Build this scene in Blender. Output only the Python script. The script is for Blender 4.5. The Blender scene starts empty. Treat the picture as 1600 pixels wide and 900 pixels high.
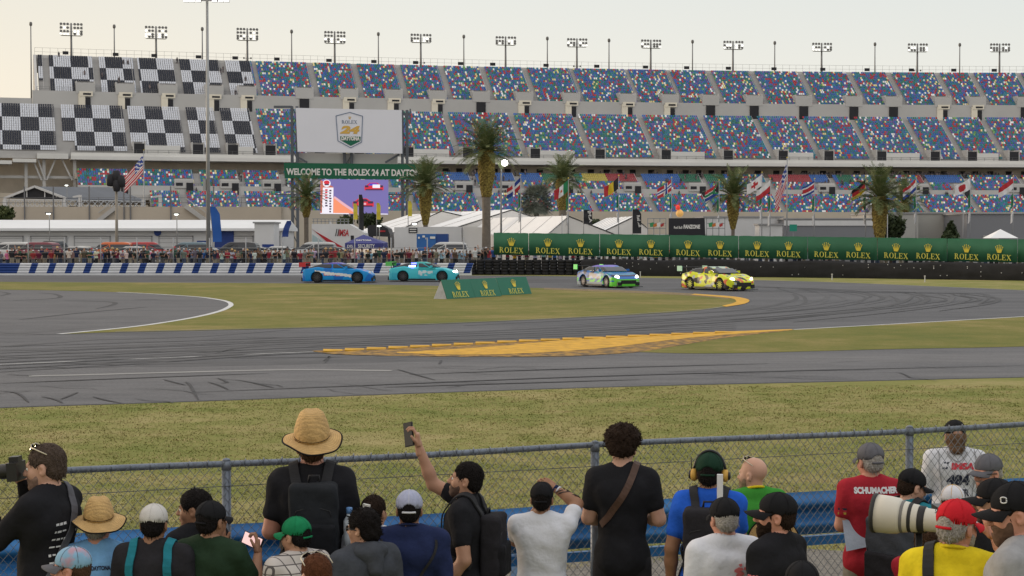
import bpy, bmesh, math, random
import numpy as np
from mathutils import Vector, Matrix, Euler, noise as mnoise
from mathutils.bvhtree import BVHTree

SC = bpy.context.scene
COL = SC.collection
PI = math.pi
R = math.radians
rnd = random.Random(7)

# ------------------------------------------------------------------ camera
F = 2600.0                       # focal length in photo pixels (1600 wide)
EYE = 2.96
TH = math.atan(77 / F)           # slight downward pitch
cam_d = bpy.data.cameras.new('camera')
cam_d.sensor_width = 36
cam_d.lens = 36 * F / 1600
cam_d.clip_start = 0.1
cam_d.clip_end = 12000
cam = bpy.data.objects.new('camera', cam_d)
cam.location = (0, 0, EYE)
cam.rotation_euler = (PI / 2 - TH, 0, 0)
COL.objects.link(cam)
SC.camera = cam

# ------------------------------------------------------------------ light
SUN_EL, SUN_AZ = 5.0, -62.0      # low sun to the left, beyond the stand line
world = bpy.data.worlds.new('World')
SC.world = world
world.use_nodes = True
wn = world.node_tree
for n in list(wn.nodes): wn.nodes.remove(n)
w_out = wn.nodes.new('ShaderNodeOutputWorld')
w_bg = wn.nodes.new('ShaderNodeBackground')
w_sky = wn.nodes.new('ShaderNodeTexSky')
w_sky.sky_type = 'NISHITA'
w_sky.sun_disc = False
w_sky.sun_elevation = R(SUN_EL)
w_sky.sun_rotation = R(SUN_AZ)
w_sky.air_density = 1.0
w_sky.dust_density = 2.0
w_sky.ozone_density = 1.0
w_tc = wn.nodes.new('ShaderNodeTexCoord')
w_sep = wn.nodes.new('ShaderNodeSeparateXYZ')
wn.links.new(w_tc.outputs['Generated'], w_sep.inputs[0])
# thin even evening cloud: a pale veil over the clear sky, peach low on the left, grey-blue on the right
w_rz = wn.nodes.new('ShaderNodeValToRGB')
els = w_rz.color_ramp.elements
els[0].position = 0.0;  els[0].color = (1.0, 0.90, 0.755, 1)
els[1].position = 1.0;  els[1].color = (1.26, 1.26, 1.28, 1)
for p, c in ((0.045, (0.985, 0.935, 0.83, 1)), (0.09, (0.945, 0.93, 0.865, 1)), (0.15, (0.86, 0.89, 0.87, 1)), (0.4, (1.05, 1.06, 1.08, 1))):
    e = els.new(p); e.color = c
wn.links.new(w_sep.outputs['Z'], w_rz.inputs[0])
w_rx = wn.nodes.new('ShaderNodeValToRGB')
ex = w_rx.color_ramp.elements
ex[0].position = 0.30; ex[0].color = (1.08, 0.985, 0.87, 1)
ex[1].position = 0.66; ex[1].color = (0.955, 0.965, 0.965, 1)
e = ex.new(0.48); e.color = (1.02, 1.0, 0.97, 1)
w_mx = wn.nodes.new('ShaderNodeMath'); w_mx.operation = 'MULTIPLY_ADD'
w_mx.inputs[1].default_value = 0.5; w_mx.inputs[2].default_value = 0.5
wn.links.new(w_sep.outputs['X'], w_mx.inputs[0])
wn.links.new(w_mx.outputs[0], w_rx.inputs[0])
w_mul = wn.nodes.new('ShaderNodeMix'); w_mul.data_type = 'RGBA'; w_mul.blend_type = 'MULTIPLY'
w_mul.inputs[0].default_value = 1.0
wn.links.new(w_rz.outputs[0], w_mul.inputs[6]); wn.links.new(w_rx.outputs[0], w_mul.inputs[7])
w_sc = wn.nodes.new('ShaderNodeMix'); w_sc.data_type = 'RGBA'; w_sc.blend_type = 'MULTIPLY'
w_sc.inputs[0].default_value = 1.0
w_sc.inputs[7].default_value = (10, 10, 10, 1)      # the background strength below is 0.1
wn.links.new(w_mul.outputs[2], w_sc.inputs[6])
w_veil = wn.nodes.new('ShaderNodeMix'); w_veil.data_type = 'RGBA'
w_veil.inputs[0].default_value = 0.9
wn.links.new(w_sky.outputs[0], w_veil.inputs[6]); wn.links.new(w_sc.outputs[2], w_veil.inputs[7])
wn.links.new(w_veil.outputs[2], w_bg.inputs[0])
w_bg.inputs[1].default_value = 0.1
wn.links.new(w_bg.outputs[0], w_out.inputs[0])

sun_d = bpy.data.lights.new('sun', 'SUN')
sun_d.energy = 1.5
sun_d.angle = R(6)
sun_d.color = (1.0, 0.78, 0.55)
sun = bpy.data.objects.new('sun', sun_d)
COL.objects.link(sun)
_az = R(SUN_AZ)
_sd = Vector((math.sin(_az) * math.cos(R(SUN_EL)), math.cos(_az) * math.cos(R(SUN_EL)), math.sin(R(SUN_EL))))
sun.rotation_euler = (-_sd).to_track_quat('-Z', 'Y').to_euler()

SC.view_settings.view_transform = 'Standard'
SC.view_settings.look = 'None'
SC.view_settings.gamma = 1.0
SC.view_settings.use_curve_mapping = False
SC.view_settings.exposure = 0.0
SC.render.engine = 'CYCLES'
SC.cycles.use_denoising = True
SC.cycles.max_bounces = 5
SC.cycles.diffuse_bounces = 2
SC.cycles.glossy_bounces = 2
SC.cycles.transparent_max_bounces = 8
SC.cycles.volume_bounces = 0
SC.cycles.caustics_reflective = False
SC.cycles.caustics_refractive = False

# ------------------------------------------------------------------ pixel <-> place (used to survey the photo)
_c, _s = math.cos(TH), math.sin(TH)
def ray(px, py):
    dx, dy = (px - 800) / F, (450 - py) / F
    return dx, _c + dy * _s, -_s + dy * _c
def at(px, py, Y):
    d = ray(px, py); t = Y / d[1]
    return Vector((d[0] * t, Y, EYE + d[2] * t))
def gp(px, py, z=0.0):
    d = ray(px, py); t = (z - EYE) / d[2]
    return Vector((d[0] * t, d[1] * t, z))

# ------------------------------------------------------------------ materials
MATS = {}
def mat(name, col, rough=0.65, var=0.12, vs=3.0, bump=0.0, bs=40.0, metal=0.0, spec=0.3, emit=None, es=0.0,
        objcol=False, attr=None, col2=None, ramp=(0.4, 0.6), vs2=None, coord='Object'):
    if name in MATS: return MATS[name]
    m = bpy.data.materials.new(name); m.use_nodes = True
    nt = m.node_tree; N = nt.nodes; L = nt.links
    b = N['Principled BSDF']
    b.inputs['Roughness'].default_value = rough
    b.inputs['Metallic'].default_value = metal
    b.inputs['Specular IOR Level'].default_value = spec
    tc = N.new('ShaderNodeTexCoord')
    src = None
    if objcol:
        oi = N.new('ShaderNodeObjectInfo'); src = oi.outputs['Color']
    elif attr:
        at_ = N.new('ShaderNodeAttribute'); at_.attribute_name = attr; src = at_.outputs['Color']
    elif col2 is not None:
        nz = N.new('ShaderNodeTexNoise'); nz.inputs['Scale'].default_value = vs2 or vs; nz.inputs['Detail'].default_value = 5
        L.new(tc.outputs[coord], nz.inputs['Vector'])
        rp = N.new('ShaderNodeValToRGB')
        rp.color_ramp.elements[0].position = ramp[0]; rp.color_ramp.elements[0].color = (*col, 1)
        rp.color_ramp.elements[1].position = ramp[1]; rp.color_ramp.elements[1].color = (*col2, 1)
        L.new(nz.outputs['Fac'], rp.inputs[0]); src = rp.outputs[0]
    if var > 0:
        n2 = N.new('ShaderNodeTexNoise'); n2.inputs['Scale'].default_value = vs; n2.inputs['Detail'].default_value = 6
        n2.inputs['Roughness'].default_value = 0.6
        L.new(tc.outputs[coord], n2.inputs['Vector'])
        mr = N.new('ShaderNodeMapRange'); mr.inputs[1].default_value = 0.25; mr.inputs[2].default_value = 0.75
        mr.inputs[3].default_value = 1 - var; mr.inputs[4].default_value = 1 + var
        L.new(n2.outputs['Fac'], mr.inputs[0])
        mx = N.new('ShaderNodeMix'); mx.data_type = 'RGBA'; mx.blend_type = 'MULTIPLY'; mx.inputs[0].default_value = 1
        if src: L.new(src, mx.inputs[6])
        else: mx.inputs[6].default_value = (*col, 1)
        L.new(mr.outputs[0], mx.inputs[7]); src = mx.outputs[2]
    if src: L.new(src, b.inputs['Base Color'])
    else: b.inputs['Base Color'].default_value = (*col, 1)
    if bump > 0:
        n3 = N.new('ShaderNodeTexNoise'); n3.inputs['Scale'].default_value = bs; n3.inputs['Detail'].default_value = 4
        L.new(tc.outputs[coord], n3.inputs['Vector'])
        bp = N.new('ShaderNodeBump'); bp.inputs['Strength'].default_value = bump; bp.inputs['Distance'].default_value = 0.02
        L.new(n3.outputs['Fac'], bp.inputs['Height']); L.new(bp.outputs[0], b.inputs['Normal'])
    if emit:
        b.inputs['Emission Color'].default_value = (*emit, 1); b.inputs['Emission Strength'].default_value = es
    MATS[name] = m
    return m
def hx(r, g, b):                 # sRGB 0-255 -> linear
    f = lambda c: ((c / 255 + 0.055) / 1.055) ** 2.4 if c > 10.3 else c / 255 / 12.92
    return (f(r), f(g), f(b))

# ------------------------------------------------------------------ mesh collector
class MB:
    def __init__(s): s.v = []; s.f = []; s.m = []; s.sm = []
    def add(s, vs, fs, mi=0, smooth=False):
        o = len(s.v); s.v.extend([tuple(p) for p in vs])
        s.f.extend([tuple(i + o for i in f) for f in fs]); s.m.extend([mi] * len(fs)); s.sm.extend([smooth] * len(fs))
        return s
    def quad(s, a, b, c, d, mi=0): return s.add([a, b, c, d], [(0, 1, 2, 3)], mi)
    def hexa(s, p, mi=0):         # 8 points: bottom 4 (ccw), top 4
        return s.add(p, [(3, 2, 1, 0), (4, 5, 6, 7), (0, 1, 5, 4), (1, 2, 6, 5), (2, 3, 7, 6), (3, 0, 4, 7)], mi)
    def box(s, c, d, mi=0, rz=0.0, M=None):
        x, y, z = d[0] / 2, d[1] / 2, d[2] / 2
        p = [Vector(q) for q in ((-x, -y, -z), (x, -y, -z), (x, y, -z), (-x, y, -z), (-x, -y, z), (x, -y, z), (x, y, z), (-x, y, z))]
        if rz: p = [Matrix.Rotation(rz, 3, 'Z') @ q for q in p]
        if M is not None: p = [M @ q for q in p]
        return s.hexa([q + Vector(c) for q in p], mi)
    def bar(s, a, b, w, h=None, mi=0, up=(0, 0, 1)):      # rectangular bar a->b
        a, b = Vector(a), Vector(b); h = h or w
        d = (b - a).normalized(); u = Vector(up)
        if abs(d.dot(u)) > 0.99: u = Vector((0, 1, 0))
        x = d.cross(u).normalized(); y = x.cross(d)
        x *= w / 2; y *= h / 2
        return s.hexa([a - x - y, a + x - y, a + x + y, a - x + y, b - x - y, b + x - y, b + x + y, b - x + y], mi)
    def tube(s, pts, r, n=6, mi=0, cap=True, smooth=True):
        pts = [Vector(p) for p in pts]; k = len(pts)
        rs = r if isinstance(r, (list, tuple)) else [r] * k
        vs, fs = [], []
        ref = Vector((0, 0, 1))
        for i, p in enumerate(pts):
            d = (pts[min(i + 1, k - 1)] - pts[max(i - 1, 0)]).normalized()
            u = ref if abs(d.dot(ref)) < 0.95 else Vector((0, 1, 0))
            x = d.cross(u).normalized(); y = x.cross(d)
            for j in range(n):
                t = 2 * PI * j / n
                vs.append(p + (x * math.cos(t) + y * math.sin(t)) * rs[i])
        for i in range(k - 1):
            for j in range(n):
                a = i * n + j; b = i * n + (j + 1) % n
                fs.append((a, a + n, b + n, b))
        if cap: fs.append(tuple(range(n))); fs.append(tuple(reversed(range((k - 1) * n, k * n))))
        return s.add(vs, fs, mi, smooth)
    def lathe(s, prof, n=16, c=(0, 0, 0), mi=0, smooth=True, M=None):     # prof: (r, z)
        vs, fs = [], []; k = len(prof)
        for r, z in prof:
            for j in range(n):
                t = 2 * PI * j / n; q = Vector((r * math.cos(t), r * math.sin(t), z))
                if M is not None: q = M @ q
                vs.append(q + Vector(c))
        for i in range(k - 1):
            for j in range(n):
                a = i * n + j; b = i * n + (j + 1) % n
                fs.append((a, b, b + n, a + n))
        fs.append(tuple(reversed(range(n)))); fs.append(tuple(range((k - 1) * n, k * n)))
        return s.add(vs, fs, mi, smooth)
    def poly(s, pts, thick, M, mi=0):      # 2D outline (x, z) extruded by thick along local +y, then matrix M
        n = len(pts)
        a = sum(pts[i][0] * pts[(i + 1) % n][1] - pts[(i + 1) % n][0] * pts[i][1] for i in range(n))
        if a < 0: pts = pts[::-1]
        vs = [M @ Vector((x, 0, z)) for x, z in pts] + [M @ Vector((x, thick, z)) for x, z in pts]
        fs = [tuple(range(n)), tuple(reversed(range(n, 2 * n)))] + [(i, i + n, (i + 1) % n + n, (i + 1) % n) for i in range(n)]
        return s.add(vs, fs, mi)
    def arr(s, V, Fq, mi=0, smooth=True):
        return s.add(V.tolist() if hasattr(V, 'tolist') else V, Fq.tolist() if hasattr(Fq, 'tolist') else Fq, mi, smooth)
    def build(s, name, mats, parent=None, loc=None):
        me = bpy.data.meshes.new(name)
        me.from_pydata(s.v, [], s.f)
        if not isinstance(mats, (list, tuple)): mats = [mats]
        for m in mats: me.materials.append(m)
        me.polygons.foreach_set('material_index', s.m)
        me.polygons.foreach_set('use_smooth', s.sm)
        me.update()
        return obj(name, me, parent, loc)
def obj(name, me, parent=None, loc=None):
    o = bpy.data.objects.new(name, me); COL.objects.link(o)
    if loc is not None: o.location = loc
    if parent is not None: o.parent = parent
    return o
def tag(o, label, cat, group=None, kind=None):
    o['label'] = label; o['category'] = cat
    if group: o['group'] = group
    if kind: o['kind'] = kind
    return o
def empty(name, label, cat, loc=(0, 0, 0), rz=0.0, group=None):
    o = bpy.data.objects.new(name, None); COL.objects.link(o)
    o.location = loc; o.rotation_euler = (0, 0, rz); o.empty_display_size = 0.2
    return tag(o, label, cat, group)
def structure(o): o['kind'] = 'structure'; return o
def copy_tree(o, parent=None):
    c = o.copy(); COL.objects.link(c)
    if parent is not None: c.parent = parent
    for ch in list(o.children): copy_tree(ch, c)
    return c
def frame(o, x, y, z=None):      # matrix with local x, y axes (y = away from the viewer), origin o
    x = Vector(x).normalized(); y = Vector(y).normalized()
    z = x.cross(y).normalized() if z is None else Vector(z).normalized()
    return Matrix(((x.x, y.x, z.x, o[0]), (x.y, y.y, z.y, o[1]), (x.z, y.z, z.z, o[2]), (0, 0, 0, 1)))

# ------------------------------------------------------------------ lettering
_TXT = {}
def text_geo(s, bold=0.02, shear=0.0):
    k = (s, bold, shear)
    if k in _TXT: return _TXT[k]
    cu = bpy.data.curves.new('t', 'FONT'); cu.body = s; cu.size = 1.0; cu.offset = bold; cu.shear = shear
    cu.align_x = 'CENTER'; cu.resolution_u = 4
    o = bpy.data.objects.new('t', cu); COL.objects.link(o)
    dg = bpy.context.evaluated_depsgraph_get()
    me = o.evaluated_get(dg).to_mesh()
    V = np.array([v.co[:] for v in me.vertices]); Fs = [tuple(p.vertices) for p in me.polygons]
    o.evaluated_get(dg).to_mesh_clear()
    bpy.data.objects.remove(o); bpy.data.curves.remove(cu)
    x0, x1 = V[:, 0].min(), V[:, 0].max(); y0, y1 = V[:, 1].min(), V[:, 1].max()
    V = V - [(x0 + x1) / 2, y0, 0]; V = V / (y1 - y0)
    _TXT[k] = (V, Fs, (x1 - x0) / (y1 - y0))
    return _TXT[k]
def text(mb, s, M, h, width=None, mi=0, bold=0.02, shear=0.0, proj=None):
    """flat lettering of height h standing on local z=0, centred on local x=0, facing local -y"""
    V, Fs, w = text_geo(s, bold, shear)
    sx = h if width is None else width / w
    pts = [M @ Vector((v[0] * sx, 0, v[1] * h)) for v in V]
    if proj: pts = [proj(p) for p in pts]
    mb.add(pts, Fs, mi)
def ring(cx, cz, rx, rz, tx, tz, a0, a1, n):
    """list of quads of an elliptic ring segment with side width tx and top width tz"""
    out = []
    for i in range(n):
        q = []
        for t, k in ((a0 + (a1 - a0) * i / n, 0), (a0 + (a1 - a0) * (i + 1) / n, 0), (a0 + (a1 - a0) * (i + 1) / n, 1), (a0 + (a1 - a0) * i / n, 1)):
            q.append((cx + math.cos(t) * (rx - k * tx), cz + math.sin(t) * (rz - k * tz)))
        out.append(q)
    return out
def serif_word():
    """ROLEX in a serif face, unit cap height; returns (list of polygons, width)"""
    P = []; x = 0.0
    def rect(x0, z0, x1, z1): P.append([(x0, z0), (x1, z0), (x1, z1), (x0, z1)])
    st, th, sf = 0.17, 0.07, 0.075
    def stem(x0): rect(x0, sf, x0 + st, 1 - sf)
    def serif(x0, x1, z): rect(x0, z, x1, z + sf)
    # R
    stem(x + .08); serif(x, x + .34, 0); serif(x, x + .25, 1 - sf)
    P.extend(ring(x + .28, .745, .33, .255, .17, .075, -PI / 2, PI / 2, 8))
    rect(x + .25, 1 - sf, x + .28, 1); rect(x + .25, .49, x + .28, .565)
    P.append([(x + .34, .49), (x + .52, .49), (x + .78, .075), (x + .60, .075)]); serif(x + .58, x + .86, 0)
    x += .96
    # O
    P.extend(ring(x + .42, .5, .42, .52, .18, .07, 0, 2 * PI, 18)); x += .96
    # L
    stem(x + .08); serif(x, x + .33, 1 - sf); serif(x, x + .70, 0)
    P.append([(x + .62, sf), (x + .70, sf), (x + .72, .32), (x + .67, .32)]); x += .82
    # E
    stem(x + .08); serif(x, x + .70, 0); serif(x, x + .68, 1 - sf); rect(x + .25, .47, x + .52, .54); rect(x + .49, .36, x + .55, .65)
    P.append([(x + .62, sf), (x + .70, sf), (x + .73, .30), (x + .68, .30)]); P.append([(x + .63, .72), (x + .67, .72), (x + .68, 1 - sf), (x + .60, 1 - sf)]); x += .84
    # X
    P.append([(x + .06, 1 - sf), (x + .26, 1 - sf), (x + .80, sf), (x + .60, sf)])
    P.append([(x + .60, 1 - sf), (x + .69, 1 - sf), (x + .455, .56), (x + .415, .615)]); P.append([(x + .10, sf), (x + .19, sf), (x + .425, .40), (x + .385, .455)])
    serif(x, x + .33, 1 - sf); serif(x + .52, x + .80, 1 - sf); serif(x, x + .28, 0); serif(x + .53, x + .86, 0)
    return P, x + .86
SERIF = serif_word()
def word_mark(mb, M, h, mi=0):
    P, w = SERIF
    for i, q in enumerate(P):
        mb.add([M @ Vector(((a - w / 2) * h, -0.0006 * (i % 7), b * h)) for a, b in q], [(0, 1, 2, 3)], mi)
def crown(mb, M, h, mi=0):
    """five-pronged crown emblem of height h on local z=0"""
    for i, (bx, tx, tz) in enumerate(((-.20, -.44, .74), (-.11, -.24, .90), (0, 0, .96), (.11, .24, .90), (.20, .44, .74))):
        mb.add([M @ Vector((x * h, -0.001 * i, z * h)) for x, z in ((bx - .085, .17), (bx + .085, .17), (tx + .02, tz), (tx - .02, tz))], [(0, 1, 2, 3)], mi)
        mb.add([M @ Vector(((tx + .065 * math.cos(t * PI / 4)) * h, -0.006, (tz + .02 + .065 * math.sin(t * PI / 4)) * h)) for t in range(8)], [tuple(range(8))], mi)
    pts = [(.29 * math.cos(t), .11 + .085 * math.sin(t)) for t in [2 * PI * i / 14 for i in range(14)]]
    mb.add([M @ Vector((x * h, -0.008, z * h)) for x, z in pts], [tuple(range(14))], mi)

# ------------------------------------------------------------------ implicit surfaces (bodies, clothes, car shells)
def nets(vol, org, h):
    ins = vol < 0
    nx, ny, nz = vol.shape
    c = np.zeros((nx - 1, ny - 1, nz - 1), np.int8)
    CO = [(a, b, d) for a in (0, 1) for b in (0, 1) for d in (0, 1)]
    for a, b, d in CO: c += ins[a:nx - 1 + a, b:ny - 1 + b, d:nz - 1 + d]
    act = (c > 0) & (c < 8)
    idx = np.argwhere(act); n = len(idx)
    cid = -np.ones(act.shape, np.int64); cid[act] = np.arange(n)
    vals = np.stack([vol[idx[:, 0] + a, idx[:, 1] + b, idx[:, 2] + d] for a, b, d in CO], 1)
    acc = np.zeros((n, 3)); cnt = np.zeros(n)
    for i in range(8):
        for j in range(i + 1, 8):
            if sum(abs(p - q) for p, q in zip(CO[i], CO[j])) != 1: continue
            va, vb = vals[:, i], vals[:, j]; m = (va < 0) != (vb < 0)
            if not m.any(): continue
            t = va[m] / (va[m] - vb[m])
            acc[m] += np.array(CO[i]) + t[:, None] * (np.array(CO[j]) - np.array(CO[i])); cnt[m] += 1
    V = (idx + acc / cnt[:, None]) * h + org
    Q = []
    def emit(e, cells, flag):
        q = np.stack([cid[tuple((e + np.array(o)).T)] for o in cells], 1)
        q[~flag] = q[~flag][:, ::-1]
        Q.append(q)
    e = np.argwhere(ins[:-1, 1:-1, 1:-1] != ins[1:, 1:-1, 1:-1]) + [0, 1, 1]
    if len(e): emit(e, [(0, -1, -1), (0, 0, -1), (0, 0, 0), (0, -1, 0)], ins[tuple(e.T)])
    e = np.argwhere(ins[1:-1, :-1, 1:-1] != ins[1:-1, 1:, 1:-1]) + [1, 0, 1]
    if len(e): emit(e, [(-1, 0, -1), (-1, 0, 0), (0, 0, 0), (0, 0, -1)], ins[tuple(e.T)])
    e = np.argwhere(ins[1:-1, 1:-1, :-1] != ins[1:-1, 1:-1, 1:]) + [1, 1, 0]
    if len(e): emit(e, [(-1, -1, 0), (0, -1, 0), (0, 0, 0), (-1, 0, 0)], ins[tuple(e.T)])
    Q = np.concatenate(Q) if Q else np.zeros((0, 4), int)
    return V, Q
def _box_of(p):
    t = p[0]
    if t == 'c': a, b = np.array(p[1]), np.array(p[2]); r = max(p[3], p[4]); return np.minimum(a, b) - r, np.maximum(a, b) + r
    if t == 'e': c = np.array(p[1]); r = np.array(p[2]); return c - r, c + r
    if t == 'b': c = np.array(p[1]); r = np.array(p[2]) + p[3]; return c - r, c + r
def _dist(p, X, Y, Z):
    t = p[0]
    if t == 'c':
        a, b = np.array(p[1], float), np.array(p[2], float); d = b - a; L = max(d @ d, 1e-9)
        u = np.clip(((X - a[0]) * d[0] + (Y - a[1]) * d[1] + (Z - a[2]) * d[2]) / L, 0, 1)
        return np.sqrt((X - a[0] - u * d[0]) ** 2 + (Y - a[1] - u * d[1]) ** 2 + (Z - a[2] - u * d[2]) ** 2) - (p[3] + (p[4] - p[3]) * u)
    if t == 'e':
        c, r = p[1], p[2]
        x, y, z = (X - c[0]) / r[0], (Y - c[1]) / r[1], (Z - c[2]) / r[2]
        k0 = np.sqrt(x * x + y * y + z * z); k1 = np.sqrt((x / r[0]) ** 2 + (y / r[1]) ** 2 + (z / r[2]) ** 2)
        return k0 * (k0 - 1) / np.maximum(k1, 1e-6)
    if t == 'b':
        c, hf, rr = p[1], p[2], p[3]
        qx, qy, qz = np.abs(X - c[0]) - hf[0], np.abs(Y - c[1]) - hf[1], np.abs(Z - c[2]) - hf[2]
        return np.sqrt(np.maximum(qx, 0) ** 2 + np.maximum(qy, 0) ** 2 + np.maximum(qz, 0) ** 2) + np.minimum(np.maximum(qx, np.maximum(qy, qz)), 0) - rr
def sdf(prims, h, cuts=(), subs=(), disp=None, pad=None):
    """prims: (type, ..., k) blended in order; cuts: (point, normal) keep the side behind the normal; subs: prims carved out"""
    bs = [_box_of(p) for p in prims]
    lo = np.min([b[0] for b in bs], 0) - 3 * h; hi = np.max([b[1] for b in bs], 0) + 3 * h
    n = np.ceil((hi - lo) / h).astype(int) + 1
    ax = [lo[i] + h * np.arange(n[i]) for i in range(3)]
    vol = np.full(n, 9.0)
    for p, (a, b) in zip(prims, bs):
        k = p[-1]; mg = k + 3 * h
        i0 = np.maximum(np.floor((a - mg - lo) / h).astype(int), 0); i1 = np.minimum(np.ceil((b + mg - lo) / h).astype(int) + 1, n)
        sl = tuple(slice(u, v) for u, v in zip(i0, i1))
        X, Y, Z = np.meshgrid(*[ax[i][sl[i]] for i in range(3)], indexing='ij', sparse=True)
        d = _dist(p, X, Y, Z); o = vol[sl]
        if k > 0:
            g = np.clip(0.5 + 0.5 * (o - d) / k, 0, 1); vol[sl] = o * (1 - g) + d * g - k * g * (1 - g)
        else: vol[sl] = np.minimum(o, d)
    X, Y, Z = np.meshgrid(*ax, indexing='ij', sparse=True)
    if disp is not None: vol = vol + disp(X, Y, Z)
    for p in subs:
        d = -_dist(p, X, Y, Z); k = p[-1]
        if k > 0:
            g = np.clip(0.5 - 0.5 * (vol - d) / k, 0, 1); vol = vol * (1 - g) + d * g + k * g * (1 - g)
        else: vol = np.maximum(vol, d)
    for q, nn in cuts:
        vol = np.maximum(vol, (X - q[0]) * nn[0] + (Y - q[1]) * nn[1] + (Z - q[2]) * nn[2])
    return nets(vol, lo, h)
def xf(V, M): return (np.c_[V, np.ones(len(V))] @ np.array(M).T)[:, :3]
# =================================================================== SETTING
def smooth_line(P, n=8, closed=False):
    """Catmull-Rom through points"""
    P = [Vector(p) for p in P]; out = []; k = len(P)
    for i in range(k if closed else k - 1):
        a = P[(i - 1) % k] if closed or i > 0 else P[0]; b = P[i]; c = P[(i + 1) % k]
        d = P[(i + 2) % k] if closed or i + 2 < k else P[-1]
        for j in range(n):
            t = j / n
            out.append(0.5 * ((2 * b) + (c - a) * t + (2 * a - 5 * b + 4 * c - d) * t * t + (3 * b - a - 3 * c + d) * t ** 3))
    if not closed: out.append(P[-1])
    return out
def sheet(name, pts, z, m, thick=0.0):
    mb = MB(); vs = [(p.x, p.y, z) for p in pts]
    a = sum(pts[i].x * pts[(i + 1) % len(pts)].y - pts[(i + 1) % len(pts)].x * pts[i].y for i in range(len(pts)))
    if a < 0: vs = vs[::-1]
    mb.add(vs, [tuple(range(len(vs)))])
    return structure(mb.build(name, m))
def ribbon(mb, P, w, z, mi=0, taper=False):
    n = len(P); vs, fs = [], []
    for i, p in enumerate(P):
        d = (P[min(i + 1, n - 1)] - P[max(i - 1, 0)]); d.z = 0; d.normalize()
        q = Vector((-d.y, d.x, 0)); ww = w * (math.sin(PI * min(max(i / (n - 1), .04), .96)) ** .5 if taper else 1)
        vs += [(p.x - q.x * ww / 2, p.y - q.y * ww / 2, z), (p.x + q.x * ww / 2, p.y + q.y * ww / 2, z)]
    for i in range(n - 1): fs.append((2 * i, 2 * i + 2, 2 * i + 3, 2 * i + 1))
    mb.add(vs, fs, mi)
def px_line(L, n=8, z=0.0): return smooth_line([gp(x, y, z) for x, y in L], n)

def grass_material(name, g, t, mid):
    m = bpy.data.materials.new(name); m.use_nodes = True; nt = m.node_tree; N = nt.nodes; L = nt.links
    b = N['Principled BSDF']; b.inputs['Roughness'].default_value = 0.9; b.inputs['Specular IOR Level'].default_value = 0.1
    tc = N.new('ShaderNodeTexCoord')
    def nz(scale, det, rough=.6, sx=1, sy=1):
        mp = N.new('ShaderNodeMapping'); mp.inputs['Scale'].default_value = (sx, sy, 1); L.new(tc.outputs['Object'], mp.inputs[0])
        n = N.new('ShaderNodeTexNoise'); n.inputs['Scale'].default_value = scale; n.inputs['Detail'].default_value = det; n.inputs['Roughness'].default_value = rough
        L.new(mp.outputs[0], n.inputs['Vector']); return n.outputs['Fac']
    big = nz(.13, 7, .72, 1, 1.15); fine = nz(16.0, 6, .75); mid_ = nz(.55, 5, .7, 1, 1.0)
    a = N.new('ShaderNodeMath'); a.operation = 'MULTIPLY_ADD'; a.inputs[1].default_value = .55; L.new(mid_, a.inputs[0]); 
    a2 = N.new('ShaderNodeMath'); a2.operation = 'MULTIPLY_ADD'; a2.inputs[1].default_value = .85; a2.inputs[2].default_value = -.42; L.new(big, a2.inputs[0]); L.new(a2.outputs[0], a.inputs[2])
    a3 = N.new('ShaderNodeMath'); a3.operation = 'MULTIPLY_ADD'; a3.inputs[1].default_value = .42; L.new(fine, a3.inputs[0]); L.new(a.outputs[0], a3.inputs[2])
    r = N.new('ShaderNodeValToRGB'); e = r.color_ramp.elements
    e[0].position = .30; e[0].color = (*g, 1); e[1].position = .64; e[1].color = (*t, 1); q = e.new(.48); q.color = (*mid, 1)
    L.new(a3.outputs[0], r.inputs[0])
    vf = nz(30, 3, .8); mr = N.new('ShaderNodeMapRange'); mr.inputs[1].default_value = .3; mr.inputs[2].default_value = .7; mr.inputs[3].default_value = .84; mr.inputs[4].default_value = 1.16
    L.new(vf, mr.inputs[0]); mx = N.new('ShaderNodeMix'); mx.data_type = 'RGBA'; mx.blend_type = 'MULTIPLY'; mx.inputs[0].default_value = 1
    L.new(r.outputs[0], mx.inputs[6]); L.new(mr.outputs[0], mx.inputs[7]); L.new(mx.outputs[2], b.inputs['Base Color'])
    bp = N.new('ShaderNodeBump'); bp.inputs['Strength'].default_value = .35; bp.inputs['Distance'].default_value = .03; L.new(fine, bp.inputs['Height']); L.new(bp.outputs[0], b.inputs['Normal'])
    return m
M_grass = grass_material('mown_grass', (0.135, 0.165, 0.036), (0.315, 0.265, 0.118), (0.210, 0.206, 0.062))
M_grass_far = grass_material('infield_grass', (0.110, 0.130, 0.028), (0.255, 0.205, 0.078), (0.165, 0.158, 0.041))

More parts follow.
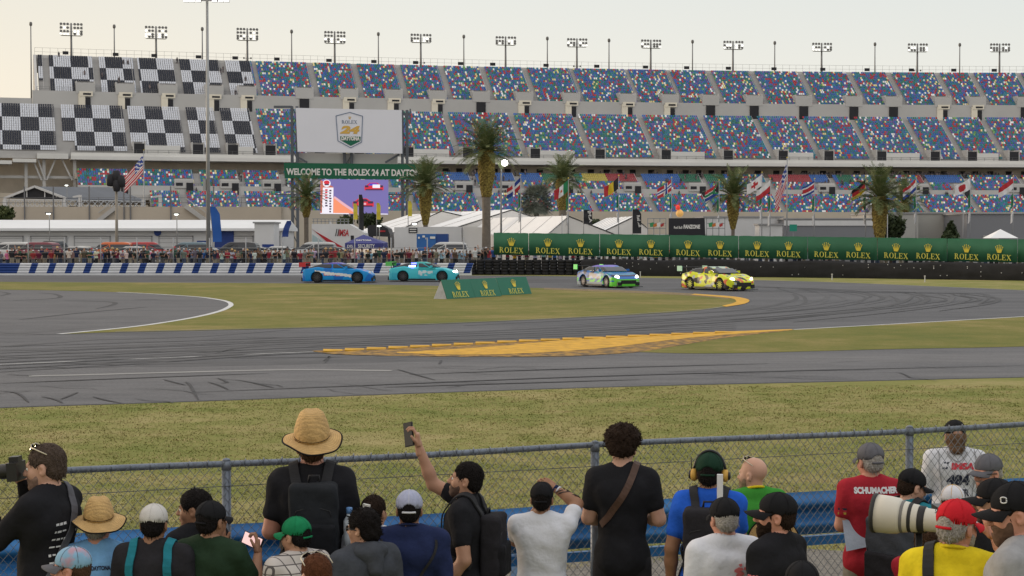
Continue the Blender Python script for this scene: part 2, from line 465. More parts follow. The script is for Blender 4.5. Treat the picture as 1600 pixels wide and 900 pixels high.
def asphalt_material(name, c1, c2, speck=.30):
    m = bpy.data.materials.new(name); m.use_nodes = True; nt = m.node_tree; N = nt.nodes; L = nt.links
    b = N['Principled BSDF']; b.inputs['Roughness'].default_value = 0.8; b.inputs['Specular IOR Level'].default_value = 0.2
    tc = N.new('ShaderNodeTexCoord')
    def nz(scale, det, rough=.6, sx=1, sy=1, rz=0):
        mp = N.new('ShaderNodeMapping'); mp.inputs['Scale'].default_value = (sx, sy, 1); mp.inputs['Rotation'].default_value = (0, 0, rz); L.new(tc.outputs['Object'], mp.inputs[0])
        n = N.new('ShaderNodeTexNoise'); n.inputs['Scale'].default_value = scale; n.inputs['Detail'].default_value = det; n.inputs['Roughness'].default_value = rough
        L.new(mp.outputs[0], n.inputs['Vector']); return n.outputs['Fac']
    big = nz(.25, 6, .65, .25, 1.3, R(-12)); fine = nz(13, 6, .85)
    r = N.new('ShaderNodeValToRGB'); e = r.color_ramp.elements
    e[0].position = .32; e[0].color = (*c1, 1); e[1].position = .68; e[1].color = (*c2, 1); L.new(big, r.inputs[0])
    mr = N.new('ShaderNodeMapRange'); mr.inputs[1].default_value = .3; mr.inputs[2].default_value = .7; mr.inputs[3].default_value = 1 - speck; mr.inputs[4].default_value = 1 + speck
    L.new(fine, mr.inputs[0]); mx = N.new('ShaderNodeMix'); mx.data_type = 'RGBA'; mx.blend_type = 'MULTIPLY'; mx.inputs[0].default_value = 1
    L.new(r.outputs[0], mx.inputs[6]); L.new(mr.outputs[0], mx.inputs[7])
    mid = nz(1.3, 6, .75, .45, 1.3, R(-12)); m2 = N.new('ShaderNodeMapRange'); m2.inputs[1].default_value = .3; m2.inputs[2].default_value = .7; m2.inputs[3].default_value = .80; m2.inputs[4].default_value = 1.18; L.new(mid, m2.inputs[0])
    mx2 = N.new('ShaderNodeMix'); mx2.data_type = 'RGBA'; mx2.blend_type = 'MULTIPLY'; mx2.inputs[0].default_value = 1; L.new(mx.outputs[2], mx2.inputs[6]); L.new(m2.outputs[0], mx2.inputs[7]); L.new(mx2.outputs[2], b.inputs['Base Color'])
    bp = N.new('ShaderNodeBump'); bp.inputs['Strength'].default_value = .35; bp.inputs['Distance'].default_value = .01; L.new(fine, bp.inputs['Height']); L.new(bp.outputs[0], b.inputs['Normal'])
    return m
M_track = asphalt_material('track_asphalt', (0.074, 0.075, 0.082), (0.122, 0.122, 0.130))
M_runoff = asphalt_material('old_asphalt', (0.094, 0.094, 0.101), (0.128, 0.127, 0.133))
M_service = asphalt_material('service_asphalt', (0.098, 0.098, 0.105), (0.146, 0.143, 0.147))
M_white_line = mat('worn_white_paint', (0.55, 0.55, 0.55), .7, .25, 2.0)
M_pale = mat('pale_concrete_strip', (0.25, 0.245, 0.24), .8, .2, 1.5)
M_rubber_mark = mat('tyre_rubber_marks', (0.045, 0.045, 0.05), .8, .3, 1.5)
M_faint_mark = mat('faint_tyre_marks', (0.060, 0.060, 0.065), .8, .25, 1.0)
M_band = mat('rubbered_band', (0.082, 0.082, 0.088), .8, .25, .8)
M_yellow = mat('kerb_yellow', (0.58, 0.315, 0.02), .75, .35, 2.5)
M_kerb_dirt = mat('worn_yellow_kerb', (0.13, 0.085, 0.04), .85, .3, 6.0, col2=(0.40, 0.22, 0.035), ramp=(.42, .62), vs2=3.0)
M_dirt = mat('edge_dirt', (0.16, 0.115, 0.062), .9, .3, 3.0, col2=(0.22, 0.16, 0.07), ramp=(.4, .6))
M_gravel = mat('gravel', (0.17, 0.155, 0.135), .9, .45, 14.0, bump=.6, bs=30)
M_paddock = asphalt_material('paddock_asphalt', (0.10, 0.10, 0.105), (0.15, 0.15, 0.15))

# ground: one sheet to the horizon
structure(MB().add([(-4000, -60, 0), (4000, -60, 0), (4000, 6000, 0), (-4000, 6000, 0)], [(0, 1, 2, 3)]).build('ground', M_grass))

far_edge = [(-300, 430), (0, 430), (400, 430), (740, 430.5), (870, 431.5), (1000, 434), (1150, 437), (1300, 441), (1450, 447), (1600, 453.5), (1800, 464), (2050, 480)]
near_edge = [(-300, 652), (0, 638), (300, 628), (700, 613.5), (1000, 604), (1300, 597), (1600, 590), (2050, 580)]
sheet('race_track', px_line(far_edge, 6) + px_line(near_edge, 6)[::-1], .004, M_track)
# lower service road strip (paler)
svc_top = [(-300, 590), (0, 580), (300, 570), (480, 561), (700, 558), (860, 558), (1000, 551), (1100, 553), (1250, 550), (1400, 546), (1600, 542), (2050, 528)]
sheet('service_road', px_line(svc_top, 6) + px_line([(x, y - .6) for x, y in near_edge], 6)[::-1], .008, M_service)
run_edge = [(92, 522.5), (200, 512), (262, 503.5), (310, 495), (342, 487), (356, 481), (361, 476.5), (356, 472), (338, 468), (300, 463.5), (200, 457.5), (100, 454.5), (0, 453), (-300, 450)]
runE = px_line(run_edge, 6)
sheet('runoff_area', runE + [gp(-300, 528), gp(0, 524.5), gp(60, 523.5)], .008, M_runoff)
# grass islands
islA = px_line(run_edge[:14], 6) + px_line([(-300, 437), (0, 440.5), (300, 442), (470, 443.2), (600, 445.2), (700, 447.2), (850, 450.5), (1000, 455.5), (1080, 459), (1140, 463.5), (1164, 467.5), (1170, 471), (1160, 475.5), (1130, 480.5), (1080, 486), (1000, 491.3), (900, 496.8), (700, 505.8), (500, 512.2), (300, 517), (180, 519.5), (110, 522)], 6)
sheet('infield_grass', islA, .012, M_grass_far)
islB = px_line([(1000, 549.5), (1060, 540), (1140, 527), (1237, 515.5), (1400, 507), (1600, 495.5), (1800, 484), (2050, 470)], 6) + px_line([(2050, 528), (1600, 542), (1400, 546), (1250, 550), (1100, 553), (1000, 551)], 6)
sheet('grass_strip', islB, .014, M_grass_far)
# kerbs
kerb_low = px_line([(488, 549.5), (520, 554), (600, 556.5), (700, 558), (860, 558), (920, 556), (1000, 550.5), (1060, 541), (1140, 528), (1238, 516.8)], 6)
kerb_top = px_line([(1238, 515), (1080, 521), (800, 533.5), (620, 543), (488, 549)], 6)
sheet('yellow_kerb', kerb_low + kerb_top, .018, M_kerb_dirt)
sheet('kerb_paint', px_line([(620, 552.5), (700, 555), (780, 554.5), (880, 550), (960, 543), (1040, 533), (1120, 525), (1238, 516.6)], 6) + px_line([(1238, 515.2), (1080, 521.2), (900, 531), (800, 540), (700, 547.5), (620, 551.5)], 6) , .022, M_yellow)
tip = px_line([(1085, 459.5), (1140, 463.2), (1164, 466.8), (1171, 470.5), (1163, 475.2), (1135, 480)], 6) + px_line([(1128, 478.5), (1146, 474), (1150, 470.5), (1138, 466), (1080, 461)], 6)
sheet('apex_kerb', tip, .022, M_yellow)
sheet('dirt_edge', px_line([(850, 450), (1000, 455), (1085, 459.2), (1146, 464)], 6) + px_line([(1138, 467.5), (1080, 462.5), (1000, 458.5), (850, 452.5)], 6), .016, M_dirt)
teeth = MB()                         # raised saw-tooth blocks of the kerb
for i in range(19):
    x0 = 505 + i * 34; x1 = x0 + 30
    yy = lambda x: np.interp(x, [488, 620, 800, 1080, 1238], [549, 543, 533.5, 521, 515])
    a, b = gp(x0, yy(x0) + 1.0), gp(x1, yy(x1) + .2); w = 3.4 - i * .05
    c, d = gp(x1, yy(x1) + w - 1), gp(x0, yy(x0) + w)
    z0, z1 = .025, .07
    teeth.add([(a.x, a.y, z1), (b.x, b.y, z0), (c.x, c.y, z0), (d.x, d.y, z0 + .03), (a.x, a.y, 0), (d.x, d.y, 0), (b.x, b.y, 0), (c.x, c.y, 0)],
              [(0, 3, 2, 1), (0, 4, 5, 3), (3, 5, 7, 2), (0, 1, 6, 4)])
structure(teeth.build('kerb_teeth', M_yellow))
# painted edges and marks
mk = MB()
ribbon(mk, runE[:62], .22, .016, 0)
ribbon(mk, px_line([(1240, 515.6), (1400, 506.8), (1600, 495.2), (1800, 483.8)], 8), .16, .018, 0)
ribbon(mk, px_line([(180, 518.8), (500, 511.6), (700, 505.2), (900, 496.2), (1080, 485.2), (1130, 479.7)], 8), .12, .016, 1)
ribbon(mk, px_line([(-200, 578), (0, 570), (120, 565), (320, 557), (490, 550)], 8), .10, .012, 0)
ribbon(mk, px_line([(1000, 434.6), (1150, 437.6), (1300, 441.6), (1450, 447.6), (1600, 454.2), (1800, 465)], 8), .25, .012, 1)
ribbon(mk, px_line([(-300, 430.7), (740, 431)], 8), .5, .012, 1)
ribbon(mk, px_line([(45, 588.5), (150, 586), (300, 582), (460, 578.5), (612, 580)], 8), .34, .014, 1)
structure(mk.build('painted_lines', [M_white_line, M_pale]))
sk = MB()
def skid(L, w=.12, mi=0, z=.02): ribbon(sk, px_line(L, 6), w, z, mi, True)
for L in ([(0, 612), (28, 616), (45, 630)], [(65, 621), (85, 625), (98, 631)], [(95, 625), (122, 614)], [(145, 621), (168, 627), (190, 631)], [(290, 598), (297, 603), (310, 626)], [(255, 594), (290, 603)],
          [(325, 598), (342, 603), (357, 610)], [(340, 592), (355, 598), (345, 600)], [(390, 598), (428, 607)], [(10, 586), (50, 588)], [(620, 578), (680, 595)], [(505, 565), (515, 558), (508, 568)], [(690, 564), (686, 570)]):
    skid(L, .065)
for L in ([(640, 586), (900, 577), (1200, 569)], [(300, 614), (600, 602), (900, 590), (1250, 580), (1600, 572)], [(600, 606), (800, 600), (1000, 594)], [(0, 600), (200, 592), (420, 584)]):
    skid(L, .16, 1)
for k in range(20):                  # rubber arcs through the hairpin
    a = k * 17 + rnd.uniform(-8, 8); x = 1235 + a
    L = [(900 + a * .4, 438 + k * .9), (1080 + a * .6, 442.5 + k * .8), (x - 40, 450 + k * .5), (x + 6, 460 + k * .2), (x + 14, 468), (x - 10, 477 - k * .1), (x - 90, 486), (x - 260, 497 + k * .4), (x - 520, 509 + k * .9)]
    L = [(a_ + rnd.uniform(-14, 14), b_ + rnd.uniform(-.8, .8)) for a_, b_ in L][rnd.randint(0, 3):9 - rnd.randint(0, 3)]
    skid(L, rnd.uniform(.14, .34), rnd.choice((1, 2, 1)), .010 + .0004 * k)
for k in range(9):
    y = 522 + k * 3.2
    skid([(-60, y + 22 + k * 2), (200, y + 14 + k), (450, y + 6), (800, y - 6), (1150, y - 22)], .3, 1, .010 + .0004 * k)
for k in range(7):
    y = 433 + k * 1.1
    skid([(-100, y), (300, y + .2), (700, y + 1.2), (1000, y + 4)], .3, 1, .010 + .0004 * k)
for L in ([(0, 456), (14, 459), (0, 463)], [(20, 470), (90, 466), (86, 460), (60, 458)], [(100, 470), (170, 472), (178, 476), (150, 483)], [(210, 469), (250, 468)], [(30, 500), (120, 490), (230, 480)]):
    skid(L, .25, 0, .014)
rk = random.Random(17)
for k in range(46):                  # cracks and sealed seams
    x, y = rk.uniform(-80, 1500), rk.choice((rk.uniform(566, 624), rk.uniform(520, 560), rk.uniform(566, 610)))
    if y > np.interp(x, [0, 700, 1600], [632, 609, 586]) or (x > 480 and y < 562): continue
    n_ = rk.randint(3, 6); L = [(x, y)]; dy = rk.uniform(-3, 4)
    for j in range(n_): L.append((L[-1][0] + rk.uniform(8, 34), L[-1][1] + dy * rk.uniform(.1, 1.2) + rk.uniform(-.8, .8)))
    skid(L, rk.uniform(.025, .055), rk.choice((0, 1)), .021)
for k in range(16):                  # broad darker rubbered bands
    y = 516 + rk.uniform(0, 52); x = rk.uniform(-200, 500); l = rk.uniform(300, 800)
    skid([(x, y + 8), (x + l * .5, y + 3), (x + l, y - 8)], rk.uniform(.4, .9), 2, .0092 + .0001 * k)
structure(sk.build('skid_marks', [M_rubber_mark, M_faint_mark, M_band]))

# paddock behind the barriers, a step higher
pk = [(-260, 136.4), (-2.4, 136.4), (4, 136.2), (16, 131.5), (38, 121.5), (60, 110), (140, 80), (260, 80), (260, 420), (-260, 420)]
mbp = MB(); n = len(pk)
mbp.add([(x, y, .45) for x, y in pk] + [(x, y, -.02) for x, y in pk], [tuple(range(n))] + [(i + n, (i + 1) % n + n, (i + 1) % n, i) for i in range(n)])
structure(mbp.build('paddock_ground', M_paddock))

# gravel along the guardrail
def rail_pt(x, off=0.0, z=0.0):       # line of the blue guardrail
    return Vector((x, 11.95 + .36 * x + off, z))
def fence_pt(x, z=0.0): return Vector((x, 10.57 + .387 * x, z))
gl = [fence_pt(-9), fence_pt(0), fence_pt(9)]
g2 = [rail_pt(x, 2.9 + .35 * math.sin(x * 1.3) + .2 * math.sin(x * 3.1)) for x in np.linspace(9, -9, 40)]
sheet('gravel_path', gl + g2, .006, M_gravel)

# standing grass of the near verge
def tufts():
    rs = np.random.RandomState(3); V = []; Fa = []
    n = 62000
    y = 14.6 + (33.5 - 14.6) * rs.rand(n) ** 1.35
    x = (rs.rand(n) * 2 - 1) * (.325 * y + 1.2)
    keep = (y > 11.95 + .36 * x + 2.7) & (y < 33.2 - (x + 9) * -.14 + 2)
    lo = np.array([gp(px, np.interp(px, [-300, 0, 300, 700, 1000, 1300, 1600, 2050], [652, 638, 628, 613.5, 604, 597, 590, 580])).y for px in np.linspace(-300, 1900, 12)])
    pxs = 800 + F * x / y; keep &= y < np.interp(pxs, np.linspace(-300, 1900, 12), lo) - .1
    x, y = x[keep], y[keep]
    clump = np.array([mnoise.noise(Vector((a * .35, b * .5, 0))) for a, b in zip(x, y)])
    for i in range(len(x)):
        k = 5 if y[i] < 22 else 4
        for j in range(k):
            a = rs.rand() * 6.28; hgt = (.008 + .014 * rs.rand()) * (1.1 + .5 * clump[i]); ln = hgt * (.9 + 1.6 * rs.rand()); w = .003 + .00016 * y[i]
            bx, by = x[i] + .05 * rs.randn(), y[i] + .05 * rs.randn(); o = len(V)
            c, s = math.cos(a), math.sin(a)
            V.extend([(bx - s * w, by + c * w, 0), (bx + s * w, by - c * w, 0), (bx + c * ln, by + s * ln, hgt)]); Fa.append((o, o + 1, o + 2))
    me = bpy.data.meshes.new('grass'); me.from_pydata(V, [], Fa); me.materials.append(M_blade)
    o = obj('grass', me); o['kind'] = 'stuff'; return tag(o, 'short mown grass with dry blades on the verge beyond the guardrail', 'grass', kind='stuff')
M_blade = mat('grass_blades', (0.185, 0.200, 0.055), .85, .15, 1.2, col2=(0.36, 0.300, 0.140), ramp=(.36, .60), vs2=1.1, spec=.1)
tufts()

# ------------------------------------------------------------------ barriers on the far side of the track
M_wall_w = mat('barrier_white', (0.62, 0.63, 0.66), .5, .1, .8)
M_wall_b = mat('barrier_blue', (0.012, 0.045, 0.20), .5, .12, .8)
def striped_barrier():
    Y = 135.0; top, bot = .98, .10
    prof = []                          # corrugated rail, front side (y, z)
    for i in range(17):
        t = i / 16; z = top - (top - .16) * t
        prof.append((-.07 * (0.5 - .5 * math.cos(t * 2 * PI * 4)) - .03, z))
    slant = .36
    xs = []; x = at(-230, 430, Y).x; 
    xb = at(29, 430, Y).x
    seg = [(x, xb, 1)]; p = xb
    xe = at(737, 430, Y).x
    while p < xe:
        seg.append((p, min(p + .93, xe), 0)); seg.append((p + .93, min(p + 1.47, xe), 1)); p += 1.47
    mb = MB()
    for a, b, c in seg:
        if b <= a: continue
        for i in range(16):
            (y0, z0), (y1, z1) = prof[i], prof[i + 1]
            s0, s1 = slant * (z0 - .5), slant * (z1 - .5)
            mb.add([(a + s1, Y + y1, z1), (b + s1, Y + y1, z1), (b + s0, Y + y0, z0), (a + s0, Y + y0, z0)], [(0, 1, 2, 3)], c, True)
    L = xe - x
    mb.box((x + L / 2, Y + .10, .56), (L, .12, .84), 0)
    mb.box((x + L / 2, Y - .06, .075), (L, .3, .15), 0)
    return tag(mb.build('track_barrier', [M_wall_w, M_wall_b]), 'long low white track barrier with slanted blue stripes below the crowd', 'barrier')
striped_barrier()

M_tyre = mat('black_tyres', (0.014, 0.014, 0.016), .75, .2, 4, spec=.3)
M_belt = mat('rubber_belt', (0.017, 0.017, 0.020), .7, .35, 1.2, bump=.5, bs=3, spec=.3)
M_speck = mat('belt_bolts', (0.5, 0.5, 0.5), .5, 0)
tw = smooth_line([gp(738, 429.6), gp(870, 430), gp(1000, 431.2), (gp(1200, 433.2)), gp(1350, 435), gp(1600, 438.6), gp(1850, 443)], 12)
def line_pts(P, step):
    out = []; acc = 0.0; nxt = 0.0
    for a, b in zip(P[:-1], P[1:]):
        l = (b - a).length
        while nxt <= acc + l:
            t = (nxt - acc) / l; out.append((a.lerp(b, t), (b - a).normalized())); nxt += step
        acc += l
    return out
def tyre_stack():
    mb = MB()
    for k in range(5):
        z = k * .25
        mb.lathe([(.20, z + .02), (.29, z), (.325, z + .04), (.33, z + .12), (.325, z + .2), (.29, z + .245), (.20, z + .23)], 14)
    return mb
st0 = None
for i, (p, d) in enumerate(line_pts(tw, .67)):
    if i > 13: break
    if st0 is None: st0 = tyre_stack().build('tyre_stack', M_tyre); o = st0
    else: o = st0.copy(); COL.objects.link(o)
    o.location = (p.x, p.y + .4, 0); o.rotation_euler = (0, 0, i * .7)
    tag(o, 'bare stack of black tyres at the end of the striped barrier', 'tyre stack', 'tyre stacks between the barriers')
bp = [q for q in line_pts(tw, .5) if q[0].x > tw[0].x + 8.6]
root = empty('tyre_wall', 'long black rubber belted tyre wall under the green banner', 'tyre wall', bp[0][0])
mb = MB(); vs = []; prev = None
ln = len(bp)
for i, (p, d) in enumerate(bp):
    n_ = Vector((d.y, -d.x, 0)); tp = 1.27 + .06 * math.sin(i * .35) + .04 * mnoise.noise(Vector((i * .4, 0, 0))) + .05 * math.sin(i * .09)
    row = []
    for j in range(8):
        z = tp * j / 7; bul = .08 * math.sin(PI * min(1, j / 7)) + .05 * mnoise.noise(Vector((i * .35, j * .8, 4)))
        row.append(tuple(p + n_ * bul + Vector((0, 0, z)) - root.location))
    row += [tuple(p - n_ * .75 + Vector((0, 0, tp - .03)) - root.location), tuple(p - n_ * .75 - root.location)]
    vs += row
m_ = 10
mb.add(vs, [(i * m_ + j, (i + 1) * m_ + j, (i + 1) * m_ + j + 1, i * m_ + j + 1) for i in range(ln - 1) for j in range(m_ - 1)], 0, True)
mb.add([vs[j] for j in range(m_)], [tuple(range(m_))]); mb.add([vs[(ln - 1) * m_ + j] for j in range(m_)], [tuple(reversed(range(m_)))])
mb.build('belt', M_belt, root)
mb = MB()
for i in range(70):
    p, d = bp[rnd.randrange(len(bp) - 1)]; n_ = Vector((d.y, -d.x, 0))
    mb.box(p + n_ * .14 + Vector((0, 0, rnd.choice((.25, .55, .8, 1.0)) + rnd.uniform(-.05, .05))) - root.location, (.05, .05, .06))
mb.build('bolts', M_speck, root)['kind'] = 'stuff'

# catch fences behind both barriers
M_steel = mat('galvanised_steel', (0.30, 0.31, 0.33), .5, .1, 3, metal=.4)
M_dsteel = mat('dark_steel', (0.10, 0.105, 0.11), .5, .1, 3, metal=.3)
def catch_fence(P, z0, h, step, label, name='catch_fence'):
    root = empty(name, label, 'fence', P[0][0])
    o0 = Vector(P[0][0])
    first = None
    for i, (p, d) in enumerate(P):
        if i % step: continue
        if first is None: first = MB().tube([(0, 0, z0), (0, 0, z0 + h)], .045, 6).build('post', M_steel, root); o = first
        else: o = first.copy(); COL.objects.link(o); o.parent = root
        o.location = p - o0
    mb = MB()
    for (p, d), (q, e) in zip(P[:-1], P[1:]):
        for z in (.05, .45, .9, 1.35, 1.75): mb.bar(p - o0 + Vector((0, -.06, z0 + z)), q - o0 + Vector((0, -.06, z0 + z)), .016 if 0 < z < 1.7 else .035)
    mb.build('wires', M_steel, root)
    return root
lf = [(Vector((x, 137.6, 0)), Vector((1, 0, 0))) for x in np.arange(-58, -1.5, 1.5)]
catch_fence(lf, .45, 2.6, 2, 'tall wire catch fence between the striped barrier and the crowd')
rf = [(p + Vector((d.y, -d.x, 0)) * -6.0, d) for p, d in line_pts(tw, 1.5)]
catch_fence(rf, .45, 1.75, 2, 'wire catch fence behind the tyre wall and under the green banner')

# long green banner on the right
M_green = mat('banner_green', hx(48, 100, 72), .6, .16, .5, bump=.3, bs=2)
M_gold = mat('banner_gold', (0.72, 0.56, 0.06), .5, 0)
M_goldlet = mat('banner_yellow', (0.62, 0.58, 0.10), .5, 0)
bx = [771, 826, 937, 1046, 1154, 1262, 1371, 1480, 1590, 1700]
logos = [[799], [856, 907], [967, 1017], [1075, 1125], [1183, 1232], [1291, 1341], [1400, 1450], [1510, 1561], []]
bdep = lambda px: np.interp(px, [771, 1000, 1200, 1400, 1600, 1700], [139.5, 137, 133, 128.5, 123, 120])
btop = lambda px: np.interp(px, [771, 1000, 1200, 1400, 1600, 1700], [363.5, 366.5, 369, 371.5, 374, 375])
bbot = lambda px: np.interp(px, [771, 1000, 1200, 1400, 1600, 1700], [398, 401.5, 404, 407, 410, 411.5])
ordw = ['first', 'second', 'third', 'fourth', 'fifth', 'sixth', 'seventh', 'eighth', 'ninth']
for i in range(9):
    x0, x1 = bx[i] + .35, bx[i + 1] - .35
    mb = MB(); N_ = 14; vs = []
    for k in range(N_ + 1):
        px = x0 + (x1 - x0) * k / N_; Y = bdep(px)
        a, b = at(px, bbot(px) + .3 * math.sin(k * 1.1 + i), Y), at(px, btop(px) + (.25 * math.sin(k * 1.9 + i * 2)), Y)
        w = .05 * math.sin(k * 1.3 + i)
        vs += [(a.x, a.y + w, a.z), (b.x, b.y - w * .5, b.z), (a.x, a.y + w + .02, a.z), (b.x, b.y - w * .5 + .02, b.z)]
    fs = []
    for k in range(N_): o = 4 * k; fs += [(o, o + 4, o + 5, o + 1), (o + 2, o + 3, o + 7, o + 6), (o + 1, o + 5, o + 7, o + 3), (o, o + 2, o + 6, o + 4)]
    mb.add(vs, fs, 0, True)
    o = mb.build('banner_panel', M_green)
    lab = ('short green banner panel with a single gold crown at the left end of the fence' if i == 0 else
           'plain green banner panel at the far right edge of the fence' if i == 8 else
           'green banner panel with two gold crowns, %s panel from the bare tyre stacks' % ordw[i])
    tag(o, lab, 'banner', 'green banner panels on the catch fence')
    for lx in logos[i]:
        mt = MB(); Y = bdep(lx) - .16; sc = Y / F
        c = at(lx, bbot(lx) - 3.2, Y); xd = at(lx + 20, 400, bdep(lx + 20)) - at(lx - 20, 400, bdep(lx - 20)); xd.z = -(xd.length) * .05
        yd = Vector((-xd.y, xd.x, 0))
        Mx = frame(c, xd, yd, (0, 0, 1))
        word_mark(mt, Mx, 8.6 * sc, 1)
        crown(mt, Mx @ Matrix.Translation((0, 0, 10.6 * sc)), 12.6 * sc, 0)
        mt.build('emblem', [M_gold, M_goldlet], o)
mb = MB()

# wedge boards on the infield grass
M_bgreen = mat('board_green', hx(28, 104, 82), .5, .08, .8)
M_board_side = mat('board_side', (0.42, 0.43, 0.45), .7, .2, 3)
wx = [(699, 743, 467.8, 437.5), (743.3, 784, 465.4, 436), (784.3, 831, 461.8, 434)]
for i, (x0, x1, yb, yt) in enumerate(wx):
    a = gp(x0, yb); b = gp(x1, yb - 2.2); s_ = F / a.y; H = (yb - yt) / s_
    d = (b - a); d.z = 0; L = d.length; d.normalize(); n_ = Vector((-d.y, d.x, 0))
    root = empty('wedge_board', ['green wedge board with gold crown, left of three on the infield grass', 'green wedge board with gold crown, middle of three on the infield grass', 'green wedge board with gold crown, right of three on the infield grass'][i], 'advertising board', a, 0, 'green wedge boards on the infield')
    tl = .38
    Mx = frame((0, 0, 0), d, n_, (0, 0, 1))
    P = lambda x, y, z: Mx @ Vector((x, y, z))
    mb = MB()
    mb.add([P(0, 0, .02), P(L, 0, .02), P(L, tl, H), P(0, tl, H), P(0, .04, .02), P(L, .04, .02), P(L, tl + .03, H), P(0, tl + .03, H)], [(0, 1, 2, 3), (7, 6, 5, 4), (0, 4, 5, 1), (3, 2, 6, 7), (1, 5, 6, 2), (0, 3, 7, 4)])
    mb.build('front_panel', M_bgreen, root)
    mb = MB()
    mb.add([P(.01, .05, .0), P(.01, tl + .01, H - .02), P(.01, 2 * tl + .1, 0), P(L - .01, .05, .0), P(L - .01, tl + .01, H - .02), P(L - .01, 2 * tl + .1, 0)], [(0, 1, 2), (5, 4, 3), (1, 4, 5, 2), (0, 2, 5, 3)])
    mb.build('back_frame', M_board_side, root)
    mt = MB()
    sl = Vector((0, tl, H)).normalized(); up = (Mx.to_3x3() @ sl)
    Mt = frame(P(L * .5, -.02, .02) + up * .0, d, d.cross(-up), up)
    word_mark(mt, Mt @ Matrix.Translation((0, 0, .07 * H)), .31 * H, 1); crown(mt, Mt @ Matrix.Translation((0, 0, .46 * H)), .46 * H, 0)
    mt.build('lettering', [M_gold, M_goldlet], root)

# ------------------------------------------------------------------ near guardrail and chain link fence
M_rail_blue = mat('guardrail_blue', hx(40, 104, 160), .45, .18, 2.0, col2=hx(30, 86, 140), ramp=(.4, .6), vs2=1.2)
def guardrail():
    root = empty('guardrail', 'blue corrugated steel guardrail on posts beyond the chain link fence', 'guardrail', rail_pt(0))
    o0 = rail_pt(0); mb = MB(); prof = []
    for i in range(22):
        t = i / 21; prof.append((-.045 * (0.5 - .5 * math.cos(t * 2 * PI * 2)) * 1.6 - .02, 1.02 - .33 * t))
    d = (rail_pt(1) - rail_pt(0)).normalized(); n_ = Vector((-d.y, d.x, 0))
    xs = np.linspace(-7, 8, 31); vs = []
    for x in xs:
        p = rail_pt(x) - o0
        vs += [tuple(p + n_ * y + Vector((0, 0, z + .006 * math.sin(x * 2)))) for y, z in prof]
    m_ = 22
    mb.add(vs, [(i * m_ + j + 1, (i + 1) * m_ + j + 1, (i + 1) * m_ + j, i * m_ + j) for i in range(30) for j in range(m_ - 1)], 0, True)
    mb.build('beam', M_rail_blue, root)
    mb = MB(); mb.bar(rail_pt(-7, .02, .63) - o0, rail_pt(8, .02, .63) - o0, .05, .07); mb.build('lower_rail', M_rail_blue, root)
    for x in np.arange(-6.4, 8, 1.62):
        mb = MB(); mb.box(rail_pt(x, .10, .49) - o0, (.13, .16, .98), 0, .35); mb.box(rail_pt(x, .03, .84) - o0, (.16, .06, .26), 0, .35); mb.build('post', M_rail_blue, root)
guardrail()
M_fence = mat('galvanised_rail', (0.15, 0.172, 0.21), .45, .3, 7, metal=.35)
M_wire = mat('fence_wire', (0.17, 0.185, 0.21), .5, .1, 5, metal=.3)
def chain_fence():
    o0 = fence_pt(0); H = 1.615
    root = empty('chain_link_fence', 'galvanised chain link fence with round top rail in front of the spectators', 'fence', o0)
    d = (fence_pt(1) - fence_pt(0)).normalized(); n_ = Vector((-d.y, d.x, 0)); k = (fence_pt(1) - fence_pt(0)).length
    P = lambda u, y, z: d * u + n_ * y + Vector((0, 0, z))
    U0, U1 = -5.2, 6.4
    mb = MB(); pts = [P(u, 0, H + .008 * math.sin(u * 1.7)) for u in np.linspace(U0, U1, 60)]
    mb.tube(pts, .0195, 10); mb.build('top_rail', M_fence, root)
    for px in (352, 930, 1423):
        q = (px - 800) / F; x = q * 10.57 / (1 - .387 * q); u = x * k
        mb = MB(); mb.tube([P(u, .0, 0), P(u, .0, H - .03)], .028, 10); mb.tube([P(u, 0, H - .035), P(u, 0, H + .018)], .031, 10); mb.lathe([(.026, 0), (.022, .012), (.004, .018)], 10, P(u, 0, H + .018))
        mb.build('post', M_fence, root)
    mb = MB(); mb.bar(P(U0, -.026, H - .13), P(U1, -.026, H - .13), .004); mb.build('tension_wire', M_dsteel, root)
    # woven wire
    mb = MB(); w = .0026; dx = .056; z0, z1 = .04, H + .022; zh = z1 - z0; run = zh * .86
    for dirn in (1, -1):
        u = U0 - run if dirn > 0 else U0
        while u < (U1 if dirn > 0 else U1 + run):
            a = P(u, -.027 + .0012 * dirn, z0); b = P(u + run * dirn, -.027 + .0012 * dirn, z1)
            # trim at the ends
            t0 = max(0, (U0 - u) / (run * dirn)) if dirn > 0 else max(0, (U1 - u) / (run * dirn)); t1 = min(1, (U1 - u) / run) if dirn > 0 else min(1, (u - U0) / run)
            if t1 - t0 > .02: mb.bar(a.lerp(b, t0), a.lerp(b, t1), w)
            u += dx
    # wire ends folded over the rail
    u = U0
    while u < U1:
        mb.tube([P(u, -.027, H - .02), P(u + .006, -.018, H + .017), P(u + .014, .004, H + .0245), P(u + .02, .021, H + .010)], .0032, 4, cap=False); u += dx * 2
    mb.build('wire_mesh', M_wire, root)
chain_fence()
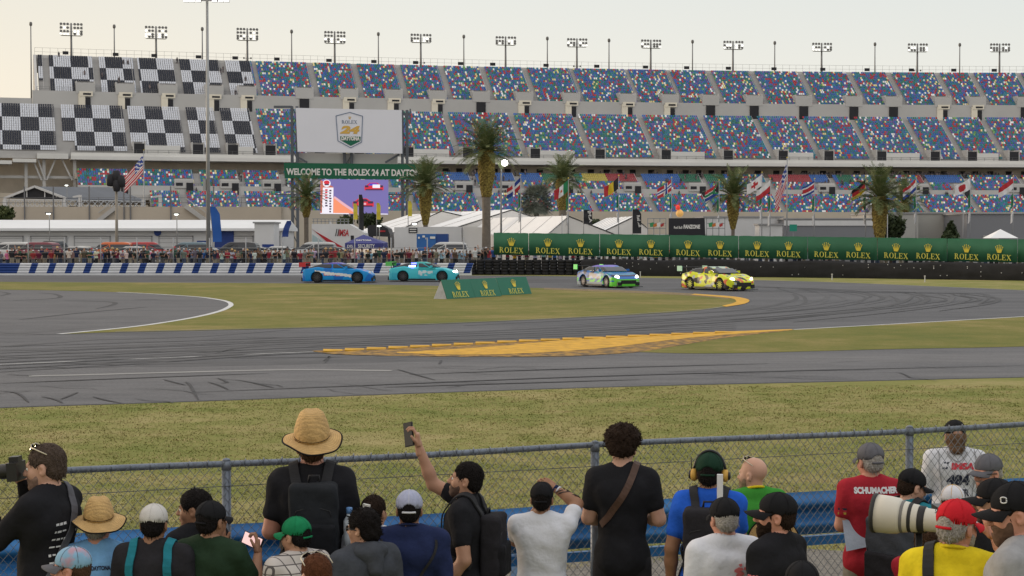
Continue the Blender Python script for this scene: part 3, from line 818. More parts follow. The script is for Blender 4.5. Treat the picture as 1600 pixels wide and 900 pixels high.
# =================================================================== GRANDSTAND
M_conc = mat('stand_concrete', (0.42, 0.41, 0.40), .8, .10, .15)
M_step = mat('stand_steps', (0.40, 0.39, 0.385), .8, .08, .3)
M_fascia = mat('stand_fascia', (0.50, 0.49, 0.48), .8, .07, .1)
M_white_trim = mat('white_fascia', (0.68, 0.67, 0.65), .7, .06, .2)
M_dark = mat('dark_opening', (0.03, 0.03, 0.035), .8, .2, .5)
M_sunlit_cream = mat('painted_sunlit_wall', (0.80, 0.74, 0.62), .8, .05, .3)  # low sun on the entrance walls, put into the colour
M_beige = mat('beige_wall', (0.50, 0.44, 0.36), .8, .10, .15)
M_conc_dark = mat('concourse_wall', (0.62, 0.56, 0.49), .85, .15, .3)
M_seat = mat('seat_plastic', (.1, .1, .1), .5, 0, attr='seat_colour', spec=.3)
M_seat_obj = mat('seat_plastic_single', (.1, .1, .1), .5, 0, objcol=True, spec=.3)
M_rail = mat('stand_railing', (0.16, 0.16, 0.17), .5, .1, 1)

_cx = np.array([-117, -65.7, 0, 34.5, 69.7, 105, 140.6]); _cy = np.array([412, 427, 441.6, 448, 453, 455.4, 457])
_pf = np.polyfit(_cx, _cy, 3)
_X = np.linspace(-165, 190, 1400); _Y = np.polyval(_pf, _X)
_D = np.gradient(_Y, _X); _U = np.concatenate([[0], np.cumsum(np.hypot(np.diff(_X), np.diff(_Y)))])
_nrm = np.stack([-_D, np.ones_like(_D)], 1); _nrm /= np.linalg.norm(_nrm, axis=1)[:, None]
def SP(u, v, z):                      # stand coordinates -> world; u along the stand, v backwards, z up
    x = np.interp(u, _U, _X); y = np.interp(u, _U, _Y); nx = np.interp(u, _U, _nrm[:, 0]); ny = np.interp(u, _U, _nrm[:, 1])
    return Vector((x + nx * v, y + ny * v, z))
def SU(px, v):                        # u of the photo column px on the line v
    return float(np.interp(px, 800 + F * (_X + _nrm[:, 0] * v) / (_Y + _nrm[:, 1] * v), _U))
ULEFT, URIGHT = _U[8], _U[-8]
stand = empty('grandstand', 'huge multi tier grandstand with multicoloured and checkered seats', 'grandstand', (0, 400, 0))
S0 = Vector((0, 400, 0))
def SL(u, v, z): return SP(u, v, z) - S0
def sweep(mb, prof, u0, u1, mi=0, step=4.0, caps=True):     # closed profile in (v, z) swept along the stand
    n = max(2, int((u1 - u0) / step) + 1); us = np.linspace(u0, u1, n); k = len(prof)
    vs = [tuple(SL(u, v, z)) for u in us for v, z in prof]
    fs = [(i * k + j, (i + 1) * k + j, (i + 1) * k + (j + 1) % k, i * k + (j + 1) % k) for i in range(n - 1) for j in range(k)]
    if caps: fs += [tuple(reversed(range(k))), tuple(range((n - 1) * k, n * k))]
    mb.add(vs, fs, mi)
def sbox(mb, u0, u1, v0, v1, z0, z1, mi=0):
    mb.hexa([SL(u0, v0, z0), SL(u1, v0, z0), SL(u1, v1, z0), SL(u0, v1, z0), SL(u0, v0, z1), SL(u1, v0, z1), SL(u1, v1, z1), SL(u0, v1, z1)], mi)

U60 = SU(57, 0)
DECKS = {     # name: v front, v back, z front, z back, rows, u0, u1, aisle px at the top, slack
    'upper': (-16.2, 0.0, 37.3, 47.5, 18, U60 + .6, URIGHT, [74, 152, 212, 277, 347, 397, 484, 552, 620, 687, 753, 819, 891, 977, 1042, 1104, 1171, 1247, 1324, 1385, 1461, 1514, 1588, 1650]),
    'middle': (-37.5, -17.6, 22.1, 34.0, 20, ULEFT, URIGHT, [-60, 90, 196, 285, 338, 395, 470, 530, 605, 695, 798, 897, 998, 1093, 1177, 1247, 1328, 1410, 1467, 1531, 1600]),
    'lower_back': (-46.0, -38.2, 14.1, 18.0, 8, SU(122, -42), URIGHT, [205, 305, 375, 440, 520, 600, 675, 735, 805, 890, 995, 1095, 1195, 1295, 1390, 1440, 1505, 1590]),
    'lower_front': (-57.6, -47.8, 8.4, 12.9, 10, SU(235, -50), URIGHT, [285, 375, 460, 545, 640, 745, 830, 918, 1008, 1100, 1210, 1345, 1430, 1510, 1600]),
}
PAL = [((0.026, 0.105, 0.34), .225), ((0.022, 0.17, 0.235), .235), ((0.020, 0.15, 0.11), .12), ((0.125, 0.085, 0.28), .14), ((0.36, 0.030, 0.045), .135), ((0.68, 0.69, 0.71), .072), ((0.64, 0.56, 0.28), .05), ((0.14, 0.32, 0.09), .023)]
PALC = np.array([c for c, w in PAL]); PALW = np.cumsum([w for c, w in PAL]); PALW /= PALW[-1]
rs_seat = np.random.RandomState(11)
SEATS = []                            # (u, v, z, colour)
VOM = {'upper': [], 'middle': [], 'lower_back': []}
UCHK = {'upper': SU(396, -8), 'middle': SU(401, -28)}
structure_mb = MB()
for name, (v0, v1, z0, z1, rows, u0, u1, ais) in DECKS.items():
    tr, ri = (v1 - v0) / rows, (z1 - z0) / rows
    prof = []
    for r in range(rows):
        prof += [(v0 + r * tr, z0 + r * ri), (v0 + r * tr, z0 + (r + 1) * ri)]
    prof += [(v1, z1), (v1, z1 - 1.2), (v0, z0 - 1.0)]
    sweep(structure_mb, prof, u0, u1, 0)
    A = [SU(p, v1) for p in ais]
    for i, a in enumerate(A):
        hw = .85
        VOM.setdefault(name, []).append(a)
    # railing lines and hand rails are separate parts below
    vo = []
    for i, a in enumerate(A):
        if name == 'upper': vo.append((a - 5.4, a - 1.0, 5))
        if name == 'middle' and i % 1 == 0: vo.append((a + 1.0, a + 3.4, 4))
        if name == 'lower_back': vo.append((a - 5.5, a - 1.0, 4))
    n = int((u1 - u0) / .52)
    us = u0 + .3 + np.arange(n) * .52
    ok0 = np.ones(n, bool)
    for a in A: ok0 &= np.abs(us - a) > .74
    for r in range(rows):
        ok = ok0.copy()
        for a, b, k in vo:
            if r < k: ok &= ~((us > a) & (us < b))
        uu = us[ok]; cols = PALC[np.searchsorted(PALW, rs_seat.rand(len(uu)))] * rs_seat.uniform(.92, 1.36, (len(uu), 1))
        if name in UCHK:
            m = uu < UCHK[name]
            fr = rows - 1 - r
            chk = (np.floor((uu - U60) / 4.16).astype(int) + fr // 6) % 2
            cols[m] = np.where(chk[m][:, None] == 1, np.array([[0.62, 0.64, 0.70]]), np.array([[0.020, 0.024, 0.040]]))
        if name == 'lower_back' and r >= 4:
            pxs = 800 + F * np.array([SP(u, v1, z1).x / SP(u, v1, z1).y for u in uu[::6]]); pxs = np.interp(uu, uu[::6], pxs)
            for a, b, c in ((700, 842, (.045, .13, .38)), (846, 904, (.03, .15, .09)), (906, 945, (.45, .37, .09)), (946, 992, (.30, .05, .06)), (993, 1058, (.045, .13, .38)), (1060, 1130, (.03, .15, .09)), (1196, 1262, (.30, .05, .06)), (1262, 1303, (.045, .13, .38)), (1305, 1328, (.03, .15, .09)), (1428, 1444, (.30, .05, .06)), (1444, 1494, (.045, .13, .38))):
                cols[(pxs > a) & (pxs < b)] = c
        v = v0 + r * tr + tr * .55; z = z0 + (r + 1) * ri
        for u, c in zip(uu, cols): SEATS.append((u, v, z, c))
structure_mb.build('seating_tiers', M_step, stand)
# seats: the nearest hundred one by one, the others as one mass
def seat_geo():
    mb = MB()
    b0, b1 = .178, .222
    mb.add([(-b0, 0, .40), (b0, 0, .40), (b1, .10, .86), (-b1, .10, .86), (-b0, .06, .40), (b0, .06, .40), (b1, .15, .86), (-b1, .15, .86)], [(0, 1, 2, 3), (3, 2, 6, 7), (0, 3, 7, 4), (1, 5, 6, 2), (7, 6, 5, 4)])
    mb.add([(-.21, -.36, .42), (.21, -.36, .42), (.21, 0, .39), (-.21, 0, .39), (-.21, -.36, .34), (.21, -.36, .34)], [(0, 1, 2, 3), (4, 5, 1, 0)])
    return mb
SG = seat_geo(); SV = np.array(SG.v); SFc = SG.f
near = sorted(range(len(SEATS)), key=lambda i: (SP(SEATS[i][0], SEATS[i][1], 0).y + (400 if not 40 < 800 + F * SP(SEATS[i][0], SEATS[i][1], 0).x / SP(SEATS[i][0], SEATS[i][1], 0).y < 420 else 0) + (200 if SEATS[i][2] < 21 else 0)))[:100]
ns = set(near); proto = None
seat_me = None
for i in near:
    u, v, z, c = SEATS[i]
    if seat_me is None: proto = SG.build('seat', M_seat_obj, stand); o = proto; seat_me = proto.data
    else: o = obj('seat', seat_me, stand)
    o.location = SL(u, v, z); o.color = (*c, 1)
    o.rotation_euler = (0, 0, math.atan2(np.interp(u, _U, _D), 1))
rest = [s for i, s in enumerate(SEATS) if i not in ns]
ru = np.array([s[0] for s in rest]); rv = np.array([s[1] for s in rest]); rz = np.array([s[2] for s in rest]); rc = np.array([s[3] for s in rest])
nx = np.interp(ru, _U, _nrm[:, 0]); ny = np.interp(ru, _U, _nrm[:, 1])
bxx = np.interp(ru, _U, _X) + nx * rv; byy = np.interp(ru, _U, _Y) + ny * rv - 400
ju = rs_seat.uniform(-.02, .02, len(ru))
V = np.stack([bxx[:, None] + (SV[None, :, 0] + ju[:, None]) * ny[:, None] + SV[None, :, 1] * nx[:, None],
              byy[:, None] - (SV[None, :, 0] + ju[:, None]) * nx[:, None] + SV[None, :, 1] * ny[:, None], rz[:, None] + SV[None, :, 2]], -1).reshape(-1, 3)
nsv = len(SV); nseat = len(ru)
q = np.array(SFc); Fq = (q[None] + (np.arange(nseat) * nsv)[:, None, None]).reshape(-1, 4)
me = bpy.data.meshes.new('seats')
me.vertices.add(len(V)); me.vertices.foreach_set('co', V.ravel())
me.loops.add(Fq.size); me.loops.foreach_set('vertex_index', Fq.ravel().astype(np.int32))
me.polygons.add(len(Fq)); me.polygons.foreach_set('loop_start', np.arange(len(Fq), dtype=np.int32) * 4)
me.update(calc_edges=True)
atc = me.attributes.new('seat_colour', 'FLOAT_COLOR', 'FACE')
cc = np.repeat(np.c_[rc, np.ones(nseat)], len(SFc), axis=0); atc.data.foreach_set('color', cc.ravel().astype(np.float32))
me.materials.append(M_seat)
o = obj('seats', me, stand); o['kind'] = 'stuff'

# walls and slabs between the tiers
mb = MB()
sweep(mb, [(-16.45, 33.9), (-16.25, 33.9), (-16.25, 38.2), (-16.45, 38.2)], U60 - 1, URIGHT)        # between upper and middle tier
sweep(mb, [(-17.5, 33.2), (-16.3, 33.2), (-16.3, 33.88), (-17.5, 33.88)], ULEFT, URIGHT)
sweep(mb, [(-.0, 44), (1.5, 44), (1.5, 48.3), (-.0, 48.3)], U60, URIGHT)
sweep(mb, [(-17.4, 33.9), (-16.9, 33.9), (-16.9, 36.2), (-17.4, 36.2)], ULEFT, U60 - 1.2)
sweep(mb, [(-47.6, 11.6), (-46.1, 11.6), (-46.1, 14.9), (-46.3, 14.9), (-46.3, 12.8), (-47.6, 12.8)], SU(122, -46), URIGHT)
mb.build('tier_walls', M_fascia, stand)
mb = MB()
sweep(mb, [(-38.6, 20.9), (-30, 20.9), (-30, 21.5), (-37.6, 21.5), (-37.6, 22.5), (-37.9, 22.5), (-37.9, 21.75), (-38.6, 21.75)], SU(112, -38), URIGHT)
sweep(mb, [(-40.4, 19.6), (-34, 19.6), (-34, 20.4), (-40.4, 20.4)], ULEFT, SU(20, -40))
sweep(mb, [(-39.2, 20.1), (-34, 20.1), (-34, 20.9), (-39.2, 20.9)], SU(20, -39) + .2, SU(58, -39))
sweep(mb, [(-38.4, 21.0), (-34, 21.0), (-34, 22.2), (-38.4, 22.2)], SU(58, -38) + .2, SU(108, -38))
mb.build('white_overhang', M_white_trim, stand)
mb = MB()
sweep(mb, [(-30, 8), (-29.5, 8), (-29.5, 21.5), (-30, 21.5)], ULEFT, URIGHT)
sweep(mb, [(-38.1, 16.5), (-30.1, 16.5), (-30.1, 17.9), (-38.1, 17.9)], SU(118, -38), URIGHT)
mb.build('concourse', M_conc_dark, stand)
mb = MB()
u = SU(640, -30)
while u < URIGHT - 5:                 # concourse bays: doorways and signs
    mb = MB(); sbox(mb, u, u + 1.6, -30.25, -30.02, 17.9, 20.2); mb.build('doorway', M_dark, stand)
    if rnd.random() < .4: mb = MB(); sbox(mb, u + 2.2, u + 3.6, -30.25, -30.02, 19.2, 20.2); mb.build('concession_sign', M_beige, stand)
    u += rnd.choice((3.4, 4.2, 5.0))
mb = MB()
sweep(mb, [(-58.4, 0), (-57.7, 0), (-57.7, 9.3), (-58.4, 9.3)], SU(232, -58), URIGHT)
sweep(mb, [(-52, 0), (-51.4, 0), (-51.4, 10.4), (-52, 10.4)], ULEFT, SU(232, -52))
sweep(mb, [(-38.3, 0), (-37.8, 0), (-37.8, 13.2), (-38.3, 13.2)], ULEFT, SU(122, -38))
mb.build('front_wall', M_beige, stand)
# left end frame under the middle tier: columns and diagonal braces
mb = MB()
for px in (42, 70, 118):
    u = SU(px, -37); sbox(mb, u - .35, u + .35, -36.8, -36.1, 8, 21)
for a, b in ((52, 66), (88, 74), (98, 114), (60, 72)):
    mb.bar(SL(SU(a, -36.9), -36.9, 21), SL(SU(b, -36.9), -36.9, 16.2), .35)
sbox(mb, SU(0, -36) - 20, SU(116, -36), -36.2, -35.6, 16.6, 17.2)
mb.build('steel_braces', M_fascia, stand)
# end wall of the upper tier
mb = MB()
mb.add([SL(U60 - .4, v, z) for v, z in ((-16.4, 36), (1.4, 36), (1.4, 48.5), (0, 48.3), (-16.4, 38.3))] + [SL(U60 + .3, v, z) for v, z in ((-16.4, 36), (1.4, 36), (1.4, 48.5), (0, 48.3), (-16.4, 38.3))],
       [(0, 1, 2, 3, 4), (9, 8, 7, 6, 5), (0, 5, 6, 1), (1, 6, 7, 2), (2, 7, 8, 3), (3, 8, 9, 4), (4, 9, 5, 0)])
mb.build('end_wall', M_fascia, stand)
# stair entrances (parapet box over a doorway)
sproto = None
for name, v0, zb in (('upper', -16.2, 37.3), ('middle', -37.5, 22.1), ('lower_back', -46.0, 14.1)):
    for k, a in enumerate(VOM[name]):
        mb = MB()
        if name == 'upper':
            if not U60 + 6 < a < URIGHT - 2: continue
            u0, u1 = a - 5.5, a - .95
            sbox(mb, u0, u1, v0 - .35, v0 + .2, zb + .35, zb + 2.9, 0); sbox(mb, u0, u0 + .3, v0 + .22, v0 + 4.3, zb + .3, zb + 3.4, 0); sbox(mb, u1 - .3, u1, v0 + .22, v0 + 4.3, zb + .3, zb + 3.4, 0)
            sbox(mb, u0 + .32, u1 - .32, v0 + 3.9, v0 + 4.3, zb + .4, zb + 3.4, 0)
            lit = rnd.random() < .72
            uc = (u0 + u1) / 2
            if lit:  # cream panels imitate sunlit wall, the dark slab its shaded half
                sbox(mb, uc - 1.7, uc - .1, v0 - .52, v0 - .28, 34.0, zb + .32, 2)
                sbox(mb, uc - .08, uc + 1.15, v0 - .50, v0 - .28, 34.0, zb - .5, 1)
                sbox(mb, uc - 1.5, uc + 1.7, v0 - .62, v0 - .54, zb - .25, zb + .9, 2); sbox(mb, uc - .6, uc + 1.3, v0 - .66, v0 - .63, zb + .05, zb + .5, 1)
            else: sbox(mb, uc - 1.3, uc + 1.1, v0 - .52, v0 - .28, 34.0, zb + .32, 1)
        elif name == 'middle':
            if not SU(100, -37) < a < URIGHT - 6: continue
            u0, u1 = a + 1.0, a + 3.4
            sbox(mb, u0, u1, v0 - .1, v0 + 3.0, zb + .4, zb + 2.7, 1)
            nxt = [b for b in VOM[name] if b > a + 1]
            if k % 2 == 0 and nxt: sbox(mb, u1 + .1, min(nxt[0] - 2, u1 + 9), v0 - .12, v0 + .3, zb + .4, zb + 2.3, 3)
            sbox(mb, u0 - .3, u0 - .02, v0 - .12, v0 + 4.2, zb + .4, zb + 3.2, 0); sbox(mb, u1 + .02, u1 + .3, v0 - .12, v0 + 4.2, zb + .4, zb + 3.2, 0)
        else:
            if not a < URIGHT - 6: continue
            u0, u1 = a - 5.4, a - 1
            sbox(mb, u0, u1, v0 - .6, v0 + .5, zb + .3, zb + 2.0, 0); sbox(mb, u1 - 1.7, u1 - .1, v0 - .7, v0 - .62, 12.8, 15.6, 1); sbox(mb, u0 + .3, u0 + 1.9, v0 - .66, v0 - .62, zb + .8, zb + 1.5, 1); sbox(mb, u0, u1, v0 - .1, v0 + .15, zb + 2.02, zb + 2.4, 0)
        mb.build('stair_entrance', [M_fascia, M_dark, M_sunlit_cream, M_white_trim], stand)
# railings along the front of each tier and the rear mesh fence
mb = MB()
def rails(u0, u1, v, z, hts, step, r=.05):
    us = np.arange(u0, u1, 6.0)
    for a, b in zip(us[:-1], us[1:]):
        for h in hts: mb.bar(SL(a, v, z + h), SL(b, v, z + h), r)
    for u in np.arange(u0, u1, step): mb.bar(SL(u, v, z), SL(u, v, z + hts[-1]), r)
rails(U60, URIGHT, 1.0, 48.3, (.9, 1.9), 1.85, .045)
rails(U60, URIGHT, -16.35, 38.2, (.45, .9), 3, .05)
rails(SU(112, -38), URIGHT, -37.75, 22.5, (.35, .8), 2.5, .05)
rails(SU(122, -46), URIGHT, -46.2, 14.9, (.5,), 2.5, .05)
rails(SU(122, -38), URIGHT, -38.0, 18.0, (.5, 1.0), 1.4, .05)
mb.build('railings', M_rail, stand)
# hand rails beside the aisles
mb = MB()
for name, (v0, v1, z0, z1, rows, u0, u1, ais) in DECKS.items():
    for p in ais:
        a = SU(p, v1)
        if a < u0 + 1: continue
        mb = MB(); mb.bar(SL(a - .9, v0 + .5, z0 + 1.2), SL(a - .9, v1 - .3, z1 + .9), .06); mb.build('aisle_handrail', M_fascia, stand)
mb = MB()
k = 0
for px in (105, 183, 243, 312, 369, 434, 515, 585, 650, 720, 770, 853, 932, 1008, 1072, 1137, 1208, 1284, 1353, 1422, 1488, 1551):
    mb = MB(); u = SU(px, .8); sbox(mb, u - .7, u + .7, .75, .95, 48.7, 49.5); mb.build('loudspeaker', M_dark, stand)
# people far away on the concourse and tiers
M_far_people = mat('far_people', (.05, .05, .06), .9, 0, col2=(.25, .2, .2), ramp=(.45, .62), vs2=2.0, coord='Object')
mb = MB()
def blob(u, v, z):
    p = SL(u, v, z); w = .24
    mb.box(p + Vector((0, 0, .42)), (.30, .22, .84)); mb.box(p + Vector((0, 0, 1.12)), (.46, .26, .56)); mb.lathe([(.05, 1.40), (.11, 1.46), (.125, 1.58), (.09, 1.70)], 6, p)
for i in range(190):
    px = rnd.choice((rnd.uniform(1245, 1560), rnd.uniform(700, 1600), rnd.uniform(1380, 1520)))
    blob(SU(px, -37), rnd.uniform(-37.4, -35), 17.95)
for i in range(60):
    px = rnd.uniform(250, 1600); r = rnd.randrange(8); blob(SU(px, -42), -46 + r * .975 + .4, 14.1 + (r + 1) * .4875)
for i in range(16):
    px = rnd.uniform(80, 395); r = rnd.randrange(18); blob(SU(px, -8), -16.2 + r * .9 + .3, 37.3 + (r + 1) * .567)
for i in range(26):
    px = rnd.uniform(300, 1590); blob(SU(px, -46.8), -46.8, 12.82)
o = mb.build('distant_crowd', M_far_people)
o.location = S0; o['kind'] = 'stuff'; tag(o, 'tiny far off spectators scattered over the concourse and tiers', 'crowd', kind='stuff')

# light towers and slim poles behind the rim
M_pole = mat('tower_pole', (0.20, 0.20, 0.205), .5, .1, 1, metal=.2)
M_lamp_body = mat('floodlight_body', (0.16, 0.155, 0.15), .5, .1, 2)
M_lamp_on = mat('floodlight_lit', (0.9, 0.9, 0.85), .3, 0, emit=(1, .97, .9), es=1.1)
towers = [(114, 36), (246, 41), (388, 44), (524, 49), (658, 53), (790, 57), (901, 60), (1016, 62), (1144, 64), (1282, 67), (1431, 68), (1559, 68)]
tw_lab = 'light tower with rows of floodlights above the %s'
places = ['left edge of the checkered seats', 'checkered seats left of the tall mast', 'right edge of the checkered seats', 'big white sponsor board', 'aisle right of the white sponsor board', 'tallest palm', 'silver round palm bush', 'Norwegian flag', 'pineapple trunked palm in the right half', 'Costa Rican flag', 'Dutch flag', 'red and white flag at the far right']
for i, (px, py) in enumerate(towers):
    u = SU(px, 2.2); base = SP(u, 2.2, 44.5); top = at(px, py, base.y).z
    root = empty('light_tower', tw_lab % places[i], 'light tower', base, math.atan2(np.interp(u, _U, _D), 1), 'light towers along the stand rim')
    H = top - base.z
    MB().tube([(0, 0, 0), (0, 0, H)], [.34, .20], 8).build('pole', M_pole, root)
    mb = MB(); W = 5.3
    zs = [H - .35, H - 1.25, H - 2.15] if i < 4 else [H - .35, H - 1.3]
    zb = zs[-1] - .95
    for z in zs + [zb]: mb.bar((-W / 2, -.15, z), (W / 2, -.15, z), .07)
    mb.box((0, -.35, zb - .1), (W * .9, .9, .08))
    mb.bar((-W * .45, -.78, zb), (-W * .45, -.78, zb + .5), .05); mb.bar((W * .45, -.78, zb), (W * .45, -.78, zb + .5), .05); mb.bar((-W * .45, -.78, zb + .5), (W * .45, -.78, zb + .5), .05)
    for sx in (-W / 2, W / 2): mb.bar((sx, -.15, zb), (sx, -.15, H - .3), .07)
    mb.build('lamp_rack', M_lamp_body, root)
    for z in zs + [zb + .35]:
        for x in (-2.45, -1.65, -.85, .85, 1.65, 2.45):
            lit = (z < zs[0] - .2 and rnd.random() < .36)
            mb = MB(); Mx = Matrix.Translation((x, -.32, z)) @ Matrix.Rotation(R(78), 4, 'X')
            mb.lathe([(.10, -.30), (.22, -.22), (.34, .05), (.36, .14), (.33, .15)], 8, (0, 0, 0), 0, True, Mx)
            mb.add([Mx @ Vector((.34 * math.cos(t * PI / 4), .34 * math.sin(t * PI / 4), .155)) for t in range(8)], [tuple(range(8))], 1)
            mb.build('lamp', [M_lamp_body, M_lamp_on if lit else M_lamp_body], root)
    if i in (2, 4, 6, 10):
        mb = MB(); mb.bar((-1, 0, H * .38), (1, 0, H * .38), .07)
        for x in (-.9, .9): mb.lathe([(.05, -.2), (.2, -.15), (.2, .2), (.1, .28)], 8, (x, -.2, H * .38))
        mb.build('loudspeakers', M_lamp_body, root)
sl_lab = ['at the left corner of the upper tier', 'over the left checkered blocks', 'beside the tall floodlight mast', 'left of the white sponsor board', 'behind the right half of the white sponsor board', 'left of the tallest palm', 'above the silver palm bush', 'above the Belgian flag', 'above the Norwegian flag', 'above the Polish style red and white flag', 'above the thickest palm', 'above the Japanese style flag']
for i, (px, py) in enumerate([(57, 34), (181, 38), (318, 42), (457, 46), (592, 50), (725, 54), (855, 57), (951, 60), (1081, 62), (1209, 64), (1365, 66), (1497, 67)]):
    v = 1.9 if i else -1.0
    u = SU(px, v); base = SP(u, v, 44.5) if i else SP(U60 - .9, v, 34); top = at(px, py, base.y).z; H = top - base.z
    root = empty('slim_pole', 'slim pole with a small round head ' + sl_lab[i], 'pole', base, 0, 'slim poles along the stand rim')
    MB().tube([(0, 0, 0), (0, 0, H - .5)], [.20, .13], 8).build('shaft', M_pole, root)
    MB().lathe([(.10, H - 1.1), (.34, H - .9), (.40, H - .45), (.28, H - .1), (.05, H)], 10).build('head', M_lamp_body, root)

# =================================================================== PADDOCK
G0 = .45
def X_(px, Y): return (px - 800) / F * Y / _c
def Z_(py, Y): return at(800, py, Y).z
M_white_metal = mat('white_sheet_metal', (0.62, 0.62, 0.63), .5, .08, .4)
M_white_roof = mat('white_roof', (0.70, 0.71, 0.73), .6, .05, .3)
M_door = mat('garage_door', (0.56, 0.56, 0.57), .5, .06, .6)
M_trim = mat('grey_trim', (0.30, 0.30, 0.31), .6, .1, 1)
# long garage building
Y = 175.0
g = empty('garage_building', 'long white garage building with a row of roller doors', 'building', (X_(200, Y), Y, G0))
o0 = g.location.copy()
xa, xb = X_(-60, Y) - 12, X_(440, Y)
zt, ze = Z_(345, Y), Z_(358.5, Y)
mb = MB(); mb.box(((xa + xb) / 2 - o0.x, 5, (ze - .1 - G0) / 2), (xb - xa, 10, ze - .1 - G0)); mb.build('wall', M_white_metal, g)
mb = MB(); mb.add([(x - o0.x, y - Y, z - G0) for x in (xa - .3, xb + .3) for y, z in ((Y - .9, ze - .15), (Y - .9, ze + .12), (Y + 5, zt + .15), (Y + 11, ze + .12), (Y + 11, ze - .15))], [(0, 5, 6, 1), (1, 6, 7, 2), (2, 7, 8, 3), (3, 8, 9, 4), (0, 1, 2, 3, 4), (9, 8, 7, 6, 5), (0, 4, 9, 5)]); mb.build('roof', M_white_roof, g)
for i, (a, b) in enumerate(((-40, 36), (50, 104), (118, 172), (186, 237), (250, 301), (352, 395), (402, 436))):
    mb = MB(); w = X_(b, Y) - X_(a, Y); cx = (X_(a, Y) + X_(b, Y)) / 2 - o0.x
    mb.box((cx, -.05, 1.35), (w, .08, 2.7), 0)
    for k in range(6): mb.box((cx, -.105, .3 + k * .45), (w - .05, .02, .04), 1)
    mb.box((cx - w / 2 - .05, -.07, 1.4), (.1, .12, 2.8), 1); mb.box((cx + w / 2 + .05, -.07, 1.4), (.1, .12, 2.8), 1); mb.box((cx, -.07, 2.78), (w + .2, .12, .1), 1)
    mb.build('roller_door', [M_door, M_trim], g)
M_bluepan = mat('blue_panel', (0.02, 0.05, 0.22), .5, .1, 1)
mb = MB(); mb.box((X_(316, Y) - o0.x, -.1, 1.3), (X_(324, Y) - X_(309, Y), .1, 2.0)); mb.box((X_(351, Y) - o0.x, -.1, 1.9), (X_(366, Y) - X_(336, Y), .1, 3.4)); mb.build('blue_panel', M_bluepan, g)
mb = MB(); mb.lathe([(.38, -.06), (.38, .02)], 16, (X_(247, Y) - o0.x, -.1, Z_(363, Y) - G0), 0, False, Matrix.Rotation(R(90), 4, 'X')); mb.build('round_sign', M_bluepan, g)

def pole_obj(name, lab, cat, px, pyt, Y, r=.07, group=None, mat_=None, r2=None, z0=G0):
    root = empty(name, lab, cat, (X_(px, Y), Y, z0), 0, group)
    H = Z_(pyt, Y) - z0
    MB().tube([(0, 0, 0), (0, 0, H)], [r, r2 or r * .7], 8).build('pole', mat_ or M_pole, root)
    return root, H
# tall floodlight mast
M_mast = mat('mast_steel', (0.33, 0.335, 0.34), .45, .08, .6, metal=.3)
M_flare = mat('mast_lamp_lit', (1, 1, 1), .3, 0, emit=(1, .98, .95), es=6)
root, H = pole_obj('floodlight_mast', 'very tall grey mast with lit floodlights at its top', 'light mast', 326, -.5, 145, .20, None, M_mast, .11)
MB().box((0, 0, .3), (.9, .9, .6)).build('base', M_mast, root)
mb = MB(); mb.bar((-1.9, 0, H - .05), (1.9, 0, H - .05), .12); mb.bar((-1.9, 0, H + .7), (1.9, 0, H + .7), .12); mb.bar((0, 0, H - .3), (0, 0, H + .9), .2); mb.build('cross_arm', M_mast, root)
for z in (H - .05, H + .7):
    for x in (-1.75, -1.25, -.7, .7, 1.25, 1.75):
        mb = MB(); mb.box((x, -.18, z + .02), (.42, .3, .42), 0); mb.box((x, -.345, z + .02), (.38, .02, .38), 1); mb.build('lamp', [M_lamp_body, M_flare], root)
mb = MB()
mb.box((-.3, 0, 7.2), (.25, .3, 1.0)); mb.build('junction_box', M_mast, root)
# loudspeaker pole
root, H = pole_obj('loudspeaker_pole', 'pale pole with a cluster of black horn loudspeakers near the flag', 'pole', 183, 285, 160, .16, None, mat('wood_pole', (.30, .27, .23), .8, .15, 2), .12)
for x, z, ry in ((-.5, 0, .15), (.05, .35, 0), (.55, -.1, -.2), (.1, -.5, 0)):
    mb = MB(); mb.lathe([(.12, -.5), (.3, -.45), (.42, .1), (.36, .62), (.1, .7)], 10, (x, -.3, H + z + .1), 0, True, Matrix.Rotation(ry, 4, 'Y')); mb.build('loudspeaker', M_dark, root)
# small street lamps on the roofline
M_glow = mat('street_lamp_lit', (1, 1, 1), .3, 0, emit=(.95, 1, .9), es=5)
for px, py, Y, lb in ((78, 330, 172, 'small street lamp in front of the stage roof'), (277, 331, 172, 'small street lamp left of the tall mast'), (106, 286, 225, 'work lamp on a mast at the gable of the stage'), (648, 346, 168, 'bright lamp above the white hospitality trailer'), (593, 349, 168, 'bright lamp beside the arched black shelter')):
    root, H = pole_obj('street_lamp', lb, 'street lamp', px, py + 3, Y, .06, 'small lamps of the paddock')
    mb = MB(); mb.box((0, -.25, H + .03), (.62, .5, .12), 0); mb.lathe([(.05, -.15), (.2, -.12), (.2, -.03), (.05, 0)], 8, (0, -.3, H + .0), 1); mb.build('lamp_head', [M_lamp_body, M_glow], root)
root, H = pole_obj('street_lamp', 'tall lamp post with one bright globe beside the tallest palm', 'street lamp', 783, 262, 160, .11, 'small lamps of the paddock')
mb = MB(); mb.bar((0, 0, H - .1), (.3, -.1, H + .3), .08); mb.build('bracket', M_pole, root)
mb = MB(); mb.lathe([(.05, -.3), (.25, -.2), (.31, 0), (.25, .2), (.05, .3)], 12, (.34, -.12, H + .45)); mb.build('lamp_head', mat('globe_lit', (1, 1, 1), .3, 0, emit=(1, .98, .88), es=9), root)

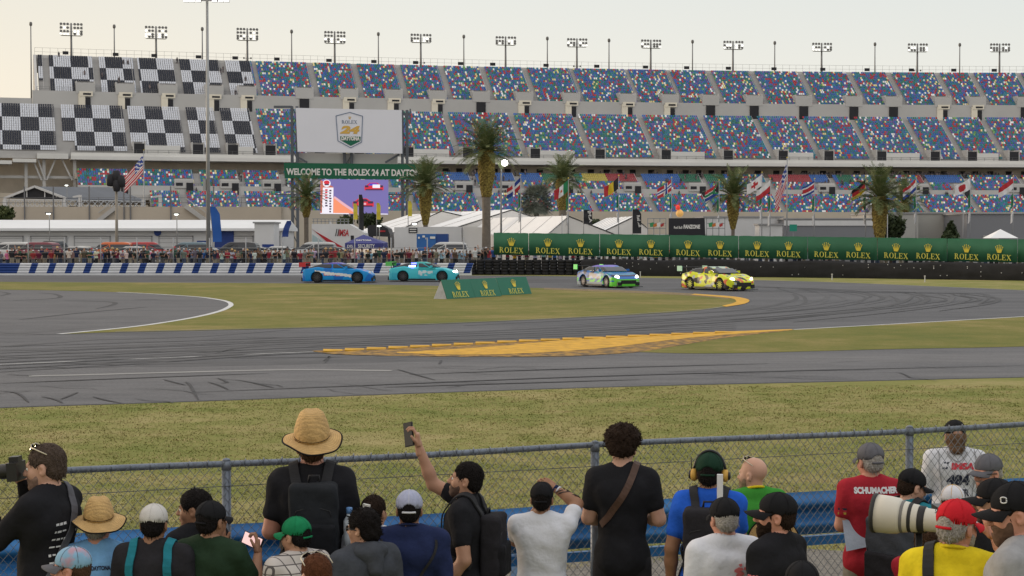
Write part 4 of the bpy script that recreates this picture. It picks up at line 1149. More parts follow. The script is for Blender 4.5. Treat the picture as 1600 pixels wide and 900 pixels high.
# stage with pitched roof
Y = 228.0
st = empty('concert_stage', 'open stage with dark pitched roof and white trusses', 'stage', (X_(110, Y), Y, G0)); o0 = st.location.copy()
M_stage_roof = mat('stage_roof', (0.085, 0.095, 0.115), .6, .12, .3)
M_truss = mat('truss_white', (0.55, 0.55, 0.56), .5, .1, 1)
P = lambda px, py, dy=0: at(px, py, Y + dy) - o0
mb = MB()
a, b, c = P(6, 310), P(54, 291.5), P(103, 310)
ridge = at(172, 292.5, Y + 22) - o0; e2 = at(226, 312.5, Y + 22) - o0
mb.add([a, b, c, e2, ridge, a + Vector((0, 0, -.3)), c + Vector((0, 0, -.3)), e2 + Vector((0, 0, -.3))], [(1, 2, 3, 4), (2, 6, 7, 3)], 0)
lft = at(120, 312, Y + 22) - o0
mb.add([a, b, ridge, lft], [(0, 1, 2, 3)], 0)
mb.add([a + Vector((0, .3, 0)), c + Vector((0, .3, 0)), b + Vector((0, .3, -.2))], [(0, 1, 2)], 1)
mb.build('roof', [M_stage_roof, M_dark], st)
mb = MB()
for q, r_ in ((a, b), (b, c)): mb.bar(q, r_, .3)
for z in (0, -1.0): mb.bar(a + Vector((0, -.1, z - .2)), c + Vector((0, -.1, z - .2)), .16); mb.bar(c + Vector((0, 0, z - .2)), e2 + Vector((0, 0, z - .2)), .14)
n = 13
for i in range(n):
    t0, t1 = i / n, (i + 1) / n
    p0 = a.lerp(c, t0); p1 = a.lerp(c, t1); q0 = c.lerp(e2, t0); q1 = c.lerp(e2, t1)
    for s0, s1 in ((p0, p1), (q0, q1)):
        mb.bar(s0 + Vector((0, -.1, -.2)), s1 + Vector((0, -.1, -1.2)), .1); mb.bar(s0 + Vector((0, -.1, -1.2)), s1 + Vector((0, -.1, -.2)), .1)
for px in (20, 42, 70, 88): mb.bar(P(px, 308, .1), P(px, np.interp(px, [6, 54, 103], [309, 294, 309]), .1), .12)
mb.build('roof_truss', M_truss, st)
for px, dy in ((8, 0), (100, 0), (122, 20), (224, 20)):
    p = at(px, 312, Y + dy) - o0; MB().bar(p, Vector((p.x, p.y, 0)), .5).build('tower', M_truss, st)
mb = MB(); mb.box(((a.x + c.x) / 2 + 5, 10, 1.6), (22, 18, .4)); mb.build('deck', M_dark, st)
for px, py0, py1 in ((113, 302, 314), (256, 302, 314)):
    pass
for px, py, Yl, lb in ((115, 322, 224, 'black hanging line array loudspeaker left of the stage front'), (240, 322, 224, 'black hanging line array loudspeaker between stage and mast')):
    root = empty('line_array', lb, 'loudspeaker', (X_(px, Yl), Yl, G0), 0, 'hanging loudspeaker arrays')
    zt_ = Z_(py, Yl) - G0; zb_ = Z_(346 if px > 200 else 334, Yl) - G0
    MB().bar((.9, .3, 0), (.9, .3, zt_ + 1.5), .4).build('mast', M_truss, root)
    mb = MB(); mb.bar((.9, .3, zt_ + 1.4), (0, 0, zt_ + 1.2), .25); mb.build('boom', M_truss, root)
    k = 7
    for j in range(k):
        z = zt_ + (zb_ - zt_) * (j + .5) / k; mb = MB(); mb.box((.05 * j * j / 10 - .1, -.1 * j / k, z), (.78, .5, (zt_ - zb_) / k * .92)); mb.build('speaker_box', M_dark, root)
# low beige buildings under the tiers on the left
Y = 205.0
bb = empty('concrete_building', 'long beige concrete building behind the garage roof', 'building', (X_(200, Y), Y, G0)); o0 = bb.location.copy()
mb = MB(); zt = Z_(323, Y) - G0
mb.box((X_(30, Y) / 2 + X_(440, Y) / 2 - o0.x - 20, 4, zt / 2), (X_(440, Y) - X_(30, Y) + 40, 8, zt)); mb.build('wall', mat('beige_block', (.46, .40, .33), .85, .1, .2), bb)
mb = MB()
for z in (.5, 1.1): mb.bar((X_(-40, Y) - o0.x, -.1, zt + z), (X_(440, Y) - o0.x, -.1, zt + z), .05)
for x in np.arange(X_(-40, Y), X_(440, Y), 2.2): mb.bar((x - o0.x, -.1, zt), (x - o0.x, -.1, zt + 1.15), .05)
mb.build('railing', M_rail, bb)
mb = MB()
for px in (40, 85, 141, 195, 205, 268, 335): m2 = MB(); m2.bar((X_(px, Y) - o0.x, -.15, 0), (X_(px, Y) - o0.x, -.15, zt + 2.5), .14); m2.build('cable_post', M_rail, bb)
for a_, b_ in (((154, 345), (180, 325)), ((290, 322), (322, 345))):
    m2 = MB(); p, q = at(*a_, Y - .3) - o0, at(*b_, Y - .3) - o0
    m2.bar(p, q, .5); m2.bar(p + Vector((0, 0, 1)), q + Vector((0, 0, 1)), .1); m2.build('outside_stair', M_conc, bb)

# screen tower
Y = 258.0
sc = empty('screen_tower', 'steel tower carrying a white sponsor board and a big race screen', 'screen tower', (X_(540, Y), Y, G0)); o0 = sc.location.copy()
P = lambda px, py, dy=0.0: at(px, py, Y + dy) - o0
M_board = mat('board_white', (0.70, 0.71, 0.78), .6, .02, .2)
M_tower = mat('tower_steel', (0.10, 0.11, 0.13), .6, .1, .5)
def panel(name, c4, m, thick, parent):      # four px corners (ccw from bottom left)
    mb = MB(); f = [P(x, y) for x, y in c4]; b = [p + Vector((0, thick, 0)) for p in f]
    mb.add(f + b, [(0, 1, 2, 3), (7, 6, 5, 4), (0, 4, 5, 1), (1, 5, 6, 2), (2, 6, 7, 3), (3, 7, 4, 0)]); return mb.build(name, m, parent)
board = panel('sponsor_board', [(465, 237), (628.5, 240), (627.5, 172), (462, 168.5)], M_board, .6, sc)
sgn = panel('welcome_sign', [(445, 278.5), (669, 280.8), (669, 256.8), (443.5, 254.5)], mat('sign_green', hx(24, 92, 66), .6, .05, .3), .5, sc)
M_lcd = mat('screen_tarmac', (0.05, 0.05, 0.10), .4, 0, emit=hx(118, 108, 170), es=.95)
scr = panel('race_screen', [(500, 334), (606.5, 335.5), (606.5, 281), (500, 279.8)], M_lcd, .5, sc)
M_scr = [mat('screen_' + n, (0.02, 0.02, 0.02), .4, 0, emit=hx(*c), es=1.0) for n, c in (('white', (245, 240, 250)), ('orange', (250, 150, 110)), ('red', (215, 40, 60)), ('dark', (60, 40, 70)), ('rust', (200, 110, 90)), ('pink', (235, 180, 190)), ('blue', (70, 70, 200)))]
mb = MB(); lay = [0]
def spoly(pts, mi):
    lay[0] += 1; mb.add([P(x, y, -.03 - .006 * lay[0]) for x, y in pts][::-1], [tuple(range(len(pts)))], mi)
spoly([(500.5, 333.5), (521, 333.5), (521, 292), (506, 284), (500.5, 281)], 4)
spoly([(521, 333), (521, 309), (535, 320), (551, 330), (556, 334)], 1)
spoly([(521, 309), (523, 306.5), (536, 316), (552, 327), (560, 334), (556, 334), (535, 320)], 5)
spoly([(503, 333), (520.5, 333.4), (521, 293), (504.5, 293)], 0)
for k, (a, b) in enumerate(((508, 512), (514.5, 518))):
    for j in range(9 if k else 7): spoly([(a, 298 + j * 4.1 + k), (a, 295.6 + j * 4.1 + k), (b - (j * 7 % 3) * .4, 295.6 + j * 4.1 + k), (b - (j * 7 % 3) * .4, 298 + j * 4.1 + k)], 2 if (k == 0 and j < 4) else 3)
spoly([(504 + 6.2 * math.cos(-t * .5236) + 6.5, 286.5 + 5.8 * math.sin(-t * .5236)) for t in range(12)][::-1], 0)
spoly([(510.5 + 4.6 * math.cos(-t * .5236), 285 + 3.2 * math.sin(-t * .5236)) for t in range(12)][::-1], 2)
spoly([(507, 289.4), (507, 287.4), (514, 287.4), (514, 289.4)], 3)
for dx, dy, s_ in ((0, 0, 1.0), (18.5, -25.5, .9)):      # red race cars on the screen
    q = lambda x, y: (551 + dx + x * s_, 321 + dy + y * s_)
    spoly([q(0, 2), q(0, -5), q(4, -7), q(9, -11), q(22, -11), q(28, -7), q(33, -5), q(33, 2)], 2)
    spoly([q(6, -6), q(10, -10), q(21, -10), q(26, -6)], 3 if dx == 0 else 6); spoly([q(1, -3), q(1, -6.5), q(7, -6.5), q(7, -3)], 3); spoly([q(24, -3), q(24, -6.5), q(32, -6.5), q(32, -3)], 3); spoly([q(2, 2), q(2, 0), q(31, 0), q(31, 2)], 3)
    if dx: spoly([q(14, -2), q(14, -8), q(27, -8), q(27, -2)], 0)
    else: spoly([q(12, -1), q(12, -4), q(21, -4), q(21, -1)], 5)
spoly([(500.5, 334), (500.5, 332.6), (545, 333), (545, 334.5)], 0); spoly([(588, 335), (588, 333.6), (606, 333.9), (606, 335.2)], 0)
mb.build('screen_picture', M_scr, scr)
# words
xd = (P(628, 240) - P(465, 237)).normalized(); nrm = Vector((0, 1, 0)); 
mb = MB(); s_ = Y / F
text(mb, 'WELCOME TO THE ROLEX 24 AT DAYTONA', frame(P(556, 274.5, -.05), (P(669, 280.8) - P(445, 278.5)), (0, 1, 0), (0, 0, 1)), 10.6 * s_, 217 * s_, 0, .035)
mb.build('lettering', M_white_trim, sgn)
mb = MB()
c = lambda x, y, d=-.05: P(x, y, d)
def outline(pts, w, mi):
    for i in range(len(pts)):
        a, b = pts[i], pts[(i + 1) % len(pts)]; mb.bar(c(*a), c(*b), w, .03, mi, (0, 1, 0))
outline([(525, 181), (546.5, 175.5), (566.5, 181.5), (565, 222), (548, 231), (528, 220)], .12, 0)
mb.add([c(531.5, 213), c(563.5, 213.8), c(563, 220.5), (c(548, 228)), c(532, 219)][::-1], [(0, 1, 2, 3, 4)], 1)
word_mark(mb, frame(c(546, 193.3), xd, nrm, (0, 0, 1)), 5.4 * s_, 0)
crown(mb, frame(c(546.5, 186.2), xd, nrm, (0, 0, 1)), 4.6 * s_, 2)
text(mb, '24', frame(c(546.5, 209), xd, nrm, (0, 0, 1)), 12.5 * s_, 31 * s_, 2, .06, .2)
mb.add([c(532.5, 217.8, -.09), c(562.5, 218.2, -.09), c(562, 213.3, -.09), c(532, 212.5, -.09)], [(0, 1, 2, 3)], 1)
text(mb, 'DAYTONA', frame(c(547.5, 219.6, -.12), xd, nrm, (0, 0, 1)), 6.6 * s_, 29 * s_, 3, .06, .15)
mb.build('lettering', [mat('logo_grey', hx(110, 125, 150), .5, 0), mat('logo_green', hx(20, 100, 76), .5, 0), mat('logo_gold', hx(205, 165, 80), .5, 0), M_white_trim], board)
def truss(x0, x1, y0, y1, dy, nm):
    mb = MB(); a0, a1, b0, b1 = P(x0, y0, dy), P(x1, y0, dy), P(x0, y1, dy), P(x1, y1, dy)
    a0.z = a1.z = 0; mb.bar(a0, b0, .42); mb.bar(a1, b1, .42)
    n = max(3, int((b0.z) / 1.6))
    for i in range(n):
        t0, t1 = i / n, (i + 1) / n
        mb.bar(a0.lerp(b0, t0), a1.lerp(b1, t1) if i % 2 == 0 else a1.lerp(b1, t0), .14) if i % 2 == 0 else mb.bar(a1.lerp(b1, t0), a0.lerp(b0, t1), .14)
    mb.build(nm, M_tower, sc)
truss(456, 464, 0, 166, .9, 'truss_column'); truss(628.5, 636, 0, 172, .9, 'truss_column'); truss(538, 549, 0, 190, 1.2, 'truss_column')
mb = MB(); mb.bar(P(466, 246, .8), P(480, 254, .8), .3); mb.bar(P(602, 254, .8), P(624, 241, .8), .3); mb.bar(P(428, 167, .9), P(456, 167, .9), .35); mb.bar(P(628, 178, .9), P(642, 178, .9), .35); mb.bar(P(641, 170, .9), P(641, 190, .9), .2)
mb.bar(P(430, 304, .9), P(500, 304, .9), .2); mb.bar(P(606, 304, .9), P(645, 304, .9), .2)
mb.build('brackets', M_tower, sc)
panel('rear_panel', [(464, 256), (620, 258), (620, 240), (464, 238)], M_fascia, .2, sc).location.y = 1.6

# tents
M_tent = mat('tent_white', (0.78, 0.785, 0.80), .6, .05, .4)
M_tent_side = mat('tent_side', (0.70, 0.68, 0.66), .7, .06, .4)
def gable_tent(name, lab, pts, Y, depth, wall_py, shift, group=None):
    """front gable: left eave, ridge, right eave in px; the ridge runs back by depth and shifts sideways"""
    t = empty(name, lab, 'tent', (X_(pts[1][0], Y), Y, G0), 0, group); o0 = t.location.copy()
    a, b, c_ = [at(x, y, Y) - o0 for x, y in pts]; d = Vector((shift, depth, 0))
    mb = MB(); mb.add([a, b, c_, a + d, b + d, c_ + d], [(0, 3, 4, 1), (1, 4, 5, 2)]); mb.add([p - Vector((0, 0, .12)) for p in (a, b, c_, a + d, b + d, c_ + d)], [(1, 4, 3, 0), (2, 5, 4, 1)])
    mb.build('roof', M_tent, t)
    mb = MB(); ga, gc = Vector((a.x, a.y, 0)), Vector((c_.x, c_.y, 0))
    e = Vector((0, .05, -.13))
    mb.add([ga + Vector((0, .05, 0)), gc + Vector((0, .05, 0)), c_ + e, b + e, a + e], [(0, 1, 2, 3, 4)]); mb.add([ga, a + e, a + d + e, ga + d], [(0, 1, 2, 3)]); mb.add([gc, gc + d, c_ + d + e, c_ + e], [(0, 1, 2, 3)])
    mb.build('walls', M_tent_side, t)
    mb = MB()
    for k in range(1, 7):
        q = d * (k / 7); mb.bar(a + q + Vector((0, 0, .03)), b + q + Vector((0, 0, .03)), .06); mb.bar(b + q + Vector((0, 0, .03)), c_ + q + Vector((0, 0, .03)), .06)
    mb.build('seams', M_tent_side, t)
    return t
gable_tent('event_tent', 'big white event tent behind the tallest palm and white trailer', [(690, 362), (800, 327), (905, 362)], 188, 40, 0, -14, 'white event tents')
gable_tent('event_tent', 'white gabled event tent just above the left end of the green banner', [(855, 366), (889, 337), (965, 367)], 168, 26, 0, -11, 'white event tents')
gable_tent('event_tent', 'small white pointed tent left of the black fan zone board', [(930, 367), (990, 338), (1012, 356)], 172, 14, 0, -2, 'white event tents')
gable_tent('event_tent', 'long white roofed pavilion left of the white trailer', [(610, 365), (690, 329), (760, 345)], 200, 22, 0, 4, 'white event tents')
t = empty('canopy_tent', 'small white pop-up canopy at the far right behind the banner', 'canopy', at(1563, 372, 150).to_2d().to_3d() + Vector((0, 0, G0))); 
zc, ze = Z_(358, 150) - G0, Z_(372, 150) - G0
mb = MB(); w = 1.25; mb.add([(-w, -w, ze), (w, -w, ze), (w, w, ze), (-w, w, ze), (0, 0, zc)], [(0, 1, 4), (1, 2, 4), (2, 3, 4), (3, 0, 4), (3, 2, 1, 0)]); mb.build('roof', M_tent, t)
for sx in (-w, w):
    for sy in (-w, w): MB().bar((sx * .96, sy * .96, 0), (sx * .96, sy * .96, ze), .06).build('leg', M_steel, t)

# white hospitality trailer with red sweep
Y = 172.0
tr = empty('hospitality_trailer', 'white double deck trailer with red sweep and dark lettering', 'trailer', (X_(540, Y), Y, G0)); o0 = tr.location.copy()
P = lambda px, py, dy=0.0: at(px, py, Y + dy) - o0
def prism(mb, pts, thick, mi=0, dy=0.0):
    f = [P(x, y, dy) for x, y in pts]; b = [p + Vector((0, thick, 0)) for p in f]; n = len(f)
    mb.add(f + b, [tuple(reversed(range(n))), tuple(range(n, 2 * n))] + [(i, (i + 1) % n, (i + 1) % n + n, i + n) for i in range(n)], mi)
mb = MB(); prism(mb, [(487, 350), (545, 350), (570, 364), (572, 388), (487, 388)], 4); mb.build('body', M_white_metal, tr)
mb = MB(); prism(mb, [(488, 358), (492, 361), (536, 386), (520, 386)], .05, 0, -.06); mb.build('red_sweep', mat('sweep_red', (.42, .02, .03), .5, .05, 1), tr)
mb = MB(); prism(mb, [(488, 366), (488, 387), (519, 387)], .05, 0, -.06); mb.build('grey_panel', mat('panel_aqua', (.36, .46, .48), .5, .05, 1), tr)
mb = MB(); text(mb, '//', frame(P(527, 369, -.05), (1, 0, 0), (0, 1, 0), (0, 0, 1)), .75, .45, 0, .02); text(mb, 'IMSA', frame(P(537, 369, -.05), (1, 0, 0), (0, 1, 0), (0, 0, 1)), .7, 1.05, 1, .03, .1); mb.build('lettering', [M_dark, mat('letter_red', (.45, .03, .04), .5, 0)], tr)
mb = MB(); prism(mb, [(548, 368), (553, 368), (553, 375), (548, 375)], .04, 0, -.05); mb.build('window', M_dark, tr)
mb = MB()
for px in range(490, 545, 6): mb.bar(P(px, 350, .3), P(px, 342, .3), .07)
for py in (342, 346): mb.bar(P(488, py, .3), P(546, py, .3), .07)
mb.build('roof_railing', M_steel, tr)
# arched black shelter
Y = 178.0
ar = empty('arched_shelter', 'black arched shelter behind the blue security canopy', 'shelter', (X_(592, Y), Y, G0)); o0 = ar.location.copy()
P = lambda px, py, dy=0.0: at(px, py, Y + dy) - o0
mb = MB(); prism(mb, [(574, 353), (580, 351.5), (596, 352), (606, 357), (609, 366), (611, 388), (576, 388)], 6); mb.build('shell', mat('shelter_black', (.03, .03, .036), .5, .15, .5), ar)
mb = MB(); prism(mb, [(583, 369), (606, 370), (607, 387), (584, 387)], .05, 0, -.05); mb.build('doorway', M_conc_dark, ar)
mb = MB(); prism(mb, [(592, 360), (602, 360), (602, 362.5), (592, 362.5)], .04, 0, -.05); mb.build('red_mark', mat('letter_red2', (.4, .03, .04), .5, 0), ar)
# white trailer + blue container
Y = 165.0
bt = empty('office_trailer', 'plain white office trailer under the pineapple trunked palm', 'trailer', (X_(668, Y), Y, G0)); o0 = bt.location.copy()
P = lambda px, py, dy=0.0: at(px, py, Y + dy) - o0
mb = MB(); prism(mb, [(616, 355), (721, 354), (722, 392), (616, 392)], 5); mb.build('body', M_white_metal, bt)
mb = MB(); prism(mb, [(638.5, 356), (652, 356), (652, 364), (638.5, 364)], .05, 0, -.06); mb.build('sign', M_dark, bt)
mb = MB()
for k in (357.5, 361): prism(mb, [(640, k), (650.5, k), (650.5, k + 1.6), (640, k + 1.6)], .03, 0, -.1)
mb.build('sign_lines', M_white_trim, bt)
mb = MB(); prism(mb, [(722.5, 354), (765, 356), (765, 392), (722.5, 392)], 4.4, 0, .3); mb.build('annex', M_tent_side, bt)
Y = 158.0
bc = empty('shipping_container', 'blue portable container in front of the white office trailer', 'container', (X_(675, Y), Y, G0)); o0 = bc.location.copy()
P = lambda px, py, dy=0.0: at(px, py, Y + dy) - o0
mb = MB(); prism(mb, [(651, 365.5), (681, 365.5), (681, 392), (651, 392)], 2.4); mb.build('body', mat('container_blue', (.03, .13, .38), .5, .1, 1), bc)
mb = MB(); prism(mb, [(681.3, 365.5), (700, 365.5), (700, 392), (681.3, 392)], 2.4, 0, .1); mb.build('dark_half', mat('container_navy', (.02, .06, .22), .5, .1, 1), bc)
mb = MB()
for x0, x1, y0, y1 in ((653, 656, 370, 373), (660, 664, 368, 371), (665, 666, 371, 374), (672, 680, 369.5, 373)): prism(mb, [(x0, y0), (x1, y0), (x1, y1), (x0, y1)], .03, 0, -.05)
mb.build('stickers', M_white_trim, bc)
# blue security canopy
Y = 150.0
cn = empty('security_canopy', 'blue pop-up canopy with white security lettering', 'canopy', (X_(568, Y), Y, G0)); o0 = cn.location.copy()
P = lambda px, py, dy=0.0: at(px, py, Y + dy) - o0
M_canopy = mat('canopy_blue', (.045, .05, .20), .6, .08, 1)
mb = MB(); A, B, C_, D_ = P(539, 380), P(599, 380), P(606, 379, 3.2), P(547, 379, 3.2); ap = P(568, 366.5, 1.6)
mb.add([A, B, C_, D_, ap, A - Vector((0, 0, .5)), B - Vector((0, 0, .5)), C_ - Vector((0, 0, .5)), D_ - Vector((0, 0, .5))], [(0, 1, 4), (1, 2, 4), (2, 3, 4), (3, 0, 4), (0, 5, 6, 1), (1, 6, 7, 2), (2, 7, 8, 3), (3, 8, 5, 0)]); mb.build('roof', M_canopy, cn)
mb = MB(); up = (ap - (A + B) / 2).normalized(); xd_ = (B - A).normalized()
text(mb, 'DAYTONA', frame((A + B) / 2 + up * .42 + Vector((0, -.04, .02)), xd_, xd_.cross(-up), up), .30, 1.35, 0, .02)
text(mb, 'SECURITY', frame((A + B) / 2 + Vector((.2, -.03, -.42)), xd_, (0, 1, 0), (0, 0, 1)), .33, 1.5, 0, .02); text(mb, 'DIS', frame(A + Vector((.45, -.03, -.4)), xd_, (0, 1, 0), (0, 0, 1)), .26, .5, 0, .02)
mb.build('lettering', M_white_trim, cn)
for p in (A, B, C_, D_): MB().bar(p - Vector((0, 0, .3)), (p.x, p.y, 0), .06).build('leg', M_steel, cn)
# fan zone board on its platform
Y = 160.0
fz = empty('fan_zone_platform', 'raised platform with a black fan zone board and caged sides', 'viewing platform', (X_(1073, Y), Y, G0)); o0 = fz.location.copy()
P = lambda px, py, dy=0.0: at(px, py, Y + dy) - o0
mb = MB(); prism(mb, [(1045, 341), (1101, 340.5), (1102, 369), (1045, 369)], .3); fzb = mb.build('board', mat('board_black', (.018, .018, .024), .5, .1, .5), fz)
mb = MB(); text(mb, 'FANZONE', frame(P(1081, 357.5, -.03), (1, 0, 0), (0, 1, 0), (0, 0, 1)), .40, 1.58, 0, .05); text(mb, 'Red Bull', frame(P(1059.5, 357.5, -.03), (1, 0, 0), (0, 1, 0), (0, 0, 1)), .26, .8, 0, .02); mb.build('lettering', M_white_trim, fzb)
mb = MB(); prism(mb, [(1012, 366), (1134, 366), (1134, 372), (1012, 372)], 3, 0, .4); mb.build('deck', M_white_metal, fz)
for x0 in (1012, 1104):
    mb = MB()
    for x in (x0, x0 + 9.5, x0 + 19, x0 + 28.5): mb.bar(P(x, 372, .35), P(x, 341, .35), .07)
    for y in (341.5, 349, 357): mb.bar(P(x0, y, .35), P(x0 + 28.5, y, .35), .07)
    mb.build('cage', M_steel, fz)
    mb = MB()
    for k, c_ in enumerate(('cg', 'co', 'cw', 'cr')): prism(mb, [(x0 + 3 + k * 5.5, 349 + (k % 2) * 2), (x0 + 9 + k * 5.5, 347 + (k % 2)), (x0 + 10 + k * 5, 354 - k % 2), (x0 + 4 + k * 5.5, 355)], .03, k, .28 - .01 * k)
    mb.build('colour_panel', [mat('art_green', (.05, .28, .12), .6, .1), mat('art_orange', (.55, .16, .03), .6, .1), M_white_trim, mat('art_red', (.4, .04, .04), .6, .1)], fz)
b = empty('inflated_ball', 'glowing red and yellow ornament on top of the fan zone platform', 'ornament', P(1062, 333, .8) + o0)
MB().lathe([(.02, -.4), (.2, -.35), (.34, -.2), (.38, 0), (.32, .18), (.17, .32), (.02, .38)], 14).build('globe', mat('ball_glow', (.6, .3, .05), .5, .2, 3, emit=(1, .62, .25), es=.3), b)
MB().lathe([(.02, .3), (.2, .34), (.22, .66), (.05, .8)], 8, (-.18, -.1, 0)).build('red_top', mat('ball_red', (.6, .02, .02), .5, .1, emit=(1, .1, .05), es=.4), b)
MB().bar((0, 0, -.7), (0, 0, -2.0), .2).build('stand', M_dark, b)

# grey buildings at the right
M_grey = mat('grey_building', (0.20, 0.205, 0.225), .7, .06, .2)
M_lgrey = mat('light_grey_building', (0.38, 0.375, 0.36), .7, .06, .2)
def block(name, lab, px0, px1, py0, Y, depth, m, cat='building', yaw=0):
    o = empty(name, lab, cat, (X_((px0 + px1) / 2, Y), Y, G0)); H = Z_(py0, Y) - G0; w = X_(px1, Y) - X_(px0, Y)
    MB().box((0, depth / 2, H / 2), (w, depth, H)).build('walls', m, o)
    MB().box((0, depth / 2, H + .08), (w + .3, depth + .3, .16)).build('roof_edge', M_trim, o)
    return o, H, w
o, H, w = block('service_building', 'long grey service building behind the Costa Rican flag', 1225, 1368, 343, 190, 10, M_grey)
mb = MB(); mb.box((0, -.06, H - .4), (w + .05, .1, .6)); mb.build('white_band', M_white_metal, o)
mb = MB(); text(mb, 'YOKOHAMA', frame((-1.6, -.09, 1.0), (1, 0, 0), (0, 1, 0), (0, 0, 1)), .62, 2.2, 0, .02); mb.build('lettering', mat('dull_red', (.20, .03, .05), .6, 0), o)
o, H, w = block('service_building', 'pale grey block building behind the thick trunked palm', 1368, 1434, 334, 192, 14, M_lgrey)
o, H, w = block('service_building', 'beige grey block building behind the dark conifer', 1434, 1510, 334, 196, 14, mat('warm_grey', (.36, .35, .325), .7, .06, .2))
o, H, w = block('service_building', 'large dark grey building with a vent at the far right', 1510, 1680, 334.5, 186, 14, M_grey)
MB().box((-3.4, -.05, H * .45), (1.7, .08, 1.0)).build('vent', M_lgrey, o); MB().box((3, -.05, H * .8), (.8, .08, .6)).build('sign', M_lgrey, o)
o, H, w = block('service_building', 'low white building behind the South African flag and palm', 1100, 1222, 340, 194, 10, M_white_metal)
o, H, w = block('service_booth', 'small white booth right of the fan zone platform', 1186, 1222, 352, 170, 3, M_white_metal, 'booth')
o = empty('green_sign', 'small green sign board beside the tall American flag pole', 'sign', (X_(1239, 170), 170, G0)); H = Z_(356, 170)
MB().box((0, 0, H - G0), (.75, .08, .7)).build('board', mat('exit_green', (.02, .28, .2), .5, .05), o); MB().bar((0, .06, 0), (0, .06, H - G0), .06).build('post', M_steel, o)
o, H, w = block('service_building', 'low white building with blue front left of the truss tower', 398, 428, 349, 168, 4, M_white_metal)
MB().box((.4, -.06, 1.0), (w * .6, .08, 1.9)).build('blue_front', M_bluepan, o)

# feather banners
def feather(px, yb, yt, Y, w, m, lab, lean=0):
    o = empty('feather_banner', lab, 'banner', (X_(px, Y), Y, G0), 0, 'feather banners in the paddock')
    z0, z1 = Z_(yb, Y) - G0, Z_(yt, Y) - G0
    MB().tube([(-w / 2, 0, 0), (-w / 2, 0, z0), (-w / 2 + lean * .4, 0, (z0 + z1) / 2), (-w / 2 + lean, 0, z1)], .04, 6).build('pole', M_steel, o)
    mb = MB(); n = 10
    for y in (-.04, -.06):
        vs = []
        for k in range(n + 1):
            t = k / n; z = z0 + (z1 - z0) * t; ww = w * (1 - .35 * max(0, t - .8) / .2); l = lean * t * t
            vs += [(-w / 2 + l, y, z), (-w / 2 + l + ww, y + .05 * math.sin(k), z)]
        mb.add(vs, [(2 * k, 2 * k + 1, 2 * k + 3, 2 * k + 2) for k in range(n)], 0, True)
    mb.build('cloth', m, o); return o, z0, z1
M_fblue = mat('flag_blue', (.02, .10, .38), .6, .1, 1); M_fblack = mat('flag_black', (.02, .02, .024), .6, .2, 1); M_fyel = mat('flag_yellow', (.55, .46, .05), .6, .1, 1); M_fwhite = mat('flag_white', (.62, .62, .64), .6, .05, 1)
feather(340, 378, 323, 160, .85, M_fblue, 'tall blue feather banner right of the floodlight mast', -.3)
for px, yb, yt, lb in ((918.5, 350, 328, 'black feather banner beside the gabled white tent'), (995, 365, 327, 'black feather banner in front of the pointed white tent')):
    o, z0, z1 = feather(px, yb, yt, 158, .82, M_fblack, lb)
    mb = MB(); text(mb, 'Red Bull' if px > 950 else 'IMSA', Matrix.Translation((0.05, -.09, (z0 + z1) / 2)) @ Matrix.Rotation(R(80), 4, 'Y'), .3, 1.1, 0, .02); mb.build('lettering', M_white_trim, o)
for px, yb, yt, lb in ((556, 343, 318, 'yellow feather banner under the left part of the race screen'), (592, 343, 317, 'yellow feather banner under the right edge of the race screen'), (641, 338, 314, 'yellow feather banner left of the white event tents')):
    feather(px, yb, yt, 176, .42, M_fyel, lb)
feather(565, 360, 304, 174, .5, M_fblack, 'dark tall feather banner in front of the race screen')
feather(446, 370, 345, 165, .6, M_bluepan, 'navy feather banner beside the truss tower base', .5)
feather(517, 378, 345, 178, .3, M_fwhite, 'thin white feather banner behind the white trailer')
# =================================================================== PALMS AND TREES
M_frond = mat('palm_fronds', (0.095, 0.128, 0.048), .6, .25, 1.5, col2=(0.20, 0.215, 0.10), ramp=(.45, .62), vs2=.9, spec=.2)
M_frond_dead = mat('dry_fronds', (0.20, 0.15, 0.08), .8, .25, 2)
M_boot = mat('palm_boots', (0.12, 0.085, 0.024), .9, .45, 5.0, col2=(0.24, 0.185, 0.045), ramp=(.4, .6), vs2=6.0, bump=.8, bs=8)
M_trunk = mat('palm_trunk', (0.17, 0.145, 0.12), .9, .25, 3.0, bump=.6, bs=10)
def frond(mb, base, az, el, L, seed, npair=26, lw=.055, droop=1.0):
    r = random.Random(seed)
    d = Vector((math.cos(az) * math.cos(el), math.sin(az) * math.cos(el), math.sin(el))); p = Vector(base); pts = [p.copy()]
    n = 12
    for i in range(n):
        d = (d + Vector((0, 0, -.085 * droop * (1 + i * .12)))).normalized(); p = p + d * (L / n); pts.append(p.copy())
    mb.tube(pts, [.045 * (1 - i / (n + 2)) for i in range(n + 1)], 3, 0, False)
    for i in range(npair):
        t = .10 + .9 * i / npair; k = t * n; a = int(min(k, n - 1)); q = pts[a].lerp(pts[a + 1], k - a); dd = (pts[a + 1] - pts[a]).normalized()
        side = dd.cross(Vector((0, 0, 1)));
        if side.length < .05: side = Vector((-math.sin(az), math.cos(az), 0))
        side.normalize(); up = side.cross(dd)
        ll = L * (.20 * math.sin(PI * min(1, .12 + t * .88)) ** .6 + .02) * r.uniform(.85, 1.1)
        for s in (-1, 1):
            v = (side * s * .75 + dd * .62 + up * r.uniform(.1, .45) + Vector((0, 0, -.15))).normalized()
            e = q + v * ll; w = dd * lw
            m = q + v * ll * .5 + Vector((0, 0, .02))
            mb.add([q - w * .6, q + w * .6, m + w, m - w, e + Vector((0, 0, -.06 * ll))], [(0, 1, 2, 3), (3, 2, 4)])
